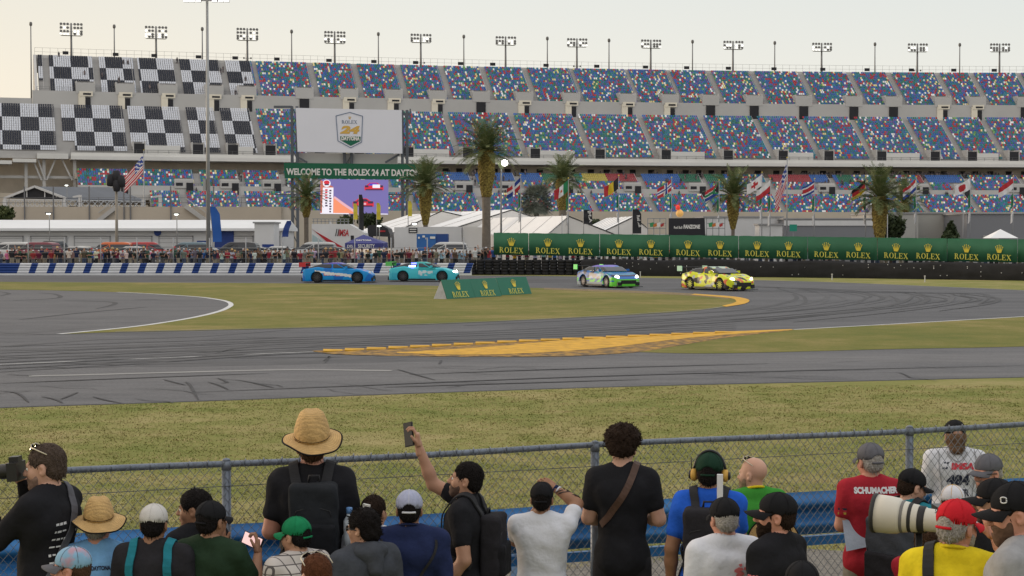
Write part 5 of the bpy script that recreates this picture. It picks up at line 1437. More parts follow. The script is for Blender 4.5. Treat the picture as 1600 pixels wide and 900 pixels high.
def palm(px, py_base, py_crown, Y, rad_px, lab, boots=(0, 0, 0), tr=.22, seed=1, nfr=58, boot_top=.0):
    """boots: (length m, max radius m)"""
    s_ = F / Y; zc = Z_(py_crown, Y); o = empty('palm_tree', lab, 'palm tree', (X_(px, Y), Y, G0), 0, 'palm trees in front of the stand'); H = zc - G0
    r = random.Random(seed); L = rad_px / s_ * 1.18
    bl, br = boots
    MB().lathe([(tr * 1.25, 0), (tr * 1.05, H * .08), (tr * .95, H * .4), (tr, H - bl * .9), (tr * .9, H - .2)], 12).build('trunk', M_trunk, o)
    mb = MB(); vs, fs = [], []; n, k = 20, 26
    for i in range(k):
        t = i / (k - 1); z = H - bl + bl * t
        rr = tr + (br - tr) * (min(1, t / .5) ** .8 if t < .8 else 1 - .45 * ((t - .8) / .2) ** 2)
        for j in range(n):
            a = 2 * PI * (j + .5 * (i % 2)) / n; q = rr * (1 + .10 * ((i + j) % 2) + .08 * r.uniform(-1, 1))
            vs.append((q * math.cos(a), q * math.sin(a), z + .05 * r.uniform(-1, 1)))
    for i in range(k - 1):
        for j in range(n): fs.append((i * n + j, i * n + (j + 1) % n, (i + 1) * n + (j + 1) % n, (i + 1) * n + j))
    fs.append(tuple(range((k - 1) * n, k * n)))
    mb.add(vs, fs); mb.build('boots', M_boot, o)
    mb = MB()
    for i in range(nfr):
        t = (i + .5) / nfr; el = R(86 - 98 * t ** .95 + r.uniform(-8, 8)); az = i * 2.39996 + r.uniform(-.25, .25)
        frond(mb, (0.12 * math.cos(az), .12 * math.sin(az), H - .05 - .3 * t), az, el, L * r.uniform(.86, 1.08) * (1 - .12 * (t > .8)), seed * 100 + i, 24, .036 + .006 * (Y / 200), .62)
    mb.build('crown', M_frond, o)
    return o
palm(760, 380, 234, 162, 50, 'tallest palm with a long shaggy brown boot section and bare grey lower trunk', (4.6, .78), .42, 1, 70)
palm(665, 352, 287, 185, 41, 'palm with a pineapple shaped trunk above the white office trailer', (4.6, .66), .26, 2, 62)
palm(479, 352, 307, 205, 33, 'palm in front of the left edge of the green welcome sign', (2.6, .62), .28, 3, 50)
palm(879, 352, 279, 212, 38, 'palm behind the Mexican flag and gabled white tent', (4.0, .85), .5, 4, 58)
palm(1145, 372, 303, 182, 42, 'palm with a fat pineapple trunk beside the South African flag', (3.9, .62), .2, 5, 60)
palm(1374, 372, 307, 165, 47, 'palm with the thickest brown pineapple trunk beside the German flag', (4.4, .72), .36, 6, 66)
palm(1412, 372, 316, 200, 38, 'half hidden palm with drooping fronds behind the Dutch flag', (2.6, .5), .25, 7, 44)
def leaf_mass(mb, c, rad, n, size, seed, flat=1.0, shape=None):
    rs = np.random.RandomState(seed)
    for i in range(n):
        v = rs.randn(3); v /= np.linalg.norm(v); q = rs.rand() ** .35
        lump = 1 + .22 * mnoise.noise(Vector(v * 2.2) + Vector((seed, 0, 0)))
        p = Vector((c[0] + v[0] * rad[0] * q * lump, c[1] + v[1] * rad[1] * q * lump, c[2] + v[2] * rad[2] * q * lump))
        if shape and not shape(p): continue
        a = Vector(rs.randn(3)).normalized(); b = a.cross(Vector(rs.randn(3))).normalized(); s_ = size * rs.uniform(.6, 1.4)
        mb.add([p - a * s_ * .5, p + b * s_ * .3, p + a * s_ * .6, p - b * s_ * .3], [(0, 1, 2, 3)])
def fan_bush(px, pyc, Y, rad_px, lab):
    s_ = F / Y; H = Z_(pyc, Y) - G0; r_ = rad_px / s_; o = empty('fan_palm_bush', lab, 'palm bush', (X_(px, Y), Y, G0))
    MB().lathe([(.35, 0), (.28, H * .8)], 10).build('trunk', M_trunk, o)
    mb = MB(); r = random.Random(9)
    for i in range(420):
        z = 1 - 1.75 * (i + .5) / 420; az = i * 2.39996; q = math.sqrt(max(0, 1 - z * z)); d = Vector((q * math.cos(az), q * math.sin(az), z)); c = Vector((0, 0, H)) + d * r_ * r.uniform(.55, .92)
        u = d.cross(Vector((0, 0, 1)) if abs(d.z) < .95 else Vector((1, 0, 0))).normalized(); v = u.cross(d); tw_ = r.uniform(-.7, .7)
        for k in range(13):
            a = -1.35 + 2.7 * k / 12; e = (d * math.cos(a) * .8 + (u * math.cos(tw_) + v * math.sin(tw_)) * math.sin(a)).normalized(); w = u * .05; ll = r_ * .5 * (1 - .2 * abs(a))
            mb.add([c - w, c + w, c + e * ll + Vector((0, 0, -.12))], [(0, 1, 2)])
    mb.build('crown', mat('silver_fronds', (0.12, 0.14, 0.11), .6, .25, 2, col2=(.19, .205, .17), ramp=(.4, .6), vs2=1.5), o)
fan_bush(838, 314, 195, 27, 'round silver green fan palm bush left of the Mexican flag')
M_leaf_d = mat('dark_leaves', (0.022, 0.036, 0.014), .6, .35, 2, col2=(.05, .068, .028), ramp=(.4, .6), vs2=1.2)
M_leaf_m = mat('mid_leaves', (0.035, 0.055, 0.018), .6, .35, 2, col2=(.085, .10, .035), ramp=(.4, .6), vs2=1.2)
M_bark = mat('bark', (.09, .07, .055), .9, .3, 5)
def bush(px, pyc, Y, rx, rz, lab, m, n=1500, cone=False, name='leafy_tree'):
    s_ = F / Y; H = Z_(pyc, Y) - G0; o = empty(name, lab, 'tree', (X_(px, Y), Y, G0)); mb = MB(); a, b = rx / s_, rz / s_
    sh = (lambda p: math.hypot(p.x, p.y) < a * (1.02 - (p.z - (H - b)) / (2 * b)) + .1) if cone else None
    mb2 = MB(); mb2.tube([(0, 0, 0), (.1, 0, H * .6), (0, .1, H)], [.2, .14, .05], 8)
    for k in range(6): mb2.tube([(0, 0, H - b * .6), (a * .5 * math.cos(k), a * .5 * math.sin(k), H + b * .1 * (k % 3))], [.07, .02], 5)
    mb2.build('trunk', M_bark, o)
    leaf_mass(mb, (0, 0, H), (a, a, b) if not cone else (a, a, b), n, .42, int(px), 1, sh); mb.build('crown', m, o)
bush(1392, 354, 172, 22, 18, 'dark leafy tree right of the thick trunked palm', M_leaf_d)
bush(1485, 362, 165, 16, 18, 'small dark pointed conifer in front of the beige grey block', M_leaf_d, 1900, True, 'conifer')
bush(5, 334, 172 + 26, 20, 12, 'green leafy tree at the left edge behind the garage roof', M_leaf_m, 1100)
bush(578, 344, 200, 20, 11, 'dark leafy tree under the race screen', M_leaf_d, 1100)
bush(540, 347, 204, 12, 9, 'low green tree left of the yellow feather banners', M_leaf_m, 700)
bush(930, 352, 190, 12, 9, 'low dark shrub behind the black feather banner', M_leaf_d, 600)

# =================================================================== FLAGS
FC = {'r': (.42, .03, .04), 'w': (.66, .66, .68), 'b': (.02, .05, .26), 'g': (.02, .19, .08), 'k': (.02, .02, .022), 'y': (.60, .42, .03), 'n': (.015, .03, .12), 'o': (.50, .09, .03)}
FM = {k: mat('flag_cloth_' + k, c, .7, .08, 2) for k, c in FC.items()}
FK = list(FC); FML = [FM[k] for k in FK]
def flag_mesh(mb, top, fly, hoist, d, pat, nu=24, nv=16, rip=.10, ph=0.0, sag=.25):
    vs = []
    d = Vector(d).normalized()
    for j in range(nv + 1):
        for i in range(nu + 1):
            u, v = i / nu, j / nv
            p = Vector(top) + Vector((0, 0, -hoist * v * (1 - .12 * u))) + d * fly * u + Vector((0, 0, -sag * u * (1 - u) * fly))
            rr = rip * math.sin(u * 9 + v * 2.0 + ph) * (.25 + u) + .04 * math.sin(u * 17 + v * 5 + ph)
            vs.append(p + Vector((rr * .35, -rr, .3 * rr * v)))
    for j in range(nv):
        for i in range(nu):
            a = j * (nu + 1) + i; mb.f.append(tuple(len(mb.v) + q for q in (a, a + nu + 1, a + nu + 2, a + 1))); mb.m.append(FK.index(pat((i + .5) / nu, (j + .5) / nv))); mb.sm.append(True)
    mb.v.extend(tuple(p) for p in vs)
def v3(a, b, c): return lambda u, v: a if v < 1 / 3 else b if v < 2 / 3 else c
def h3(a, b, c): return lambda u, v: a if u < 1 / 3 else b if u < 2 / 3 else c
us_p = lambda u, v: ('w' if (int(u * 20) + int(v * 14)) % 3 == 0 else 'b') if (u < .42 and v < .54) else ('r' if int(v * 13) % 2 == 0 else 'w')
def norway(u, v):
    if abs(u - .36) < .06 or abs(v - .5) < .08: return 'b'
    if abs(u - .36) < .13 or abs(v - .5) < .17: return 'w'
    return 'r'
def dom(u, v):
    if abs(u - .5) < .09 or abs(v - .5) < .12: return 'w'
    return 'b' if (u < .5) == (v < .5) else 'r'
def safr(u, v):
    if u < .30 * (1 - abs(2 * v - 1)): return 'k'
    if abs(v - .5) < .11 or abs(u - .5 * (1 - abs(2 * v - 1)) ) < .09 and u < .5: return 'g'
    if abs(v - .5) < .19: return 'w'
    return 'r' if v < .5 else 'b'
def mex(u, v):
    if (u - .5) ** 2 + ((v - .5) * .65) ** 2 < .008: return 'o'
    return 'g' if u < 1 / 3 else 'w' if u < 2 / 3 else 'r'
def japan(u, v): return 'r' if ((u - .5) / .22) ** 2 + ((v - .5) / .32) ** 2 < 1 else 'w'
def costa(u, v): return 'b' if v < .17 or v > .83 else 'r' if abs(v - .5) < .18 else 'w'
def flagpole(px, pyt, Y, lab, flab, pat, fly, hoist, d, py_flag, limp=True, pyb=None, r=.05, seed=0, sag=.2):
    root, H = pole_obj('flagpole', lab, 'flagpole', px, pyt, Y, r, 'flagpoles in the paddock', M_steel, r * .6)
    MB().lathe([(.02, -.07), (.08, 0), (.02, .07)], 8, (0, 0, H + .05)).build('finial', M_gold, root)
    mb = MB(); o = root.location; flag_mesh(mb, (0, 0, 0), fly, hoist, d, pat, ph=seed, sag=sag)
    f = mb.build('flag', FML, None, (o.x - r, o.y - .03, Z_(py_flag, Y))); tag(f, flab, 'flag', 'flags on the paddock poles')
    if limp:
        mb = MB(); flag_mesh(mb, (0, 0, 0), .48, 1.5, (-.35, .1, -.9), lambda u, v: 'g' if v < .93 else 'w', 8, 14, .08, seed); flag_mesh(mb, (0.02, 0, -1.75), .42, 1.1, (-.4, .1, -.9), lambda u, v: 'w', 8, 10, .08, seed + 1)
        mb.build('limp_pennants', FML, root, (-r, -.03, Z_(py_flag, Y) - o.z - hoist - .35))
dl = (-.80, .1, -.60)
flagpole(226, 235, 215, 'white flagpole beside the stage roof', 'American flag streaming left above the stage roof', us_p, 4.0, 2.3, (-.62, .1, -.70), 242, False, r=.09, sag=.1)
flagpole(1229, 247, 165, 'tall white flagpole with the drooping American flag', 'American flag drooping on its tall pole', us_p, 3.2, 2.2, (-.32, .05, -.95), 254, False, r=.09)
FL = [(813.5, 274, 'short flagpole left of the silver palm bush', 'red white and blue quartered flag left of the silver palm bush', dom, 277, 1), (888, 279, 'flagpole of the Mexican flag', 'Mexican flag with green white and red bands', mex, 281, 2), (966.5, 275, 'flagpole of the Belgian flag', 'Belgian flag with black yellow and red bands', h3('k', 'y', 'r'), 277, 3),
      (1049, 278, 'flagpole of the Norwegian flag', 'red Norwegian flag with white edged blue cross', norway, 280, 4), (1123, 282, 'flagpole of the South African flag', 'South African flag with green Y shape beside the palm', safr, 284, 5), (1203, 280, 'flagpole of the white over red flag', 'flag of white over red left of the tall American flag', lambda u, v: 'w' if v < .5 else 'r', 281, 6),
      (1190, 270, 'flagpole of the white flag with red marks', 'white flag with red marks left of the white over red flag', lambda u, v: 'r' if (abs(u - .5) < .1 and abs(v - .5) < .3) or (abs(v - .5) < .15 and abs(u - .5) < .25) else 'w', 272, 7), (1272, 280, 'flagpole of the Costa Rican flag', 'blue white and red striped Costa Rican flag', costa, 282, 8), (1352, 278, 'flagpole of the German flag', 'German flag of black red and yellow stripes', v3('k', 'r', 'y'), 280, 9),
      (1430.5, 277, 'flagpole of the Dutch flag', 'Dutch flag of red white and blue stripes', v3('r', 'w', 'b'), 279, 10), (1515, 276, 'flagpole of the white flag with a red disc', 'white Japanese style flag with a red disc', japan, 278, 11), (1582, 276, 'flagpole of the red over white flag at the far right', 'flag of red over white at the far right', lambda u, v: 'r' if v < .5 else 'w', 277, 12)]
for px, pyt, lab, flab, pat, pf, sd in FL:
    flagpole(px, pyt, 166 + (sd % 3), lab, flab, pat, 1.75 if sd != 8 else 1.3, 1.15, (dl[0] + .12 * math.sin(sd * 2.1), dl[1], dl[2] + .12 * math.cos(sd * 1.7)), pf, True, None, .05, sd)
for px, pyt, Y, lb in ((872, 335, 160, 'thin bare white pole right of the Mexican flag'), (1380, 335, 158, 'thin bare white pole between the thick palm and dark tree'), (1498, 300, 162, 'thin bare white pole left of the red disc flag')):
    pole_obj('bare_pole', lb, 'pole', px + 6, pyt, Y, .05, 'bare poles in the paddock', M_steel)

# =================================================================== CARS
M_tire = mat('tyre_rubber', (.018, .018, .02), .8, .2, 6)
M_rim = mat('wheel_rim', (.09, .09, .10), .35, .1, 6, metal=.6)
M_carglass = mat('car_glass', (.02, .025, .035), .08, 0, spec=.6)
M_black = mat('black_trim', (.016, .016, .018), .5, .1, 5)
M_head = mat('headlight_on', (1, 1, .9), .2, 0, emit=(1, .98, .80), es=9)
M_head_off = mat('headlight_dull', (.6, .6, .6), .2, 0)
def I(x, pts): a = np.array(pts); return np.interp(x, a[:, 0], a[:, 1])
RACE = dict(L=2.36, top=[(-2.36, .76), (-2.2, .92), (-1.3, .97), (-.4, .95), (.5, .93), (1.3, .87), (2.0, .75), (2.36, .54)], w=[(-2.36, .80), (-2.1, .96), (-1.36, 1.01), (-.7, .93), (.7, .93), (1.36, 1.01), (2.0, .95), (2.25, .82), (2.36, .66)],
            cab=[(-2.1, .88), (-1.6, 1.06), (-1.0, 1.25), (-.4, 1.345), (.1, 1.34), (.5, 1.22), (1.15, .90), (1.2, .5)], cw=.75, zb=.08, ax=1.36, wr=.35, belt=.965, roof=1.245, bump=.07)
SUV = dict(L=2.35, top=[(-2.35, .9), (-2.3, 1.05), (0, 1.08), (1.2, 1.05), (2.1, .98), (2.35, .75)], w=[(-2.35, .82), (-2.1, .93), (2.0, .93), (2.35, .74)], cab=[(-2.32, 1.0), (-2.25, 1.3), (-2.05, 1.72), (-1.5, 1.80), (.2, 1.80), (.5, 1.70), (1.2, 1.05), (1.3, .8)], cw=.80, zb=.28, ax=1.42, wr=.36, belt=1.12, roof=1.62, bump=.02)
SEDAN = dict(L=2.35, top=[(-2.35, .75), (-2.2, .95), (-1.2, .98), (1.0, .95), (2.1, .82), (2.35, .6)], w=[(-2.35, .78), (-2.0, .9), (2.0, .9), (2.35, .7)], cab=[(-1.9, .9), (-1.2, 1.30), (-.5, 1.43), (.3, 1.42), (1.3, .92), (1.4, .7)], cw=.74, zb=.2, ax=1.4, wr=.33, belt=1.0, roof=1.32, bump=.02)
PICKUP = dict(L=2.8, top=[(-2.8, 1.05), (-2.7, 1.12), (1.3, 1.15), (2.5, 1.10), (2.8, .85)], w=[(-2.8, .92), (-2.5, .97), (2.4, .97), (2.8, .8)], cab=[(-1.1, 1.0), (-1.0, 1.5), (-.8, 1.88), (-.3, 1.93), (.6, 1.92), (.9, 1.80), (1.6, 1.12), (1.7, .9)], cw=.82, zb=.35, ax=1.75, wr=.4, belt=1.2, roof=1.74, bump=.02)
def car_shell(S, h, livery=None):
    L = S['L']; x = np.arange(-L - .15, L + .16, h); y = np.arange(-1.2, 1.21, h); z = np.arange(-.05, 2.1 if S['roof'] > 1.3 else 1.45, h)
    X, Y, Z = np.meshgrid(x, y, z, indexing='ij', sparse=True)
    tp = I(x, S['top'])[:, None, None] + S['bump'] * (np.exp(-((X - S['ax']) / .42) ** 2) + np.exp(-((X + S['ax']) / .45) ** 2)) * np.clip((np.abs(Y) - .45) / .25, 0, 1)
    w = I(x, S['w'])[:, None, None] - .16 * np.clip(Z - .55, 0, 1) ** 1.2 - .10 * np.clip(.30 - Z, 0, 1)
    def smx(a, b, k): g = np.clip(.5 + .5 * (a - b) / k, 0, 1); return a * g + b * (1 - g) + k * g * (1 - g)
    d = smx(smx((Z - tp) * .9, np.abs(Y) - w, .07), np.maximum(S['zb'] - Z, np.abs(X) - L), .05)
    ct = I(x, S['cab'])[:, None, None]; cwid = S['cw'] - .30 * np.clip(Z - S['belt'] + .05, 0, 2) + .0 * X
    c = smx(smx((Z - ct) * .75, np.abs(Y) - cwid, .08), np.maximum(.4 - Z, (np.abs(X) - L + .02)), .03)
    k = .06; g = np.clip(.5 + .5 * (d - c) / k, 0, 1); body = d * (1 - g) + c * g - k * g * (1 - g)
    for sx in (-1, 1):
        cyl = np.maximum(np.sqrt((X - sx * S['ax']) ** 2 + (Z - S['wr']) ** 2) - (S['wr'] + .05), .58 - np.abs(Y)); body = np.maximum(body, -cyl)
    org = np.array([x[0], y[0], z[0]])
    V, Q = nets(body, org, h)
    gl = np.maximum(np.maximum(c - .042, np.maximum(S['belt'] - Z, Z - S['roof'])), -(c + .05))
    for px_ in (-.35, ): gl = np.maximum(gl, -(np.maximum(np.abs(X - px_) - .045, .3 - np.abs(Y))))
    # slanted windscreen pillar
    gl = np.maximum(gl, -np.maximum(np.abs((X - .55) + (Z - S['belt']) * 1.9) - .06, S['cw'] - .30 - np.abs(Y)))
    GV, GQ = nets(gl, org, h)
    return V, Q, GV, GQ
_SH = {}
def shell(key, S, h):
    if key not in _SH: _SH[key] = car_shell(S, h)
    return _SH[key]
def wheel_mb(r, w): 
    mb = MB(); Mx = Matrix.Rotation(R(90), 4, 'X')
    mb.lathe([(r * .62, -w / 2), (r * .94, -w / 2), (r, -w * .3), (r, w * .3), (r * .94, w / 2), (r * .62, w / 2)], 20, (0, 0, 0), 0, True, Mx); return mb
def rim_mb(r, w):
    mb = MB(); Mx = Matrix.Rotation(R(90), 4, 'X'); mb.lathe([(r * .64, -w * .42), (r * .64, w * .42)], 16, (0, 0, 0), 1, False, Mx)
    for k in range(10):
        a = k * PI / 5
        for s in (-1, 1): mb.bar((0, s * w * .46, 0), (math.cos(a) * r * .63, s * w * .46, math.sin(a) * r * .63), .035, .045, 0, (0, 1, 0))
    mb.lathe([(r * .15, -w * .5), (r * .15, w * .5)], 8, (0, 0, 0), 0, False, Mx)
    return mb
def wheels(o, S, rimmat):
    for sx in (-1, 1):
        for sy in (-1, 1):
            wv = wheel_mb(S['wr'], .29).build('wheel', M_tire, o, (sx * S['ax'], sy * .80, S['wr'])); rim_mb(S['wr'], .29).build('rim', [rimmat, M_black], wv)
def race_car(lab, px, py, heading, mats, livery, rimmat, wing, lamp=M_head, S=RACE, extra=None, Yd=None):
    p = gp(px, py); o = empty('race_car', lab, 'race car', (p.x, p.y, .012), heading, 'race cars on the track')
    V, Q, GV, GQ = shell(id(S), S, .04)
    mb = MB(); mb.arr(V, Q); b = mb
    cen = V[Q].mean(1); b.m = [livery(*c) for c in cen]
    b.build('body', mats, o)
    mb = MB(); mb.arr(GV, GQ); mb.build('windows', M_carglass, o)
    wheels(o, S, rimmat)
    mb = MB(); mb.box((2.28, 0, .09), (.42, 1.86, .03)); mb.build('front_splitter', M_black, o)
    mb = MB(); mb.box((2.30, 0, .36), (.16, 1.05, .22)); mb.box((2.33, .62, .25), (.1, .3, .2)); mb.box((2.33, -.62, .25), (.1, .3, .2)); mb.build('grille', M_black, o)
    mb = MB(); mb.box((-.05, .97, .16), (1.9, .06, .08)); mb.box((-.05, -.97, .16), (1.9, .06, .08)); mb.build('side_skirts', M_black, o)
    w = MB(); w.box((-2.32, 0, 1.28), (.36, 1.84, .035)); wg = w.build('rear_wing', wing[0], o)
    for sy in (-1, 1):
        MB().box((-2.34, sy * .935, 1.21), (.46, .025, .30)).build('end_plate', wing[1], wg); MB().bar((-2.22, sy * .45, .90), (-2.3, sy * .45, 1.27), .05).build('pylon', M_black, wg)
        mb = MB(); Mx = Matrix.Translation((2.16, sy * .70, .62)) @ Matrix.Rotation(sy * R(28), 4, 'Z') @ Matrix.Rotation(R(90), 4, 'Y'); mb.lathe([(.02, -.05), (.13, -.03), (.15, .02), (.10, .06), (.02, .075)], 12, (0, 0, 0), 0, True, Mx); mb.build('headlight', lamp, o)
        mb = MB(); mb.box((.62, sy * 1.0, 1.04), (.16, .2, .13)); mb.bar((.62, sy * .80, .98), (.62, sy * .94, 1.02), .03); mb.build('mirror', mats[0], o)
        mb = MB(); mb.box((-2.35, sy * .6, .68), (.04, .42, .1)); mb.build('tail_light', mat('tail_red', (.4, .02, .02), .3, 0), o)
    mb = MB(); mb.box((-2.34, 0, .22), (.2, 1.5, .24)); mb.build('diffuser', M_black, o)
    if extra: extra(o)
    return o
def paint(n, c): return mat('paint_' + n, c, .35, .04, 2, spec=.25)
def nz3(x, y, z, s): return mnoise.noise(Vector((x * s, y * s, z * s)))
def liv_blue(x, y, z):
    t = x * .35 + .55
    if abs(y) > .5 and .36 < z < .84:
        if -1.5 < x < 1.0 and abs(z - (.78 - (x + 1.5) * .13)) < .06 + .03 * (x > 0): return 1
        if -.9 < x < .3 and abs(z - (.60 - (x + .9) * .05)) < .09: return 2 if nz3(x, 0, z, 6) > -.1 else 1
        if .45 < x < 1.0 and .40 < z < .58: return 4
    if z > 1.25: return 3
    if z > .78 and x > .9 and abs(y) < .25: return 2
    return 0 if nz3(x, y, z, 1.5) > -.15 else 5
race_car('blue race car with orange and white side stripes at the head of the straight', 530, 441.6, R(-3), [paint('azure', (.01, .25, .62)), paint('white', (.7, .7, .7)), paint('orange', (.75, .16, .05)), paint('violet', (.12, .10, .45)), paint('navy', (.01, .05, .25)), paint('blue', (.01, .15, .52))], liv_blue, M_rim, (M_black, paint('red', (.5, .04, .05))), M_head_off)
def liv_turq(x, y, z):
    if z > 1.24: return 1 if x > -.6 else 2
    if abs(y) > .5 and .42 < z < .76 and -.3 < x < .7: return 3 if nz3(x, 0, z, 4) > .05 else 0
    if z > .8 and -.3 < x < .9 and y < 0 and z < .95: return 2
    return 0 if nz3(x, y, z, 1.2) > -.2 else 4
M_led = mat('blue_led', (.05, .05, .6), .3, 0, emit=(.12, .14, 1.0), es=5)
M_led2 = mat('pale_led', (.5, .6, 1), .3, 0, emit=(.75, .85, 1.0), es=6)
def leds(o):
    mb = MB(); mb.box((-.72, -.82, 1.06), (.46, .05, .09)); mb.build('number_light', M_led2, o)
    mb = MB(); mb.box((-.62, -.70, 1.24), (.36, .04, .10)); mb.box((-.85, -.86, .95), (.5, .04, .06)); mb.build('position_light', M_led, o)
race_car('turquoise race car with a glowing blue side light following the blue car', 663, 439.6, R(-5), [paint('turquoise', (.06, .50, .58)), paint('sea_green', (.04, .40, .38)), paint('teal', (.02, .30, .30)), paint('pale', (.55, .65, .68)), paint('aqua', (.05, .42, .55))], liv_turq, M_rim, (M_black, paint('lime', (.12, .5, .12))), M_head, RACE, leds)
def liv_green(x, y, z):
    if x > 1.6 and z < .36: return 1
    if z > 1.24: return 3 if nz3(x, y, z, 2) > 0 else 0
    if abs(y) > .45 and z < .34 and x < .9: return 2
    n = nz3(x * .8 - z * 1.3, 0, z + x * .3, 2.3)
    if n > .48: return 2
    if n > .14: return 1 if z < .7 else 4
    if n < -.12: return 5
    return 0
race_car('blue white and green race car with bright headlights entering the hairpin', 950, 448.8, R(-62), [paint('royal', (.02, .12, .42)), paint('neon_green', (.14, .62, .06)), paint('silver', (.34, .40, .44)), paint('indigo', (.16, .12, .55)), paint('aqua2', (.04, .26, .36)), paint('dark', (.02, .03, .06))], liv_green, M_rim, (M_black, paint('green_wing', (.02, .75, .10))), M_head)
def liv_yel(x, y, z):
    n = nz3(x * 1.2 + z * .8, y * 1.1, z * 1.4, 2.2); m = nz3(x - 3, y * 1.4 + 5, z * 1.5, 2.6)
    if n < -.20: return 1
    if m > .30: return 2
    if m < -.34: return 3
    if z > 1.26: return 4
    return 0
race_car('neon yellow and black patterned race car leading at the hairpin', 1121, 453.2, R(-58), [paint('neon_yellow', (.62, .68, .03)), paint('black', (.02, .02, .025)), paint('grey', (.42, .46, .46)), paint('orange2', (.62, .14, .05)), paint('mint', (.42, .55, .42)), M_black], liv_yel, paint('yellow_rim', (.55, .60, .04)), (M_black, paint('mint_wing', (.3, .6, .45))), mat('headlight_warm', (1, .9, .6), .2, 0, emit=(1, .85, .5), es=5))
def parked(kind, S, lab, px, Y, heading, col, rough=.3):
    o = empty('parked_car', lab, 'car', (X_(px, Y), Y, .86), heading, 'cars parked behind the crowd')
    V, Q, GV, GQ = shell(kind, S, .07)
    MB().arr(V, Q).build('body', mat('car_' + '_'.join('%03d' % int(c * 999) for c in col), col, rough, .03, 1, spec=.5), o); MB().arr(GV, GQ).build('windows', M_carglass, o); wheels(o, S, M_rim)
    for sy in (-1, 1): MB().box((S['L'] - .02, sy * .6, S['belt'] - .3), (.06, .3, .14)).build('headlight', M_head_off, o)
PC = [('suv', SUV, 'white parked SUV at the far left behind the crowd', 14, 149, 170, (.5, .5, .5)), ('suv', SUV, 'dark silver parked SUV, second from the far left', 34, 154, 175, (.25, .26, .27)), ('sedan', SUV, 'maroon parked SUV left of the black pickup', 56, 147, 160, (.16, .02, .04)),
      ('pickup', PICKUP, 'black parked pickup truck behind the crowd on the left', 84, 150, 150, (.03, .035, .04)), ('sedan2', SEDAN, 'silver parked sedan right of the black pickup', 118, 148, 170, (.4, .4, .4)), ('sedan2', SEDAN, 'cream parked sedan below the loudspeaker pole', 134, 153, 20, (.45, .43, .38)), ('suv', SUV, 'bright orange parked SUV right of the loudspeaker pole', 170, 150, 175, (.55, .12, .03)), ('sedan2', SEDAN, 'silver grey parked sedan right of the orange SUV', 205, 149, 170, (.42, .42, .43)), ('suv', SUV, 'red parked SUV halfway to the mast', 237, 151, 8, (.38, .03, .03)),
      ('suv', SUV, 'blue grey parked SUV left of the tall mast', 290, 148, 178, (.12, .18, .22)), ('sedan2', SEDAN, 'white parked sedan just left of the tall mast', 312, 152, 170, (.5, .5, .5)), ('suv', SUV, 'black parked SUV right of the tall mast', 366, 149, 175, (.03, .03, .035)), ('sedan2', SEDAN, 'silver parked sedan behind the crowd below the blue feather banner', 392, 151, 172, (.45, .45, .45)), ('sedan2', SEDAN, 'white parked sedan left of the truss tower foot', 432, 150, 170, (.5, .5, .5)), ('suv', SUV, 'pale grey parked SUV in front of the white hospitality trailer', 487, 152, 175, (.45, .46, .47)), ('sedan2', SEDAN, 'dark parked sedan in front of the red trailer sweep', 512, 151, 172, (.05, .05, .06)), ('suv', SUV, 'white roofed parked SUV in front of the blue container', 692, 150, 175, (.52, .52, .52))]
structure(MB().box((-41, 152, .64), (84, 12.5, .43)).build('parking_area', M_paddock))
for k, S, lab, px, Y, hd, col in PC: parked(k, S, lab, px, Y, R(hd), col)
# golf cart canopy behind the banner end: low marshal posts on the verge
for px, py, lb in ((1000.5, 433.5, 'small white marker post beside the yellow car'), (1300, 437.5, 'small white marker post on the far verge left of the last banner logos'), (1445, 441, 'small white marker post on the far verge at the right')):
    p = gp(px, py); mb = MB(); mb.box((0, 0, .2), (.06, .06, .4)); mb.box((0, 0, .42), (.1, .1, .06)); tag(mb.build('marker_post', M_white_line, None, p), lb, 'marker post', 'marker posts on the far verge')
# =================================================================== PEOPLE
def skin(n, c): return mat('skin_' + n, c, .55, .10, 9, spec=.3, bump=.05, bs=60)
SK_L, SK_M, SK_T, SK_R = skin('light', (.50, .29, .21)), skin('medium', (.40, .22, .145)), skin('tan', (.29, .15, .09)), skin('ruddy', (.50, .24, .17))
def cloth(n, c, var=.16): return mat('cloth_' + n, c, .9, var, 14, bump=.7, bs=11, spec=.1)
C_BLACK = cloth('black', (.016, .016, .019)); C_BLACK2 = cloth('soft_black', (.024, .023, .027)); C_WHITE = cloth('white', (.60, .61, .66), .06); C_NAVY = cloth('navy', (.018, .026, .075)); C_DKBLUE = cloth('dark_blue', (.02, .028, .05))
C_LBLUE = cloth('light_blue', (.17, .36, .62)); C_BLUE = cloth('royal_blue', (.02, .10, .52)); C_DGREEN = cloth('dark_green', (.018, .036, .020)); C_GREEN = cloth('green', (.045, .24, .035)); C_RED = cloth('red', (.34, .022, .035)); C_YEL = cloth('yellow', (.66, .52, .02)); C_TEAL = cloth('teal', (.02, .17, .22)); C_CHAR = cloth('charcoal', (.055, .06, .072)); C_GREY = cloth('grey', (.28, .28, .29)); C_JEANS = cloth('jeans', (.10, .12, .17), .3); C_KHAKI = cloth('khaki', (.30, .28, .24)); C_MGREY = cloth('mid_grey', (.10, .10, .115))
H_BLACK = mat('hair_black', (.012, .010, .010), .85, .25, 40, bump=.8, bs=90, spec=.08); H_BROWN = mat('hair_brown', (.075, .042, .026), .85, .25, 40, bump=.8, bs=90, spec=.08); H_GREY = mat('hair_grey', (.32, .30, .28), .6, .3, 50, bump=.8, bs=110); H_DKBR = mat('hair_dark_brown', (.024, .015, .011), .85, .25, 40, bump=.8, bs=90, spec=.08); H_SALT = mat('hair_salt_brown', (.075, .055, .044), .85, .3, 50, bump=.8, bs=100, spec=.08); H_AUB = mat('hair_auburn', (.09, .035, .018), .85, .25, 40, bump=.8, bs=90, spec=.08)
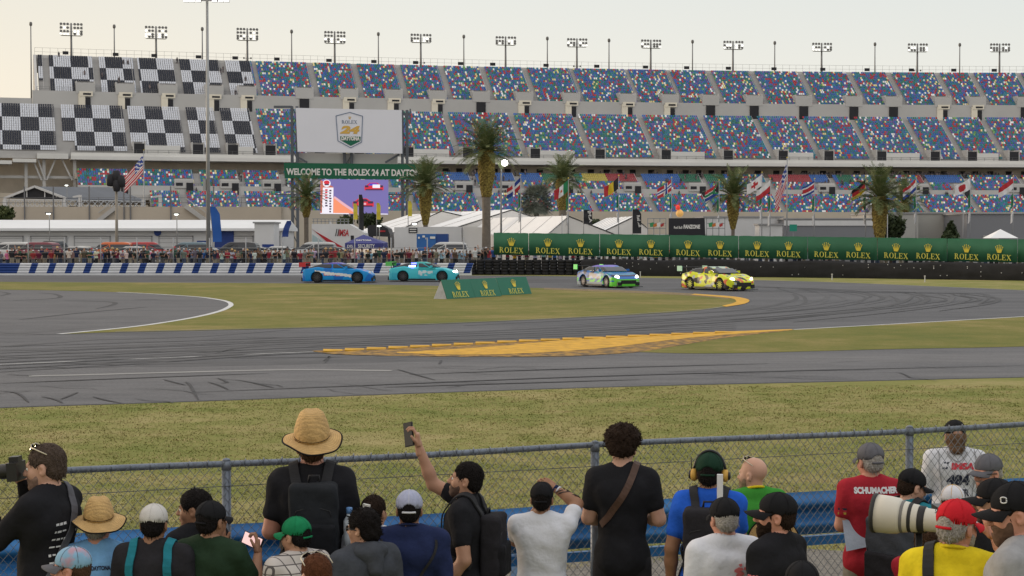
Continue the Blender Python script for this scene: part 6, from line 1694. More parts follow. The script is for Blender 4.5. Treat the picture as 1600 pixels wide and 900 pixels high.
CAP_BLACK = mat('cap_black', (.014, .014, .016), .85, .15, 20, bump=.2, bs=200, spec=.08); CAP_WHITE = mat('cap_white', (.56, .56, .60), .85, .08, 20, bump=.2, bs=200, spec=.08); CAP_STONE = mat('cap_stone', (.52, .50, .48), .85, .08, 20, bump=.2, bs=200, spec=.08); CAP_GREEN = mat('cap_green', (.012, .18, .075), .85, .12, 20, bump=.2, bs=200, spec=.08); CAP_GREY = mat('cap_grey', (.11, .11, .125), .85, .12, 20, bump=.2, bs=200, spec=.08); CAP_RED = mat('cap_red', (.50, .018, .028), .85, .1, 20, bump=.2, bs=200, spec=.08); CAP_DGREEN = mat('cap_dark_green', (.012, .035, .022), .85, .1, 20, bump=.2, bs=200, spec=.08)
CAP_MIX = mat('cap_blue_pattern', (.20, .36, .50), .85, .1, 20, col2=(.40, .26, .32), ramp=(.56, .66), vs2=9); CAP_MESH = mat('cap_mesh', (.32, .34, .46), .9, .15, 60)
M_PRINT = mat('shirt_print_white', (.62, .62, .64), .8, 0); M_PRINT_D = mat('shirt_print_dark', (.02, .025, .05), .8, 0); M_PRINT_R = mat('shirt_print_red', (.50, .04, .06), .8, 0); M_PRINT_P = mat('shirt_print_pink', (.60, .16, .17), .8, .1, 20); M_PRINT_Y = mat('shirt_print_yellow', (.5, .36, .06), .8, 0)
M_EYE = mat('eye_white', (.7, .68, .65), .2, 0); M_IRIS = mat('eye_dark', (.02, .015, .012), .15, 0); M_SHADES = mat('sunglass_lens', (.01, .01, .012), .1, 0, spec=.6); M_FRAME_P = mat('pale_frame', (.62, .55, .42), .3, 0); M_STRAP = mat('bag_strap', (.02, .02, .023), .8, .15, 20)
M_SHOE = mat('shoe', (.05, .05, .055), .7, .2, 10); M_PLASTIC = mat('black_plastic', (.014, .014, .016), .4, .1, 8, spec=.4)
def straw_material():
    m = mat('straw', (.56, .36, .15), .8, .22, 12, bump=.5, bs=80); nt = m.node_tree; N, L = nt.nodes, nt.links; b = N['Principled BSDF']
    tc = N.new('ShaderNodeTexCoord'); w = N.new('ShaderNodeTexWave'); w.wave_type = 'RINGS'; w.rings_direction = 'Z'; w.inputs['Scale'].default_value = 30; w.inputs['Distortion'].default_value = .3
    L.new(tc.outputs['Object'], w.inputs['Vector'])
    src = b.inputs['Base Color'].links[0].from_socket; mx = N.new('ShaderNodeMix'); mx.data_type = 'RGBA'; mx.blend_type = 'MULTIPLY'; mx.inputs[0].default_value = .22
    L.new(src, mx.inputs[6]); L.new(w.outputs['Color'], mx.inputs[7]); L.new(mx.outputs[2], b.inputs['Base Color']); return m
M_STRAW = straw_material()

def wrinkle(amp, f=1.0, ph=0.0):
    return lambda X, Y, Z: amp * (np.sin(17 * f * X + 11 * f * Z + 9 * Y + ph) * np.sin(23 * f * Z - 13 * f * X + 7 * Y + 2 * ph) + .6 * np.sin(41 * f * Z + 19 * X * f + 31 * Y + ph))
_HD = {}
def head_geo(h=.0065):
    if h in _HD: return _HD[h]
    P = [('e', (0, -.012, .03), (.074, .094, .085), 0), ('e', (0, .025, -.035), (.060, .068, .075), .03), ('e', (0, .064, -.098), (.026, .022, .02), .035)]
    for s in (-1, 1): P += [('e', (s * .036, .055, -.03), (.026, .025, .03), .02), ('e', (s * .076, -.010, -.012), (.010, .020, .031), .006), ('e', (s * .012, .099, -.036), (.008, .010, .008), .008)]
    P += [('c', (-.035, .079, .014), (.035, .079, .014), .011, .011, .018), ('c', (0, .090, .005), (0, .110, -.032), .008, .013, .012), ('e', (0, .089, -.062), (.022, .012, .007), .006), ('e', (0, .087, -.074), (.019, .012, .007), .006), ('c', (0, -.02, -.19), (0, -.012, -.06), .057, .055, .03)]
    S = [('e', (s * .031, .094, -.004), (.017, .014, .011), .012) for s in (-1, 1)] + [('e', (s * .08, .0, -.01), (.006, .009, .014), .004) for s in (-1, 1)]
    _HD[h] = sdf(P, h, subs=S); return _HD[h]
def hair_geo(kind):
    if ('hair', kind) in _HD: return _HD[('hair', kind)]
    face = ('e', (0, .115, -.045), (.078, .085, .095), .015); cut = [((0, 0, -.075), (0, .35, -.94))]; subs = [face] + [('e', (s * .085, -.005, -.012), (.03, .026, .036), .01) for s in (-1, 1)]
    d = lambda X, Y, Z: .0022 * np.sin(160 * X + 40 * Z) * np.sin(140 * Y - 60 * Z) 
    P = [('e', (0, -.016, .036), (.081, .101, .089), 0), ('e', (0, -.05, -.02), (.068, .062, .06), .02)]
    if kind == 'curly': P = [('e', (0, -.012, .058), (.112, .122, .098), 0), ('e', (0, -.06, .0), (.086, .070, .06), .02)]; d = lambda X, Y, Z: .009 * np.sin(95 * X + 30 * Y) * np.sin(90 * Z + 20 * X) * np.sin(85 * Y - 30 * Z) + .004 * np.sin(190 * X) * np.sin(180 * Z + 70 * Y)
    if kind == 'wavy': P = [('e', (0, -.012, .044), (.092, .108, .092), 0), ('e', (0, -.06, -.02), (.076, .062, .065), .02)]; d = lambda X, Y, Z: .006 * np.sin(70 * X + 50 * Z) * np.sin(75 * Y - 40 * Z)
    if kind == 'long': P += [('c', (0, -.06, -.05), (0, -.085, -.20), .07, .06, .03)]; cut = []
    if kind == 'tied': P = [('e', (0, -.016, .036), (.082, .102, .090), 0), ('e', (0, -.085, .03), (.055, .045, .06), .02)]
    if kind == 'short': P = [('e', (0, -.015, .034), (.080, .099, .0885), 0), ('e', (0, -.05, -.02), (.066, .06, .055), .02)]
    if kind == 'fringe': P = [('e', (0, -.012, .040), (.083, .106, .09), 0), ('e', (0, -.05, -.02), (.068, .062, .05), .02)]
    if kind == 'bob': P = [('e', (0, -.03, -.01), (.088, .082, .075), 0), ('c', (0, -.06, -.03), (0, -.07, -.10), .07, .06, .03)]; cut = [((0, 0, .02), (0, 0, 1))]; d = lambda X, Y, Z: .005 * np.sin(80 * X + 30 * Z) * np.sin(75 * Y - 60 * Z)
    if kind == 'low': cut = cut + [((0, 0, .0), (0, 0, 1))]
    _HD[('hair', kind)] = sdf(P, .007, cuts=cut, subs=subs, disp=d); return _HD[('hair', kind)]
def beard_geo(full=True):
    k = ('beard', full)
    if k in _HD: return _HD[k]
    g = .005 if full else .0022
    P = [('e', (0, .026, -.04), (.062 + g, .07 + g, .078 + g), 0), ('e', (0, .066, -.10), (.03 + g, .026 + g, .024 + g + (.012 if full else 0)), .03)]
    S = [('e', (0, .10, .02), (.085, .07, .062), .012), ('e', (0, .115, -.068), (.02, .03, .006), .004), ('e', (0, -.055, -.03), (.12, .085, .13), .01), ('b', (0, 0, .135), (.2, .2, .15), .0, .02), ('e', (0, .0, -.13), (.05, .055, .06), .01)]
    _HD[k] = sdf(P, .0065, subs=S, disp=lambda X, Y, Z: .0015 * np.sin(180 * X) * np.sin(170 * Z + 60 * Y)); return _HD[k]
def cap_geo(hole):
    k = ('cap', hole)
    if k in _HD: return _HD[k]
    S = [('e', (0, -.112, .012), (.040, .05, .034), .004)] if hole else []
    S += [('e', (0, -.014, .02), (.078, .097, .078), .0)]
    _HD[k] = sdf([('e', (0, -.012, .038), (.086, .105, .086), 0)], .0065, cuts=[((0, 0, .012), (0, .10, -.995))], subs=S); return _HD[k]
def brim_mb(mi=0):
    mb = MB(); n = 16; vs = []
    for layer in (0, 1):
        for i in range(n + 1):
            a = R(-72 + 144 * i / n); c, s = math.cos(a), math.sin(a)
            zi = .016 - .0 - layer * .004; x0, y0 = .083 * s, -.012 + .101 * c
            ext = .085 * max(0, c) ** .55; x1, y1 = x0 * 1.02, y0 + ext; dz = -.030 * (abs(s) ** 1.8) - .012
            vs += [(x0, y0, zi), ((x0 + x1) / 2, (y0 + y1) / 2, zi + dz * .35), (x1, y1, zi + dz)]
    m = 3 * (n + 1)
    fs = [(3 * i + j, 3 * i + j + 1, 3 * i + j + 4, 3 * i + j + 3) for i in range(n) for j in range(2)]
    fs += [tuple(q + m for q in reversed(f)) for f in fs]
    fs += [(3 * i + 2, m + 3 * i + 2, m + 3 * i + 5, 3 * i + 5) for i in range(n)]
    mb.add(vs, fs, mi, True); return mb
def straw_mb(rb=.205, crown=.135, pinch=.018, droop=.02, seed=0):
    mb = MB(); n = 48; prof = [(.092, .008), (.096, .02), (.095, .05), (.084, crown * .56), (.064, crown * .86), (.040, crown), (.012, crown + .001)]
    vs, fs = [], []
    rr = [(rb, 0), (rb * .92, 0), (rb * .8, 0), (rb * .66, 0), (.0935, 0)]
    rings = []
    for i, (r, _) in enumerate(rr):
        t = (rb - r) / (rb - .092); ring_ = []
        for j in range(n):
            a = 2 * PI * j / n; z = .008 - droop * max(0, 1 - t) ** 1.3 + .014 * (1 - t) * math.sin(2 * a + seed) + .005 * (1 - t) * math.sin(5 * a + seed * 2)
            ring_.append((r * (1 + .015 * math.sin(3 * a + seed)) * math.cos(a), r * 1.08 * math.sin(a) - .012, z))
        rings.append(ring_)
    for r, z in prof:
        ring_ = []
        for j in range(n):
            a = 2 * PI * j / n; x, y = r * math.cos(a), r * 1.18 * math.sin(a); zz = z
            if z > .08:
                k = min(1, (z - .08) / .08); f = max(0, math.sin(a)) ** 2; x *= 1 - .35 * k * f; zz -= pinch * k * math.exp(-(x / .026) ** 2) * (.4 + .6 * (y > -.03))
            ring_.append((x, y - .012, zz))
        rings.append(ring_)
    for ring_ in rings: vs += ring_
    for i in range(len(rings) - 1):
        for j in range(n): fs.append((i * n + j, i * n + (j + 1) % n, (i + 1) * n + (j + 1) % n, (i + 1) * n + j))
    fs.append(tuple((len(rings) - 1) * n + j for j in range(n)))
    mb.add(vs, fs, 0, True)
    o = len(mb.v)            # underside
    mb.add([(x, y, z - .005) for ring_ in rings[:5] for x, y, z in ring_], [(i * n + j, (i + 1) * n + j, (i + 1) * n + (j + 1) % n, i * n + (j + 1) % n) for i in range(4) for j in range(n)], 0, True)
    rim = [Vector(p) + Vector((0, 0, -.002)) for p in rings[0]]
    mb.tube(rim + [rim[0]], .005, 5, 1, False); band = [Vector(p) * 1.0 for p in rings[5]]
    mb.tube([p + Vector((0, 0, .012)) for p in band] + [band[0] + Vector((0, 0, .012))], .0055, 5, 1, False)
    return mb
_HN = {}
def hand_geo(curl, h=.005):
    k = (curl, h)
    if k in _HN: return _HN[k]
    P = [('c', (0, 0, -.045), (0, 0, .02), .027, .025, 0), ('b', (0, 0, .048), (.029, .006, .034), .010, .012)]
    for x, z, l, r in ((.031, .086, .074, .0086), (.0105, .091, .083, .0088), (-.010, .088, .077, .0085), (-.0295, .080, .060, .0076)):
        p = Vector((x, .001, z - .012)); a = 0
        for f, q in ((.52, .45), (.30, 1.25), (.24, .9)):
            a += R(curl) * q; d = Vector((x * .35 * (1 - curl / 90) if f == .52 else 0, math.sin(a), math.cos(a))).normalized(); e = p + d * (l * f + (.012 if f == .52 else 0)); P.append(('c', tuple(p), tuple(e), r, r * .93, .003)); p = e; r *= .93
    c = R(curl) * .5
    P += [('c', (.024, .004, .018), (.049, .014 + .01 * math.sin(c), .050), .0125, .0105, .010), ('c', (.049, .014 + .01 * math.sin(c), .050), (.056 - .012 * math.sin(c), .022 + .03 * math.sin(c), .080), .0102, .0085, .003)]
    _HN[k] = sdf(P, h); return _HN[k]
def basis(Zd, Yd):
    Z = Vector(Zd).normalized(); Y = Vector(Yd); Y = (Y - Z * Y.dot(Z))
    if Y.length < .05: Y = Vector((0, 1, 0)) - Z * Z.y
    Y.normalize(); X = Y.cross(Z); return X, Y, Z
SH, EL0, WR0 = (.175, -.012, 1.415), (.245, -.035, 1.135), (.262, .055, .885)
def arm(e=None, w=None, palm=None, curl=28, d=None):
    return dict(e=e or EL0, w=w or WR0, palm=palm, curl=curl, d=d)
def mir(p): return (-p[0], p[1], p[2])
class Person: pass
def person(label, px, ytop, s, yaw=0, hy=0, hp=0, hroll=0, R_=None, L_=None, skin_=None, shirt=None, sleeve='short', trousers=None, hair=None, hairm=None, hat=None, hatm=None, hat2=None, hat_yaw=0, hat_tilt=0, hat_add=.012,
           girth=1.0, beard=None, beardm=None, lean=0, shades=None, cat='person', group='spectators along the chain link fence', shirt_h=.011, hem=.80, amp=.0035, shoulders=1.0, hood=False, collar=None):
    R_ = dict(R_ or arm()); L_ = dict(L_ or arm(mir(EL0), mir(WR0)))
    for A_ in (R_, L_): A_['e'] = (A_['e'][0] * (.10 + .80 * shoulders), *A_['e'][1:]); A_['w'] = (A_['w'][0] * (.10 + .80 * shoulders), *A_['w'][1:])
    skin_ = skin_ or SK_M; shirt = shirt or C_BLACK; trousers = trousers or C_BLACK2
    qf = (px - 800) / F; Yf = 10.57 / (1 - .387 * qf)
    if group: s = max(s, F / (Yf - .42))
    Yd = F / s; ztop = EYE - (ytop - 373) / s; k = ztop / (1.722 + hat_add); sh = shoulders
    loc = Vector(((px - 800) / s, Yd, 0))
    g = girth
    tors = [('c', (-.085 * sh, -.012, 1.345), (.085 * sh, -.012, 1.345), .112, .112, 0), ('e', (0, .0, 1.21), (.152 * g, .112 * g, .17), .06), ('e', (0, .018 * g, 1.06), (.146 * g, .116 * g, .16), .06), ('e', (0, -.012, .93), (.162 * g, .125 * g, .12), .05)]
    shl = Vector((SH[0] * sh, SH[1], SH[2]))
    tors += [('c', (sx * .03, -.022, 1.475), (sx * (shl.x - .01), -.014, 1.432), .050, .050, .05) for sx in (-1, 1)]
    neck = [('c', (0, -.024, 1.42), (0, -.010, 1.56), .057, .054, .03)]
    legs = []
    for sx in (-1, 1):
        legs += [('c', (sx * .085, 0, .90), (sx * .105, .012, .5), .086, .056, .04), ('c', (sx * .105, .012, .5), (sx * .115, -.02, .09), .052, .038, .02)]
    feet = [[('c', (sx * .115, -.045, .05), (sx * .135, .15, .036), .042, .033, .02), ('c', (sx * .115, -.02, .12), (sx * .115, -.03, .05), .04, .042, .02)] for sx in (-1, 1)]
    arms = []
    for sx, A in ((1, R_), (-1, L_)):
        S0 = (sx * shl.x, shl.y, shl.z); arms.append((S0, A['e'], A['w'], A, sx))
    body = list(tors) + neck + legs + feet[0] + feet[1]
    for S0, e, w, A, sx in arms: body += [('c', S0, e, .060, .044, .03), ('c', e, tuple(Vector(e).lerp(Vector(w), .35)), .043, .042, .015), ('c', tuple(Vector(e).lerp(Vector(w), .3)), w, .042, .027, .015)]
    Ml = Matrix.Rotation(lean, 4, 'X')
    mb = MB(); V, Q = sdf(body, .014); mb.arr(V, Q)
    Mh = Matrix.Translation((0, -.012, 1.535)) @ Matrix.Rotation(hy, 4, 'Z') @ Matrix.Rotation(hp, 4, 'X') @ Matrix.Rotation(hroll, 4, 'Y') @ Matrix.Translation((0, .012, .072))
    HVs, HQ = head_geo(); mb.arr(xf(HVs, Mh), HQ)
    hands = []
    for S0, e, w, A, sx in arms:
        fd = A['d'] or (Vector(w) - Vector(e)); pm = A['palm'] or ((-sx, .25, 0))
        X, Y, Z = basis(fd, pm); HV, HQ_ = hand_geo(A['curl'])
        if sx > 0: HV = HV * [-1, 1, 1]; HQ_ = HQ_[:, ::-1]
        Mw = Matrix(((X.x, Y.x, Z.x, w[0]), (X.y, Y.y, Z.y, w[1]), (X.z, Y.z, Z.z, w[2]), (0, 0, 0, 1))); mb.arr(xf(HV, Mw), HQ_); hands.append(Mw)
    o = mb.build('person', skin_, None, loc); o.rotation_euler = (0, 0, yaw); o.scale = (k, k, k)
    tag(o, label, cat, group)
    # shirt
    gi = .011
    sp = [(p[0], p[1], tuple(np.array(p[2]) + gi), p[3]) if p[0] == 'e' else (p[0], p[1], p[2], p[3] + gi, p[4] + gi, p[5]) for p in tors]
    sp.append(('e', (0, .0, .93), (.170 * g + .01, .135 * g + .01, .17), .05))
    for S0, e, w, A, sx in arms:
        if sleeve == 'long': sp += [('c', S0, e, .060 + gi, .052, .03), ('c', e, tuple(Vector(e).lerp(Vector(w), .95)), .052, .036, .015)]
        elif sleeve == 'short':
            q = Vector(S0).lerp(Vector(e), .60); sp += [('c', S0, tuple(q), .060 + gi, .062, .03)]
    cuts = [((0, 0, hem), (0, 0, -1))]
    nk = [('c', (0, .0, 1.50), (0, .02, 1.62), .062, .075, .006)]
    SV, SQ = sdf(sp, shirt_h, cuts=cuts, subs=nk, disp=wrinkle(amp, 1, px))
    smb = MB(); smb.arr(SV, SQ); so = smb.build('shirt', shirt, o)
    if collar:
        mbc = MB(); pts = [Vector((.062 * math.cos(t), -.018 + .062 * math.sin(t), 1.508 - .022 * math.sin(t))) for t in np.linspace(0, 2 * PI, 25)]; mbc.tube(pts, .010, 6, 0, False); mbc.build('collar', collar, o)
    if hood:
        HVd, HQd = sdf([('c', (-.07, -.075, 1.47), (.07, -.075, 1.47), .05, .05, 0), ('c', (0, -.10, 1.46), (0, -.135, 1.36), .075, .05, .05), ('c', (-.075, -.05, 1.48), (-.06, .04, 1.47), .035, .025, .03), ('c', (.075, -.05, 1.48), (.06, .04, 1.47), .035, .025, .03)], .011, disp=wrinkle(.004, 1.4, 2)); m2 = MB(); m2.arr(HVd, HQd); m2.build('hood', shirt, o)
    tp = [('e', (0, -.012, .93), (.170 * g, .133 * g, .125), 0)]
    for sx in (-1, 1): tp += [('c', (sx * .085, 0, .90), (sx * .105, .012, .5), .096, .072, .04), ('c', (sx * .105, .012, .5), (sx * .115, -.02, .09), .070, .058, .02)]
    TV, TQ = sdf(tp, .015, cuts=[((0, 0, 1.0), (0, 0, 1)), ((0, 0, .07), (0, 0, -1))], disp=wrinkle(.003, .8, px)); m2 = MB(); m2.arr(TV, TQ); m2.build('trousers', trousers, o)
    for ft in feet:
        FV, FQ = sdf([(p[0], p[1], p[2], p[3] + .008, p[4] + .008, p[5]) for p in ft], .014, cuts=[((0, 0, .012), (0, 0, -1))]); m2 = MB(); m2.arr(FV - [0, 0, .011], FQ); m2.build('shoe', M_SHOE, o)
    def child(geo, name, m, Mx=None):
        b = MB(); b.arr(xf(geo[0], Mx if Mx is not None else Mh), geo[1]); return b.build(name, m, o)
    if hair:
        hg = hair_geo(hair); b = MB(); b.arr(xf(hg[0], Mh), hg[1]); rh = np.random.RandomState(int(px) % 999); V_ = hg[0]; Q_ = hg[1]
        fn = np.cross(V_[Q_[:, 2]] - V_[Q_[:, 0]], V_[Q_[:, 3]] - V_[Q_[:, 1]]); fn /= np.maximum(np.linalg.norm(fn, axis=1), 1e-9)[:, None]
        cu = hair in ('curly', 'wavy'); n_ = 900 if cu else 520
        for f in rh.randint(0, len(Q_), n_):       # loose strands that break the outline
            c = V_[Q_[f]].mean(0); nn = fn[f]
            if hat and c[2] > .01: continue
            dn = np.array([0, -.3, -1.0]) - nn * (np.array([0, -.3, -1.0]) @ nn); r3 = rh.randn(3)
            d = nn * (.9 if cu else .28) + dn * (.1 if cu else .8) + r3 * (.55 if cu else .22); d /= np.linalg.norm(d); l = rh.uniform(.008, .02) if cu else rh.uniform(.012, .028); w = np.cross(d, nn + r3 * .1); w = w / max(np.linalg.norm(w), 1e-6) * .0022
            m_ = c + d * l * .55 + (r3 * .003 if cu else nn * .002); P3 = xf(np.array([c - w, c + w, m_ + w * .8, m_ - w * .8, c + d * l]), Mh)
            b.add([tuple(q) for q in P3], [(0, 1, 2, 3), (3, 2, 4)])
        b.build('hair', hairm or H_BLACK, o)
    if beard: child(beard_geo(beard == 'full'), 'beard', beardm or H_DKBR)
    eb = MB()
    for sx in (-1, 1):
        c = Mh @ Vector((sx * .031, .0795, -.004)); f = (Mh.to_3x3() @ Vector((0, 1, 0)))
        Me = Matrix.Translation(c) @ Mh.to_3x3().to_4x4()
        eb.lathe([(.002, -.011), (.008, -.008), (.0115, 0), (.008, .008), (.002, .011)], 10, (0, 0, 0), 0, True, Me)
        eb.lathe([(.0052, .0), (.0052, .0118)], 8, (0, 0, 0), 1, False, Me @ Matrix.Rotation(R(-90), 4, 'X'))
    eb.build('eyes', [M_EYE, M_IRIS], o)
    if not shades:
        bb = MB()
        for sx in (-1, 1): bb.tube([Mh @ Vector((sx * q, .092 - abs(q - .03) * .25, .020 - (q - .03) ** 2 * 8)) for q in (.016, .026, .036, .046)], [.003, .004, .0038, .002], 5)
        bb.build('eyebrows', hairm or H_DKBR, o)
    if hat == 'cap' or hat == 'cap_hole':
        Mc = Mh @ Matrix.Rotation(hat_yaw, 4, 'Z') @ Matrix.Rotation(hat_tilt, 4, 'X') @ Matrix.Translation((0, 0, .006))
        c = child(cap_geo(hat == 'cap_hole'), 'cap', hatm, Mc); b = MB(); b2 = brim_mb(); b.add([Mc @ Vector(p) for p in b2.v], b2.f, 0, True); b.build('brim', hat2 or hatm, c)
        b = MB(); b.lathe([(.009, 0), (.007, .004), (.002, .006)], 8, (0, 0, 0), 0, True, Mc @ Matrix.Translation((0, -.012, .122)))
        if hat == 'cap_hole': b.tube([Mc @ Vector((.044 * math.sin(t) * 1.05, -.012 - .104 * math.cos(t * .42), -.005 + .0 * t)) for t in np.linspace(-1.1, 1.1, 9)], .007, 6)
        for a in range(6):      # panel seams
            t = a * PI / 3; b.tube([Mc @ Vector((.0868 * math.sin(q) * math.sin(t), -.012 + .1058 * math.sin(q) * math.cos(t), .038 + .0868 * math.cos(q))) for q in np.linspace(.15, 1.50, 8)], .0016, 4, 0, False)
        b.build('seams', hat2 or hatm, c)
    elif hat == 'straw':
        Mc = Mh @ Matrix.Rotation(hat_yaw, 4, 'Z') @ Matrix.Rotation(hat_tilt, 4, 'X') @ Matrix.Translation((0, 0, .052)); sm = straw_mb(**(hatm or {}))
        b = MB(); b.v = sm.v; b.f = sm.f; b.m = sm.m; b.sm = sm.sm; ho = b.build('straw_hat', [M_STRAW, CAP_BLACK], o)
        ho.matrix_local = Mc
    if shades == 'eyes' or shades == 'top':
        Ms = Mh if shades == 'eyes' else Mh @ Matrix.Translation((0, -.038, .072)) @ Matrix.Rotation(R(22), 4, 'X')
        b = MB()
        for sx in (-1, 1):
            b.add([Ms @ Vector((sx * .033 + .026 * math.cos(t) * 1.0, .103 - .012 * abs(math.cos(t)) ** 2, -.003 + .019 * math.sin(t))) for t in np.linspace(0, 2 * PI, 12, endpoint=False)], [tuple(range(12))], 0)
            b.tube([Ms @ Vector(q) for q in ((sx * .058, .092, .004), (sx * .080, .06, .006), (sx * .082, -.005, .0))], .0035, 5, 1)
        b.tube([Ms @ Vector(q) for q in ((-.058, .092, .004), (-.03, .104, .012), (0, .108, .006), (.03, .104, .012), (.058, .092, .004))], .003, 5, 1); b.build('sunglasses', [M_SHADES, M_FRAME_P if shades == 'top' else M_PLASTIC], o)
    r = Person(); r.o = o; r.Mh = Mh; r.hands = hands; r.k = k; r.loc = loc; r.yaw = yaw; r.shirt = so; r.M = Matrix.Translation(loc) @ Matrix.Rotation(yaw, 4, 'Z') @ Matrix.Scale(k, 4)
    r.bvh = BVHTree.FromPolygons([tuple(v) for v in SV], [tuple(int(i) for i in q) for q in SQ])
    return r
def place(p, o):                     # an accessory modelled in the wearer's own coordinates, left as a thing of its own
    o.location = p.loc; o.rotation_euler = (0, 0, p.yaw); o.scale = (p.k,) * 3; return o
def back_proj(p, off=.004):
    def f(q):
        hit = p.bvh.ray_cast(Vector((q.x, -.8, q.z)), Vector((0, 1, 0)))
        return Vector((q.x, (hit[0].y if hit[0] is not None else -.13) - off, q.z))
    return f
def print_text(p, lines, m, name='print'):
    mb = MB()
    for t in lines:
        txt, x, z, h, w = t[:5]; bold = t[5] if len(t) > 5 else .03; sh = t[6] if len(t) > 6 else 0; mi = t[7] if len(t) > 7 else 0
        V, Fs, ww = text_geo(txt, bold, sh); sx = h if w is None else w / ww
        pr = back_proj(p); pts = [pr(Vector((x + v[0] * sx, 0, z + v[1] * h))) for v in V]; mb.add(pts, Fs, mi)
    return mb.build(name, m, p.shirt)
def print_shape(p, polys, mats, name='print', off=.004):
    mb = MB(); pr = back_proj(p, off)
    for i, (pts, mi) in enumerate(polys):
        pts = [pr(Vector((x, 0, z))) - Vector((0, .0006 * i, 0)) for x, z in pts]; mb.add(pts, [tuple(range(len(pts)))], mi)
    return mb.build(name, mats, p.shirt)
def strap_path(p, pts, w, m, name, label=None, cat=None, off=.006, th=.004, part_of=None, inner=None):
    """flat webbing laid over the clothes: pts are (x, y, z) guides, pulled onto the shirt surface"""
    P = smooth_line(pts, 5); mb = MB(); vs = []
    N = len(P)
    for i, q in enumerate(P):
        h = p.bvh.find_nearest(q); n = h[1]; c = h[0]
        if (q - c).dot(n) < 0: n = n
        out = (q - Vector((0, 0, q.z)) ); 
        if n.dot(Vector((q.x * .3, q.y, .15 if q.z > 1.44 else 0))) < 0: n = -n
        c = c + n * off
        t = (P[min(i + 1, N - 1)] - P[max(i - 1, 0)]).normalized(); sd = t.cross(n).normalized()
        for a, b in ((-1, 0), (1, 0), (1, 1), (-1, 1)): vs.append(c + sd * (a * w / 2) + n * (th * b))
    fs = []
    for i in range(N - 1):
        for j in range(4): fs.append((4 * i + j, 4 * i + (j + 1) % 4, 4 * i + 4 + (j + 1) % 4, 4 * i + 4 + j))
    fs += [(3, 2, 1, 0), tuple(4 * (N - 1) + j for j in range(4))]
    mb.add(vs, fs, 0, False); return mb.build(name, m, part_of)
def backpack(p, label, m, m2=None, w=.125, h=.20, d=.06, zc=1.22, pulls=None, straps=M_STRAP, top=False, dx=0.0, group='backpacks worn by spectators'):
    o = place(p, empty('backpack', label, 'backpack', p.loc, 0, group))
    yb = -.140 - d
    V, Q = sdf([('b', (dx, yb, zc), (w - .03, d - .02, h - .03), .034, 0), ('e', (dx, yb - d * .5, zc - h * .35), (w * .92, d * .9, h * .55), .03)] + ([('b', (dx, yb, zc + h), (w - .03, d * .5, .03), .02, .02)] if top else []), .010, disp=wrinkle(.0035, 1.1, 5))
    b = MB(); b.arr(V, Q); b.build('main_bag', m, o)
    V, Q = sdf([('b', (dx, yb - d - .012, zc - h * .36), (w * .80, .012, h * .42), .018, 0)], .010, disp=wrinkle(.002, 1.5, 1)); b = MB(); b.arr(V, Q); b.build('front_pocket', m2 or m, o)
    b = MB(); b.tube([(dx - .03, yb + d * .6, zc + h - .01), (dx - .025, yb + d * .6, zc + h + .035), (dx + .025, yb + d * .6, zc + h + .035), (dx + .03, yb + d * .6, zc + h - .01)], .008, 6); b.build('carry_handle', straps, o)
    b = MB(); zz = zc + h * .30; b.tube([(dx - w * .85, yb - d - .006, zz - .05), (dx - w * .7, yb - d - .012, zz + .03), (dx, yb - d - .008, zz + .055), (dx + w * .7, yb - d - .012, zz + .03), (dx + w * .85, yb - d - .006, zz - .05)], .004, 5); b.build('zip', M_PLASTIC, o)
    for sx in (-1, 1): strap_path(p, [(sx * .075, -.14, zc + h - .01), (sx * .088, -.10, 1.47), (sx * .095, -.02, 1.51), (sx * .105, .08, 1.44), (sx * .12, .13, 1.3), (sx * .15, .08, 1.15), (sx * .15, -.08, 1.08)], .052, straps, 'shoulder_strap', part_of=o, th=.010)
    if pulls:
        for x, z in ((-.085, 1.13), (-.05, 1.22)):
            b = MB(); b.box((dx + x, yb - d - .045, z), (.012, .008, .05)); b.build('zip_pull', pulls, o)
    return o

A_FRONT_R = arm((.235, .02, 1.17), (.10, .24, 1.16), (-.6, .1, .5), 45); A_FRONT_L = arm((-.235, .02, 1.17), (-.10, .24, 1.16), (.6, .1, .5), 45)
A_UP_R = arm((.20, .20, 1.22), (.07, .27, 1.47), (-.9, .1, 0), 55); A_UP_L = arm((-.20, .20, 1.22), (-.07, .27, 1.47), (.9, .1, 0), 55)
def mirA(A): return arm(mir(A['e']), mir(A['w']), mir(A['palm']) if A['palm'] else None, A['curl'], mir(A['d']) if A['d'] else None)

# --- tall photographer at the left edge
p = person('tall man in black long sleeved top photographing to the left at the left edge', 70, 695, 282, R(72), R(14), R(-4), 0, arm((.20, .20, 1.26), (.085, .19, 1.515), (-.5, .3, .2), 60, (-.3, .6, .6)), arm((-.20, .17, 1.24), (-.05, .36, 1.49), (.2, .2, 1), 50, (.3, .8, .4)),
           SK_L, C_BLACK, 'long', C_BLACK2, 'short', H_SALT, None, hat_add=.0, beard='stubble', beardm=mat('stubble', (.22, .14, .11), .8, .25, 90), shades='top', hem=.78)
rs_ = random.Random(5)
words = ['motor club', 'racing', 'photo', 'track side', 'media', 'press', 'speed', 'garage', 'sport', 'pit lane']
pl = []
for c, x in enumerate((-.075, .05)):
    for i in range(10):
        z = 1.335 - i * .040; q0 = x - .045
        while q0 < x + .035:
            w_ = rs_.uniform(.010, .030); h_ = rs_.uniform(.007, .014); pl.append(([(q0, z), (q0 + w_, z), (q0 + w_, z - h_), (q0, z - h_)], 0)); q0 += w_ + .006
print_shape(p, pl, [M_PRINT])
strap_path(p, [(.06, .10, 1.30), (.085, .05, 1.44), (.085, -.03, 1.50), (.06, -.11, 1.42), (0, -.14, 1.28), (-.09, -.13, 1.12), (-.15, -.06, 1.0)], .048, C_MGREY, 'camera_strap', part_of=p.o)
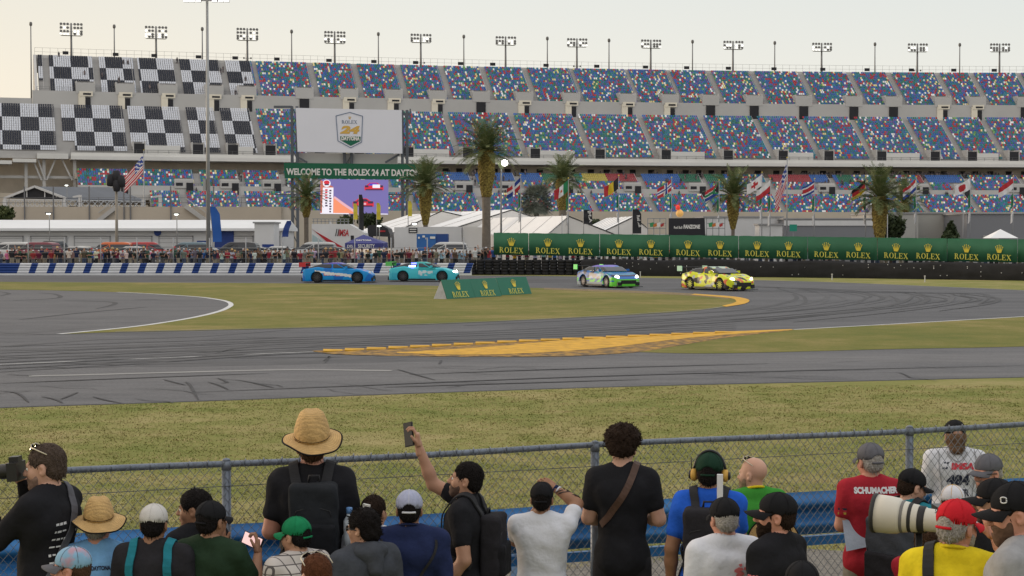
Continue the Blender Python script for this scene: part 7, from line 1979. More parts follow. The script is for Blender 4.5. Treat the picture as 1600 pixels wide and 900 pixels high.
cam_o = place(p, empty('camera', 'black camera with a zoom lens held to the eye at the left edge', 'camera', p.loc)); Mc = p.Mh @ Matrix.Translation((0, .155, -.012))
b = MB(); b.box((0, 0, 0), (.135, .055, .095), 0, 0, Mc.to_3x3()); b.v = [tuple(Vector(q) + Mc.translation) for q in b.v]; b2 = MB(); b.box(Mc @ Vector((0, .0, .058)), (.06, .05, .035), 0, 0, Mc.to_3x3()); b.box(Mc @ Vector((.055, .02, -.005)), (.035, .05, .085), 0, 0, Mc.to_3x3()); b.build('camera_body', M_PLASTIC, cam_o)
b = MB(); b.lathe([(.036, .02), (.040, .03), (.040, .08), (.037, .083), (.037, .10), (.043, .104), (.043, .16), (.047, .165), (.050, .21), (.046, .212), (.044, .2)], 18, (0, 0, 0), 0, True, Mc @ Matrix.Rotation(R(-90), 4, 'X')); b.build('lens', M_PLASTIC, cam_o)
V, Q = sdf([('b', (.10, -.19, .92), (.10, .05, .10), .03, 0)], .011, disp=wrinkle(.004, 1.2, 3)); b = MB(); b.arr(V, Q); bag = place(p, b.build('shoulder_bag', mat('bag_brown', (.075, .055, .035), .8, .2, 12, bump=.3, bs=90))); tag(bag, 'brown canvas camera bag hanging behind the photographer in black', 'bag')

# --- straw hat and light blue tee
p = person('person in light blue tee under a wide straw hat beside the photographer', 150, 790, 285, R(8), R(-14), R(-2), 0, None, None, SK_R, C_LBLUE, 'short', C_KHAKI, 'low', H_GREY, 'straw', dict(rb=.170, crown=.150, pinch=.02, droop=.03, seed=1.0), hat_tilt=R(12), hat_yaw=R(20), hat_add=.02, girth=1.15, shoulders=1.05)
print_text(p, [('DAYTONA', .03, 1.345, .028, .12, .05)], [M_PRINT_D])
print_shape(p, [([(-.05 + .05 * math.cos(t), 1.23 + .032 * math.sin(t)) for t in np.linspace(0, 6.2, 12)], 0), ([(.11 + .045 * math.cos(t), 1.09 + .03 * math.sin(t)) for t in np.linspace(0, 6.2, 12)], 0), ([(-.07 + .05 * math.cos(t), 1.08 + .03 * math.sin(t)) for t in np.linspace(0, 6.2, 12)], 0), ([(.05, 1.235), (.14, 1.24), (.14, 1.25), (.05, 1.247)], 0)], [mat('print_faded_blue', (.07, .16, .32), .8, 0)])
# --- blue patterned cap low at the left
person('person in a blue patterned trucker cap low in front of the straw hat wearer', 108, 856, 325, R(60), R(25), R(2), 0, None, None, SK_R, C_GREY, 'short', C_JEANS, 'short', H_BROWN, 'cap', CAP_MIX, CAP_GREY)
# --- stone cap, black tee, teal straps
p = person('person in a plain stone coloured cap and black tee with teal straps', 238, 789, 290, R(-4), R(3), R(-3), 0, None, None, SK_T, C_BLACK2, 'short', C_JEANS, 'short', H_BLACK, 'cap', CAP_STONE, shoulders=1.05)
for sx in (-1, 1): strap_path(p, [(sx * .10, .10, 1.36), (sx * .105, .03, 1.47), (sx * .105, -.06, 1.47), (sx * .115, -.12, 1.34), (sx * .125, -.13, 1.15)], .05, C_TEAL, 'teal_strap', part_of=p.o, th=.008)
# --- profile, black cap facing left
person('dark haired bareheaded person in black tee looking left beside the stone cap', 303, 768, 278, R(50), R(34), R(0), 0, None, None, SK_T, C_BLACK, 'short', C_BLACK2, 'fringe', H_BLACK, None, hat_add=.0)
# --- black cap, dark green tee filming with a phone
p = person('person in black cap and dark green printed tee filming with a phone', 328, 784, 288, R(-22), R(-8), R(-2), 0, arm((.26, .10, 1.20), (.15, .31, 1.36), (-.9, -.2, .1), 55, (-.1, .3, .9)), arm((-.22, .17, 1.22), (-.13, .30, 1.40), (.3, 1, 0), 12, (0, .1, 1)),
           SK_T, C_DGREEN, 'short', C_BLACK2, 'short', H_BLACK, 'cap_hole', CAP_BLACK, girth=1.1, shoulders=1.08)
print_shape(p, [([(-.10, 1.20), (-.06, 1.235), (.0, 1.245), (.05, 1.21), (.055, 1.15), (-.02, 1.13), (-.10, 1.15)], 0), ([(-.08, 1.17), (-.03, 1.19), (.02, 1.175), (.0, 1.15), (-.07, 1.145)], 1), ([(.07, 1.13), (.085, 1.13), (.10, 1.24), (.088, 1.24)], 2), ([(.125, 1.13), (.14, 1.13), (.15, 1.24), (.138, 1.24)], 2), ([(-.09, 1.12), (.05, 1.115), (.04, 1.10), (-.08, 1.105)], 2)], [M_PRINT, C_CHAR, M_PRINT_Y])
print_text(p, [('R', .105, 1.20, .022, None), ('O', .107, 1.165, .022, None), ('L', .105, 1.13, .022, None)], [M_PRINT], 'lettering')
M_scrn = mat('phone_screen', (.5, .4, .4), .2, 0, emit=hx(250, 205, 200), es=.9)
def phone(p, hand, label, screen_on, off=(0, .02, .08), rot=(0, 0, 0), mi=None):
    Mp = p.hands[hand] @ Matrix.Translation(off) @ Euler(rot).to_matrix().to_4x4()
    o = place(p, empty('phone', label, 'phone', p.loc, 0, 'phones held up by spectators'))
    b = MB(); b.box((0, 0, 0), (.078, .010, .16)); b.v = [tuple(Mp @ Vector(q)) for q in b.v]; b.build('case', M_PLASTIC, o)
    b = MB(); b.box((0, .0065, 0), (.070, .003, .148)); b.v = [tuple(Mp @ Vector(q)) for q in b.v]; b.build('screen', M_scrn if screen_on else M_SHADES, o)
    return o
def phone_at(p, c, nrm, up, label, on):
    o = place(p, empty('phone', label, 'phone', p.loc, 0, 'phones held up by spectators')); Y = Vector(nrm).normalized(); Z = Vector(up); Z = (Z - Y * Z.dot(Y)).normalized(); X = Y.cross(Z)
    Mp = Matrix(((X.x, Y.x, Z.x, c[0]), (X.y, Y.y, Z.y, c[1]), (X.z, Y.z, Z.z, c[2]), (0, 0, 0, 1)))
    for nm, cc, dd, m in (('case', (0, 0, 0), (.078, .010, .16), M_PLASTIC), ('screen', (0, .0065, 0), (.070, .003, .148), M_scrn if on else M_SHADES)):
        b = MB(); b.box(cc, dd); b.v = [tuple(Mp @ Vector(q)) for q in b.v]; b.build(nm, m, o)
    return o
w = p.hands[0].translation
phone_at(p, (w.x - .055, w.y + .03, w.z + .075), (-.15, -1, .25), (.95, 0, -.28), 'phone with a bright pinkish screen held by the dark green tee wearer', True)
# --- tall straw hat with backpack
p7 = p = person('tall person in black tee and big straw hat standing at the fence', 487, 664, 257, R(3), R(2), R(2), 0, arm((.255, -.01, 1.15), (.16, .21, 1.10), (-.7, .1, .4), 45), arm((-.262, .0, 1.15), (-.15, .22, 1.10), (.7, .1, .4), 45), SK_R, C_BLACK, 'short', C_BLACK2, 'low', H_BROWN, 'straw', dict(rb=.158, crown=.165, pinch=.014, droop=.022, seed=.4), hat_tilt=R(15), hat_yaw=R(0), hat_add=.0, girth=1.04, shoulders=.95)
M_pull = mat('orange_pull', (.45, .13, .03), .6, 0)
backpack(p, 'black camera backpack with orange zip pulls under the big straw hat', cloth('pack_black', (.02, .022, .026)), cloth('pack_black2', (.014, .015, .018)), .125, .235, .062, 1.20, M_pull, dx=.02)
b = MB(); b.lathe([(.02, 0), (.030, .01), (.032, .05), (.029, .075), (.032, .10), (.031, .135), (.014, .165), (.013, .18)], 14, (.205, -.20, 1.10)); bo = place(p, b.build('water_bottle', mat('clear_bottle', (.45, .50, .56), .15, .05, 8, spec=.6))); tag(bo, 'clear water bottle in the side pocket of the black camera backpack', 'bottle')
b = MB(); b.lathe([(.016, .176), (.017, .205), (.012, .208)], 12, (.205, -.20, 1.10)); b.build('cap', mat('bottle_cap', (.10, .22, .45), .4, 0), bo)
# --- green cap, patterned shirt
M_patt = mat('cloth_pattern', (.52, .48, .45), .9, .08, 20); nt = M_patt.node_tree
_tc = nt.nodes.new('ShaderNodeTexCoord'); _bk = nt.nodes.new('ShaderNodeTexBrick'); _mp = nt.nodes.new('ShaderNodeMapping'); _mp.inputs['Rotation'].default_value = (R(90), R(35), 0); _bk.inputs['Scale'].default_value = 9; _bk.inputs['Color1'].default_value = (.55, .51, .48, 1); _bk.inputs['Color2'].default_value = (.46, .42, .40, 1); _bk.inputs['Mortar'].default_value = (.10, .09, .09, 1); _bk.inputs['Mortar Size'].default_value = .03; _bk.inputs['Brick Width'].default_value = .5; _bk.inputs['Row Height'].default_value = .5; _bk.offset = 0
nt.links.new(_tc.outputs['Object'], _mp.inputs[0]); nt.links.new(_mp.outputs[0], _bk.inputs['Vector']); nt.links.new(_bk.outputs['Color'], nt.nodes['Principled BSDF'].inputs['Base Color'])
person('person in a green cap and pale patterned shirt looking left', 462, 809, 288, R(38), R(18), R(-6), 0, None, None, SK_M, M_patt, 'short', C_JEANS, 'short', H_BLACK, 'cap_hole', CAP_GREEN, hat_tilt=R(4))
person('person with auburn brown hair and sunglasses on the head at the bottom edge', 492, 869, 335, R(20), R(10), 0, 0, None, None, SK_L, C_WHITE, 'short', C_JEANS, 'long', H_AUB, None, hat_add=0, shades='top')
# --- charcoal hoodie, glasses
person('person with thick black wavy hair and glasses in a charcoal hoodie', 567, 799, 288, R(38), R(22), 0, 0, None, None, SK_M, C_CHAR, 'long', C_JEANS, 'wavy', H_BLACK, None, hat_add=0, shades='eyes', hood=True, shoulders=1.1, girth=1.1)
# --- white shirt, hair clip
p = person('woman in white top with dark hair held by a white claw clip', 584, 776, 270, R(-8), R(-15), R(4), 0, None, None, SK_M, C_WHITE, 'short', C_JEANS, 'tied', H_DKBR, None, hat_add=0, shoulders=.88, girth=.92)
b = MB(); Mc = p.Mh @ Matrix.Translation((.005, -.128, .035)) @ Matrix.Rotation(R(8), 4, 'Y'); M_clip = mat('clip_white', (.68, .66, .62), .3, 0)
for x0, z0, w_, h_ in ((-.020, 0, .014, .10), (.018, 0, .012, .075), (0, .045, .05, .014), (0, -.043, .05, .014), (.035, 0, .03, .028)): b.box(Mc @ Vector((x0, 0, z0)), (w_, .016, h_), 0, 0, Mc.to_3x3())
b.build('hair_clip', M_clip, p.o)
# --- white mesh cap, navy jacket
p = person('person in white mesh trucker cap and navy jacket with crossed black straps', 639, 767, 278, R(0), R(2), R(0), 0, None, None, SK_T, C_NAVY, 'long', C_BLACK2, 'short', H_BLACK, 'cap_hole', CAP_MESH, CAP_WHITE, shoulders=1.08, collar=C_NAVY)
for sx in (-1, 1): strap_path(p, [(sx * .17, -.05, 1.42), (sx * .13, -.12, 1.30), (sx * .07, -.14, 1.18), (sx * .02, -.15, 1.06)], .018, M_STRAP, 'sling_strap', part_of=p.o)
# --- man holding phone high
p = person('man in black tee looking left with one arm stretched up holding a phone', 725, 723, 258, R(78), R(4), R(10), 0, arm((.17, .25, 1.545), (.12, .335, 1.80), (-.2, .9, .3), 48, (-.05, .12, .95)), arm((-.255, -.06, 1.13), (-.25, .13, .90), (.8, .3, 0), 35), SK_M, C_BLACK, 'short', C_BLACK2, 'short', H_BLACK, None, hat_add=0, beard='stubble', beardm=mat('stubble_dark', (.085, .05, .038), .8, .3, 90), girth=1.18, shoulders=1.08)
w = p.hands[0] @ Vector((0, .035, .085))
phone_at(p, (w.x + .0, w.y + .02, w.z + .0), (-.85, .45, .12), (.35, .1, 1), 'dark phone held high against the grass by the man in black', False)
backpack(p, 'slim black backpack worn by the man holding his phone high', C_BLACK2, C_BLACK, .12, .21, .055, 1.18)
# --- white tee, tattooed arm raised
p = person('man in white tee and black cap with tattooed arm raised', 847, 754, 252, R(-3), R(-3), R(3), 0, arm((.275, .12, 1.555), (.085, .20, 1.66), (-.3, .8, -.3), 40), arm((-.215, .20, 1.26), (-.07, .30, 1.47), (.7, .1, .3), 50), SK_T, C_WHITE, 'short', C_GREY, 'short', H_BLACK, 'cap_hole', CAP_BLACK, hat_yaw=0, girth=1.15, shoulders=1.05, amp=.0035)
e, w = Vector((.275, .12, 1.555)), Vector((.085, .20, 1.66)); b = MB(); pr = (w - e).normalized()
bb_ = MB(); c = e.lerp(w, .93); bb_.tube([c - pr * .012, c + pr * .012], .031, 12); bb_.build('wristband', C_NAVY, p.o); bb_ = MB(); c = e.lerp(w, .84); bb_.tube([c - pr * .006, c + pr * .006], .0335, 12); bb_.build('wristband', C_WHITE, p.o)
r_ = random.Random(3); M_ink = mat('tattoo_ink', (.07, .045, .04), .6, .2, 30)
for i in range(22):
    t = r_.uniform(.08, .78); a = r_.uniform(0, 6.28); c = e.lerp(w, t); u = pr.cross(Vector((0, 0, 1))).normalized(); v_ = u.cross(pr); rad = .0445 - .012 * t
    b.tube([c + pr * (.02 * q) + (u * math.cos(a + q * .7) + v_ * math.sin(a + q * .7)) * rad for q in (-1, -.5, 0, .5, 1)], [.001, .004, .005, .004, .001], 4, 0, False)
b.build('tattoo', M_ink, p.o)
# --- curly hair
p = person('tall curly haired person in black tee with a brown strap across the back', 973, 664, 246, R(-6), R(-6), R(-8), 0, arm((.275, .0, 1.17), (.14, .24, 1.14), (-.7, .2, .3), 45), arm((-.255, .02, 1.17), (-.13, .24, 1.12), (.7, .2, .3), 45), SK_L, C_BLACK, 'short', C_BLACK2, 'curly', H_DKBR, None, hat_add=.03, shoulders=.90, girth=.92)
strap_path(p, [(.06, .12, 1.34), (.085, .06, 1.46), (.085, -.03, 1.51), (.055, -.11, 1.42), (.0, -.135, 1.32), (-.07, -.135, 1.22), (-.14, -.08, 1.14)], .042, mat('leather_strap', (.075, .04, .028), .5, .25, 30), 'shoulder_strap', part_of=p.o)
# --- blue tee with headphones
p = person('person in royal blue tee wearing yellow and black ear defenders over a green cap', 1110, 708, 262, R(-10), R(-4), R(0), 0, arm((.22, .08, 1.18), (.10, .27, 1.30), (-.8, .2, .2), 50), arm((-.275, -.04, 1.14), (-.29, .03, .88), (.9, .2, 0), 60), SK_T, C_BLUE, 'short', C_GREY, 'short', H_BLACK, 'cap_hole', CAP_DGREEN, girth=1.0, shoulders=.92, hem=.84)
M_ear = mat('ear_yellow', (.52, .30, .06), .5, .1, 10)
hp = place(p, empty('ear_defenders', 'black ear defenders with yellow cups on the blue tee wearer', 'ear defenders', p.loc))
b = MB(); b.tube([p.Mh @ Vector((.100 * math.cos(t), -.005, -.005 + .145 * math.sin(t))) for t in np.linspace(0, PI, 15)], .009, 6); b.build('headband', M_PLASTIC, hp)
for sx in (-1, 1):
    b = MB(); Mx = p.Mh @ Matrix.Translation((sx * .082, -.008, -.012)) @ Matrix.Rotation(sx * R(90), 4, 'Y'); b.lathe([(.020, -.002), (.036, .0), (.040, .012), (.038, .026), (.026, .034), (.004, .036)], 14, (0, 0, 0), 0, True, Mx); b.build('cup', M_ear, hp)
    b = MB(); b.lathe([(.024, .034), (.028, .036), (.022, .046), (.004, .048)], 12, (0, 0, 0), 0, True, Mx); b.build('cup_shell', M_PLASTIC, hp)
b = MB(); b.tube([p.Mh @ Vector((-.11, -.01, .02)), p.Mh @ Vector((-.115, -.01, .10))], .003, 5); b.build('antenna', M_PLASTIC, hp)
backpack(p, 'black backpack with a silver logo on the blue tee wearer', C_BLACK2, C_BLACK, .14, .23, .075, 1.19)
b = MB(); c0 = Vector((.03, -.315, 1.06)); b.box(c0 + Vector((-.01, 0, .0)), (.05, .004, .010), 0, 0, Matrix.Rotation(R(-50), 3, 'Y')); b.box(c0 + Vector((.022, -.002, .002)), (.05, .004, .010), 0, 0, Matrix.Rotation(R(50), 3, 'Y')); b.box(c0 + Vector((.0, 0, -.03)), (.10, .004, .006), 0, 0, Matrix.Rotation(R(8), 3, 'Y'))
lg = place(p, b.build('chevron_badge', mat('badge_silver', (.5, .5, .52), .3, 0, metal=.6))); lg.parent = None
bp_ = [q for q in bpy.data.objects if q.name.startswith('backpack') and q.get('label', '').startswith('black backpack with a silver')][0]; lg.parent = bp_; lg.location = (0, 0, 0); lg.rotation_euler = (0, 0, 0); lg.scale = (1, 1, 1)
b = MB(); b.box((.075, -.23, 1.555), (.035, .028, .155), 0); tb = place(p, b.build('white_tube', M_PRINT)); tag(tb, 'white rectangular tube sticking up out of the black logo backpack', 'tube')
b = MB(); w = Vector((-.29, .03, .88)); b.tube([w + Vector((0, -.004, .035)), w + Vector((.0, .0, .015))], .0335, 12); b.build('watch', M_steel, p.o)
V, Q = sdf([('e', (-.255, .05, .70), (.045, .03, .10), 0), ('c', (-.28, .05, .80), (-.25, .05, .72), .016, .03, .03)], .009, disp=wrinkle(.008, 1.8, 4)); b = MB(); b.arr(V, Q); bg = place(p, b.build('plastic_bag', mat('bag_white', (.55, .55, .56), .5, .08, 10))); tag(bg, 'crumpled white plastic bag in the hand of the blue tee wearer', 'bag')
strap_path(p, [(-.20, -.06, 1.12), (-.19, -.05, 1.0), (-.20, -.02, .86)], .012, M_STRAP, 'lanyard', part_of=p.o)
# --- bald man in green
p = person('bald bearded man in green tee with pale sunglasses on his head', 1179, 716, 246, R(14), R(40), R(0), 0, A_FRONT_R, A_FRONT_L, SK_L, C_GREEN, 'short', C_KHAKI, None, None, None, hat_add=0, beard='full', beardm=mat('beard_sandy', (.22, .15, .10), .8, .3, 60), shades='top', girth=1.1, collar=C_YEL)
sm = straw_mb(.19, .12, .02, .02, 2.0); st_ = MB(); st_.v, st_.f, st_.m, st_.sm = sm.v, sm.f, sm.m, sm.sm
ho = st_.build('straw_hat', [M_STRAW, CAP_BLACK]); ho.matrix_world = p.M @ Matrix.Translation((.075, -.175, 1.14)) @ Matrix.Rotation(R(-12), 4, 'Z') @ Matrix.Rotation(R(97), 4, 'X')
tag(ho, 'straw hat with black edge hanging on the back of the bald man', 'hat')
strap_path(p, [(.05, -.145, 1.24), (.06, -.13, 1.38), (.06, -.07, 1.47)], .008, M_STRAP, 'hat_cord', part_of=p.o)
print_shape(p, [([(-.03, 1.30), (.02, 1.305), (.025, 1.345), (-.028, 1.34)], 0)], [M_PRINT])
# --- white tee with red print
p = person('grey haired person in plain black cap and white tee with red print', 1133, 779, 292, R(14), R(2), R(-2), 0, None, None, SK_R, C_WHITE, 'short', C_JEANS, 'short', H_GREY, 'cap', CAP_BLACK, girth=1.1, shoulders=1.0)
r_ = random.Random(8); pl = []
for i in range(34):
    x, z = r_.uniform(.03, .14), r_.uniform(1.02, 1.36)
    if i < 12: x, z = r_.uniform(.03, .13), r_.uniform(1.27, 1.36)
    q = r_.uniform(.008, .022); pl.append(([(x + q * r_.uniform(.6, 1.2) * math.cos(t), z + q * r_.uniform(.4, 1) * math.sin(t)) for t in np.linspace(0, 6.28, 7, endpoint=False)], 0))
print_shape(p, pl, [M_PRINT_P])
# --- bearded man, black cap, looking left
p = person('dark bearded man in black cap and black tee looking left', 1213, 771, 302, R(48), R(34), R(4), 0, None, None, SK_R, C_BLACK, 'short', C_BLACK2, 'short', H_DKBR, 'cap', CAP_BLACK, girth=1.05, shoulders=.95, beard='full', beardm=H_DKBR)
b = MB(); text(b, 'race', Matrix.Translation((-.09, 0, 1.28)), .018, .055, 0, .03); b.build('print', M_PRINT_R, p.shirt)
hitf = lambda q: (p.bvh.ray_cast(Vector((-.6, q.x * 0 - .02 - q.x * .0, q.z)), Vector((1, 0, 0)))[0])
bpy.data.objects.remove(bpy.data.objects[[o_.name for o_ in p.shirt.children][0]])
mb = MB(); V_, F_, w_ = text_geo('race', .03, .2)
for v in [0]:
    pts = []
    for q in V_:
        h = p.bvh.ray_cast(Vector((-.6, -.02 - q[0] * .022, 1.30 + q[1] * .02)), Vector((1, 0, 0)))[0]; pts.append(h + Vector((-.004, 0, 0)) if h is not None else Vector((-.2, 0, 1.3)))
    mb.add(pts, F_)
mb.build('print', M_PRINT_P, p.shirt)
person('person in a plain black cap cut off by the bottom edge', 1256, 879, 355, R(-10), 0, 0, 0, None, None, SK_M, C_CHAR, 'short', C_BLACK2, 'short', H_DKBR, 'cap', CAP_BLACK)
# --- red tee with name
p = person('person in grey cap and red tee with a white name across the shoulders', 1362, 693, 243, R(4), R(14), R(-2), 0, A_FRONT_R, A_FRONT_L, SK_R, C_RED, 'short', C_KHAKI, 'short', H_GREY, 'cap_hole', CAP_GREY, girth=.98, shoulders=.92)
print_text(p, [('SCHUMACHER', .01, 1.405, .044, .30, .06)], [M_PRINT], 'lettering')
print_shape(p, [([(-.20, 1.22), (.2, 1.30), (.2, 1.10), (-.2, 1.02)], 0)], [cloth('shirt_band', (.36, .40, .48), .06)], 'pale_band')
b = MB()
for j, m in enumerate((0, 1, 2)):
    pts = []
    for dx, dz in ((0, 0), (.05, 0), (.05, -.015), (0, -.015)):
        h = p.bvh.ray_cast(Vector((-.232 + dx, -.8, 1.30 - .0152 * j + dz)), Vector((0, 1, 0)))[0]; pts.append((h if h is not None else Vector((-.23 + dx, -.06, 1.3 + dz))) + Vector((0, -.004, 0)))
    b.add(pts, [(0, 1, 2, 3)], m)
b.build('flag_patch', [M_PRINT_D, M_PRINT_R, M_PRINT_Y], p.shirt)
# --- marshal in the white bib, beyond the fence
p = person('trackside photographer in a white numbered bib standing beyond the fence', 1494, 657, 208, R(-2), R(2), R(-4), 0, A_FRONT_R, A_FRONT_L, SK_L, C_WHITE, 'long', C_KHAKI, 'bob', mat('hair_light_brown', (.15, .09, .055), .85, .3, 40, bump=.8, bs=90, spec=.08), 'cap_hole', CAP_BLACK, group=None, shoulders=1.08, girth=1.1)
print_text(p, [('IMSA', .035, 1.345, .055, .19, .06, .15, 1), ('//', -.10, 1.35, .055, .06, .06, 0, 0), ('484', .0, 1.215, .09, .185, .06, 0, 0), ('VIPER', .005, 1.125, .06, .18, .035, 0, 0)], [M_PRINT_D, M_PRINT_R], 'lettering')
strap_path(p, [(-.09, .05, 1.49), (-.07, -.08, 1.46), (0, -.13, 1.41), (.07, -.08, 1.46), (.09, .05, 1.49)], .008, C_GREY, 'bib_seam', part_of=p.o)
strap_path(p, [(-.14, -.02, 1.47), (-.135, -.11, 1.30), (-.14, -.12, 1.0)], .006, C_GREY, 'bib_seam', part_of=p.o); strap_path(p, [(.14, -.02, 1.47), (.135, -.11, 1.30), (.14, -.12, 1.0)], .006, C_GREY, 'bib_seam', part_of=p.o)
# --- black cap facing right with the charcoal roll top pack
p = person('person in black cap and teal shirt turned right wearing a charcoal backpack', 1424, 733, 252, R(-48), R(-22), R(-14), 0, A_FRONT_R, arm((-.26, .0, 1.14), (-.2, .18, 1.0), (.8, .2, 0), 40), SK_L, C_TEAL, 'short', C_KHAKI, 'short', H_DKBR, 'cap', CAP_BLACK, girth=1.1)
backpack(p, 'large charcoal roll top backpack with a small white square patch', C_CHAR, C_BLACK2, .15, .27, .085, 1.14, top=True)
b = MB(); b.box((.03, -.335, .97), (.028, .004, .028)); q_ = [o_ for o_ in bpy.data.objects if o_.get('label', '').startswith('large charcoal roll')][0]; b.build('patch', M_PRINT, q_)
# --- grey cap and sunglasses facing left / towards the viewer
person('man in grey cap and dark sunglasses facing the viewer behind the others', 1546, 710, 246, R(70), R(48), R(-4), 0, None, None, SK_R, C_BLACK, 'short', C_BLACK2, 'short', H_GREY, 'cap', CAP_GREY, shades='eyes', beard='stubble', beardm=mat('stubble_grey', (.20, .15, .13), .8, .3, 90))
person('person in white cap with a yellow front just behind the red cap', 1491, 759, 256, R(-12), R(-8), R(0), 0, None, None, SK_M, C_WHITE, 'short', C_BLACK2, 'short', H_DKBR, 'cap', CAP_WHITE, mat('cap_yellow', (.55, .30, .02), .8, .1, 20))
person('small person in red top half hidden behind the white telephoto lens', 1452, 822, 285, R(-30), R(-10), 0, 0, A_UP_R, A_UP_L, SK_M, C_RED, 'short', C_JEANS, 'short', H_BROWN, None, hat_add=0)
# --- black jacket, black cap looking left
person('man in black cap and black jacket looking left beside the red cap', 1556, 749, 292, R(52), R(24), R(0), 0, None, None, SK_M, C_BLACK, 'long', C_BLACK2, 'short', H_BLACK, 'cap', CAP_BLACK, beard='stubble', beardm=mat('stubble_dark', (.05, .03, .022), .8), collar=C_BLACK2)
# --- nearest: red cap, yellow polo
p = person('grey bearded man in red cap and yellow polo nearest the camera', 1497, 782, 336, R(-30), R(-20), R(-4), 0, arm((.30, .12, 1.27), (.13, .24, 1.53), (-.6, .5, .3), 40, (-.3, .1, .9)), None, SK_R, C_YEL, 'short', C_KHAKI, 'short', H_GREY, 'cap_hole', CAP_RED, girth=1.2, shoulders=1.08, beard='full', beardm=H_GREY, collar=C_YEL)
b = MB(); e_, w_ = Vector((.30, .12, 1.27)), Vector((.13, .24, 1.53)); q = (w_ - e_).normalized(); c = e_.lerp(w_, .72); b.tube([c - q * .014, c + q * .014], .037, 14); b.build('watch', M_PLASTIC, p.o)
mb = MB(); Vt, Ft, wt = text_geo('58', .03, .1); Mt = p.Mh @ Matrix.Rotation(R(150), 4, 'Z')
pts = [p.Mh @ Vector((-.055 + q[0] * .017 , -.0925 + abs(q[0] * .017 - .01) * .2, .058 + q[1] * .022)) for q in Vt]; mb.add(pts, Ft); mb.build('lettering', M_PRINT_D, p.o)
strap_path(p, [(-.10, .08, 1.42), (-.105, -.02, 1.51), (-.095, -.11, 1.42), (-.06, -.15, 1.25), (-.02, -.15, 1.1)], .052, M_STRAP, 'camera_strap', part_of=p.o, th=.008)
# --- man at the right edge
p = person('bearded man in black cap with a pale logo at the right edge', 1592, 754, 352, R(62), R(20), R(-6), 0, None, None, SK_R, C_GREY, 'short', C_BLACK2, 'short', H_DKBR, 'cap', CAP_BLACK, beard='full', beardm=mat('beard_brown', (.10, .055, .035), .8, .3, 60), girth=1.15, shoulders=1.1)
b = MB(); Mf = p.Mh @ Matrix.Translation((0, 0, .006)) @ Matrix.Rotation(R(60), 4, 'Z')
for dz in (.012, -.012): b.tube([Mf @ Vector((.013 * math.cos(t), .1035 - .002 * math.cos(t) ** 2, .065 + dz * .35 + .008 * math.sin(t) * (1 if dz > 0 else -1) )) for t in np.linspace(-.6, 3.7, 12)], .0028, 5)
b.build('logo', M_PRINT, p.o)
# --- the white telephoto lens on its monopod
lc = at(1418, 808, 8.62); le = at(1364, 801, 8.70); ax = (le - lc).normalized()
root = empty('telephoto_lens', 'huge white telephoto lens with dark hood and rings on a monopod', 'camera lens', lc)
Zx, Xx, Yx = ax, ax.cross(Vector((0, 0, 1))).normalized(), None; Yx = Zx.cross(Xx); Ml = Matrix(((Xx.x, Yx.x, Zx.x, 0), (Xx.y, Yx.y, Zx.y, 0), (Xx.z, Yx.z, Zx.z, 0), (0, 0, 0, 1)))
M_lensw = mat('lens_cream', (.56, .53, .46), .4, .06, 6, spec=.4); M_ringd = mat('lens_rubber', (.03, .03, .032), .7, .15, 30)
def lring(prof, m, nm): b = MB(); b.lathe([(r_ * 1.0, z_) for r_, z_ in prof], 32, (0, 0, 0), 0, True, Ml); return b.build(nm, m, root)
lring([(.050, -.16), (.058, -.155), (.060, -.10), (.064, -.095)], M_lensw, 'rear_barrel'); lring([(.0645, -.094), (.068, -.092), (.068, -.062), (.066, -.06)], M_ringd, 'focus_ring'); lring([(.067, -.0595), (.071, -.055), (.073, -.03), (.074, -.0285)], M_lensw, 'barrel'); lring([(.0745, -.028), (.077, -.026), (.077, -.012), (.0755, -.0105)], M_ringd, 'zoom_ring'); lring([(.076, -.010), (.079, -.006), (.081, .012), (.0815, .0145)], M_lensw, 'barrel'); lring([(.082, .015), (.0845, .017), (.0845, .028), (.083, .0295)], mat('lens_grey', (.16, .155, .15), .6, .1, 20), 'grip_ring')
lring([(.084, .030), (.093, .045), (.098, .09), (.100, .165), (.097, .166), (.092, .09)], M_lensw, 'hood'); lring([(.1005, .158), (.104, .160), (.104, .180), (.094, .1805), (.093, .165)], M_ringd, 'hood_bumper')
b = MB(); b.lathe([(.09, .10), (.088, .102)], 32, (0, 0, 0), 0, True, Ml); b.build('front_glass', M_SHADES, root)
b = MB(); b.box((.20, .04, .0), (.10, .13, .11), 0, 0, None); b.build('camera_body', M_PLASTIC, root)
b = MB(); b.tube([(.06, 0, -.05), (.06, 0, -lc.z)], [.018, .014], 10); b.box((.06, 0, -.065), (.07, .05, .03)); b.build('monopod', M_PLASTIC, root)

# =================================================================== CROWD BEHIND THE BARRIERS
M_shirt_any = mat('crowd_shirt', (.1, .1, .1), .85, .12, 6, objcol=True)
def rand_ramp(name, cols):
    m = bpy.data.materials.new(name); m.use_nodes = True; nt = m.node_tree; oi = nt.nodes.new('ShaderNodeObjectInfo'); rp = nt.nodes.new('ShaderNodeValToRGB'); rp.color_ramp.interpolation = 'CONSTANT'
    while len(rp.color_ramp.elements) < len(cols): rp.color_ramp.elements.new(.5)
    for i, c in enumerate(cols): rp.color_ramp.elements[i].position = i / len(cols); rp.color_ramp.elements[i].color = (*c, 1)
    nt.links.new(oi.outputs['Random'], rp.inputs[0]); nt.links.new(rp.outputs[0], nt.nodes['Principled BSDF'].inputs['Base Color']); nt.nodes['Principled BSDF'].inputs['Roughness'].default_value = .85; return m
M_pants_any = rand_ramp('crowd_trousers', [(.03, .035, .05), (.05, .07, .12), (.02, .02, .022), (.26, .23, .18), (.12, .12, .13), (.03, .04, .07), (.20, .17, .13)])
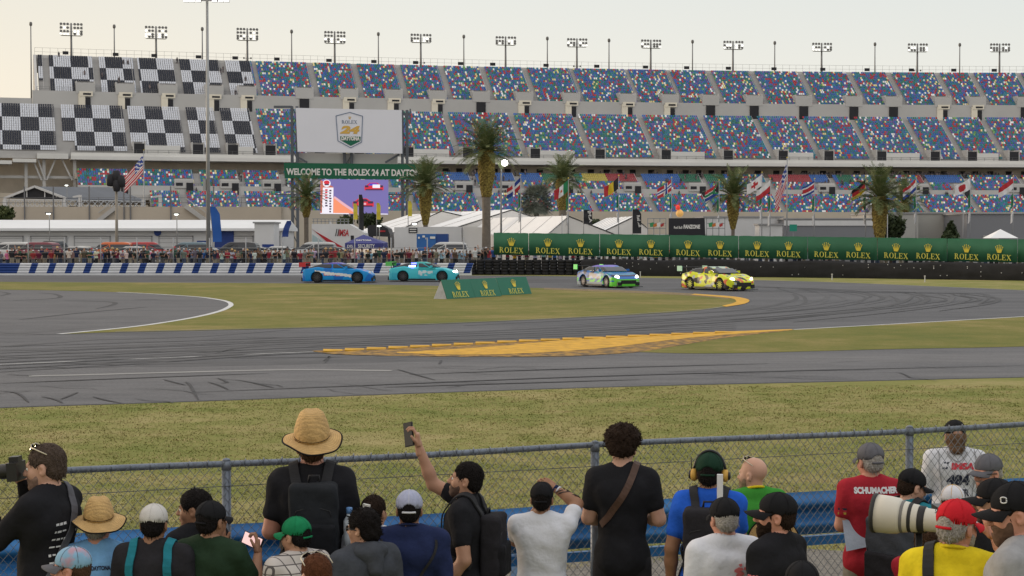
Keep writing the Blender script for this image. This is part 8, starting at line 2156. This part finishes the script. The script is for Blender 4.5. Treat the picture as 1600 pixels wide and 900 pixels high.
M_skin_any = rand_ramp('crowd_skin', [(.46, .27, .19), (.38, .21, .14), (.48, .26, .18), (.22, .12, .08), (.42, .24, .17)])
POSES = {'arms down': ((.24, -.02, 1.13), (.25, .06, .90)), 'holding a phone up': ((.20, -.20, 1.22), (.05, -.26, 1.50)), 'with folded arms': ((.25, -.02, 1.16), (-.02, -.22, 1.20)), 'waving one arm': ((.28, -.02, 1.62), (.24, -.05, 1.86))}
HEADS = [('dark hair', H_BLACK, None), ('brown hair', H_BROWN, None), ('black cap', CAP_BLACK, 'b'), ('white cap', CAP_WHITE, 'b'), ('red cap', CAP_RED, 'b'), ('straw hat', M_STRAW, 's')]
def crowd_mesh(pose, hk):
    e, w = POSES[pose]; nm, hm, ht = HEADS[hk]; h = .030; mb = MB()
    A = [(1, e, w), (-1, mir(e), mir(w)) if pose != 'waving one arm' else (-1, mir(EL0), mir(WR0))]
    sk = [('e', (0, .0, 1.64), (.078, .098, .105), 0), ('c', (0, .01, 1.42), (0, 0, 1.58), .06, .058, .03)]
    st = [('c', (-.085, 0, 1.345), (.085, 0, 1.345), .122, .122, 0), ('e', (0, 0, 1.15), (.168, .125, .26), .06), ('e', (0, 0, .95), (.18, .14, .13), .05)]
    for sx, ee, ww in A:
        S0 = (sx * .175, 0, 1.415); mid = tuple(Vector(S0).lerp(Vector(ee), .7)); st.append(('c', S0, mid, .07, .062, .03)); sk += [('c', mid, ee, .046, .044, .02), ('c', ee, ww, .044, .034, .02), ('e', ww, (.045, .045, .055), .02)]
    V, Q = sdf(sk, h); mb.arr(V, Q, 0)
    V, Q = sdf(st, h, cuts=[((0, 0, .86), (0, 0, -1))]); mb.arr(V, Q, 1)
    tp = [('e', (0, 0, .92), (.17, .133, .12), 0)]
    for sx in (-1, 1): tp += [('c', (sx * .085, 0, .88), (sx * .11, 0, .08), .095, .06, .04), ('c', (sx * .11, .03, .04), (sx * .13, -.12, .035), .045, .04, .02)]
    V, Q = sdf(tp, h); mb.arr(V, Q, 2)
    V, Q = sdf([('e', (0, .016, 1.68), (.088, .108, .09), 0)], .024, subs=[('e', (0, -.10, 1.60), (.08, .08, .10), .02)], cuts=[((0, 0, 1.66 if ht else 1.58), (0, 0, -1))]); mb.arr(V, Q, 3)
    if ht == 'b': mb.box((0, -.14, 1.685), (.15, .10, .02), 3)
    if ht == 's': mb.lathe([(.10, 1.70), (.20, 1.675), (.21, 1.68), (.10, 1.715), (.085, 1.80), (.04, 1.83)], 14, (0, 0, 0), 3)
    if pose == 'holding a phone up': mb.box((0, -.31, 1.56), (.15, .012, .08), 4)
    o = mb.build('person', [M_skin_any, M_shirt_any, M_pants_any, hm, M_PLASTIC]); return o
SHIRTS = [('black', (.016, .016, .02), 34), ('white', (.50, .50, .52), 11), ('grey', (.14, .14, .15), 12), ('navy', (.015, .022, .06), 12), ('red', (.28, .025, .035), 6), ('blue', (.03, .10, .32), 6), ('light blue', (.22, .36, .52), 6), ('maroon', (.14, .02, .04), 5), ('tan', (.24, .19, .13), 6), ('dark green', (.02, .07, .04), 6), ('pink', (.55, .14, .28), 3), ('yellow', (.5, .38, .04), 2), ('brown', (.10, .06, .04), 5)]
rc_ = random.Random(21); used = set(); protos = {}
def anchor(px):
    for a, t in ((60, 'under the left end of the garage'), (120, 'in front of the maroon SUV and pickup'), (185, 'near the loudspeaker pole'), (255, 'left of the red SUV'), (322, 'just left of the tall mast'), (395, 'just right of the tall mast'), (455, 'near the truss tower foot'), (535, 'in front of the red trailer sweep'), (605, 'below the blue canopy'), (655, 'below the white trailer'), (705, 'below the blue container'), (775, 'near the bare tyre stacks')):
        if px < a: return t
    i = min(range(8), key=lambda k: abs((bx[k] + bx[k + 1]) / 2 - px)); return 'behind the %s green panel' % ordw[i]
def crowd(px, Y, h, group, poses=None):
    for _ in range(200):
        t = rc_.choices(SHIRTS, [q[2] for q in SHIRTS])[0]; hk = rc_.choices(range(6), [30, 18, 16, 12, 5, 7])[0]; ps = rc_.choices(list(POSES), [45, 28, 20, 6])[0]
        lab = 'person in %s top, %s, %s, %s' % (t[0], HEADS[hk][0], ps, anchor(px))
        if lab not in used and len(lab.replace(',', '').split()) <= 16: break
    used.add(lab); key = (ps, hk)
    if key not in protos: protos[key] = crowd_mesh(ps, hk); o = protos[key]
    else: o = protos[key].copy(); COL.objects.link(o)
    k = h / 1.76; o.location = (X_(px, Y), Y, G0); o.rotation_euler = (0, 0, rc_.gauss(0, .45)); o.scale = (k, k, k); o.color = (*[c * rc_.uniform(.8, 1.2) for c in t[1]], 1)
    tag(o, lab, 'person', group)
px = -14.0
while px < 772:
    crowd(px + rc_.uniform(-2, 2), rc_.choice((138.6, 139.3, 140.2, 141.2)), rc_.uniform(1.5, 1.86), 'crowd behind the striped barrier')
    dens = 5.4 if px > 40 else 7.5
    px += rc_.uniform(.7, 1.3) * dens
px = 780
while px < 1610:
    crowd(px, float(bdep(px)) + rc_.uniform(2.2, 4.5), rc_.uniform(1.5, 1.85), 'crowd behind the green banner'); px += rc_.uniform(7, 14)
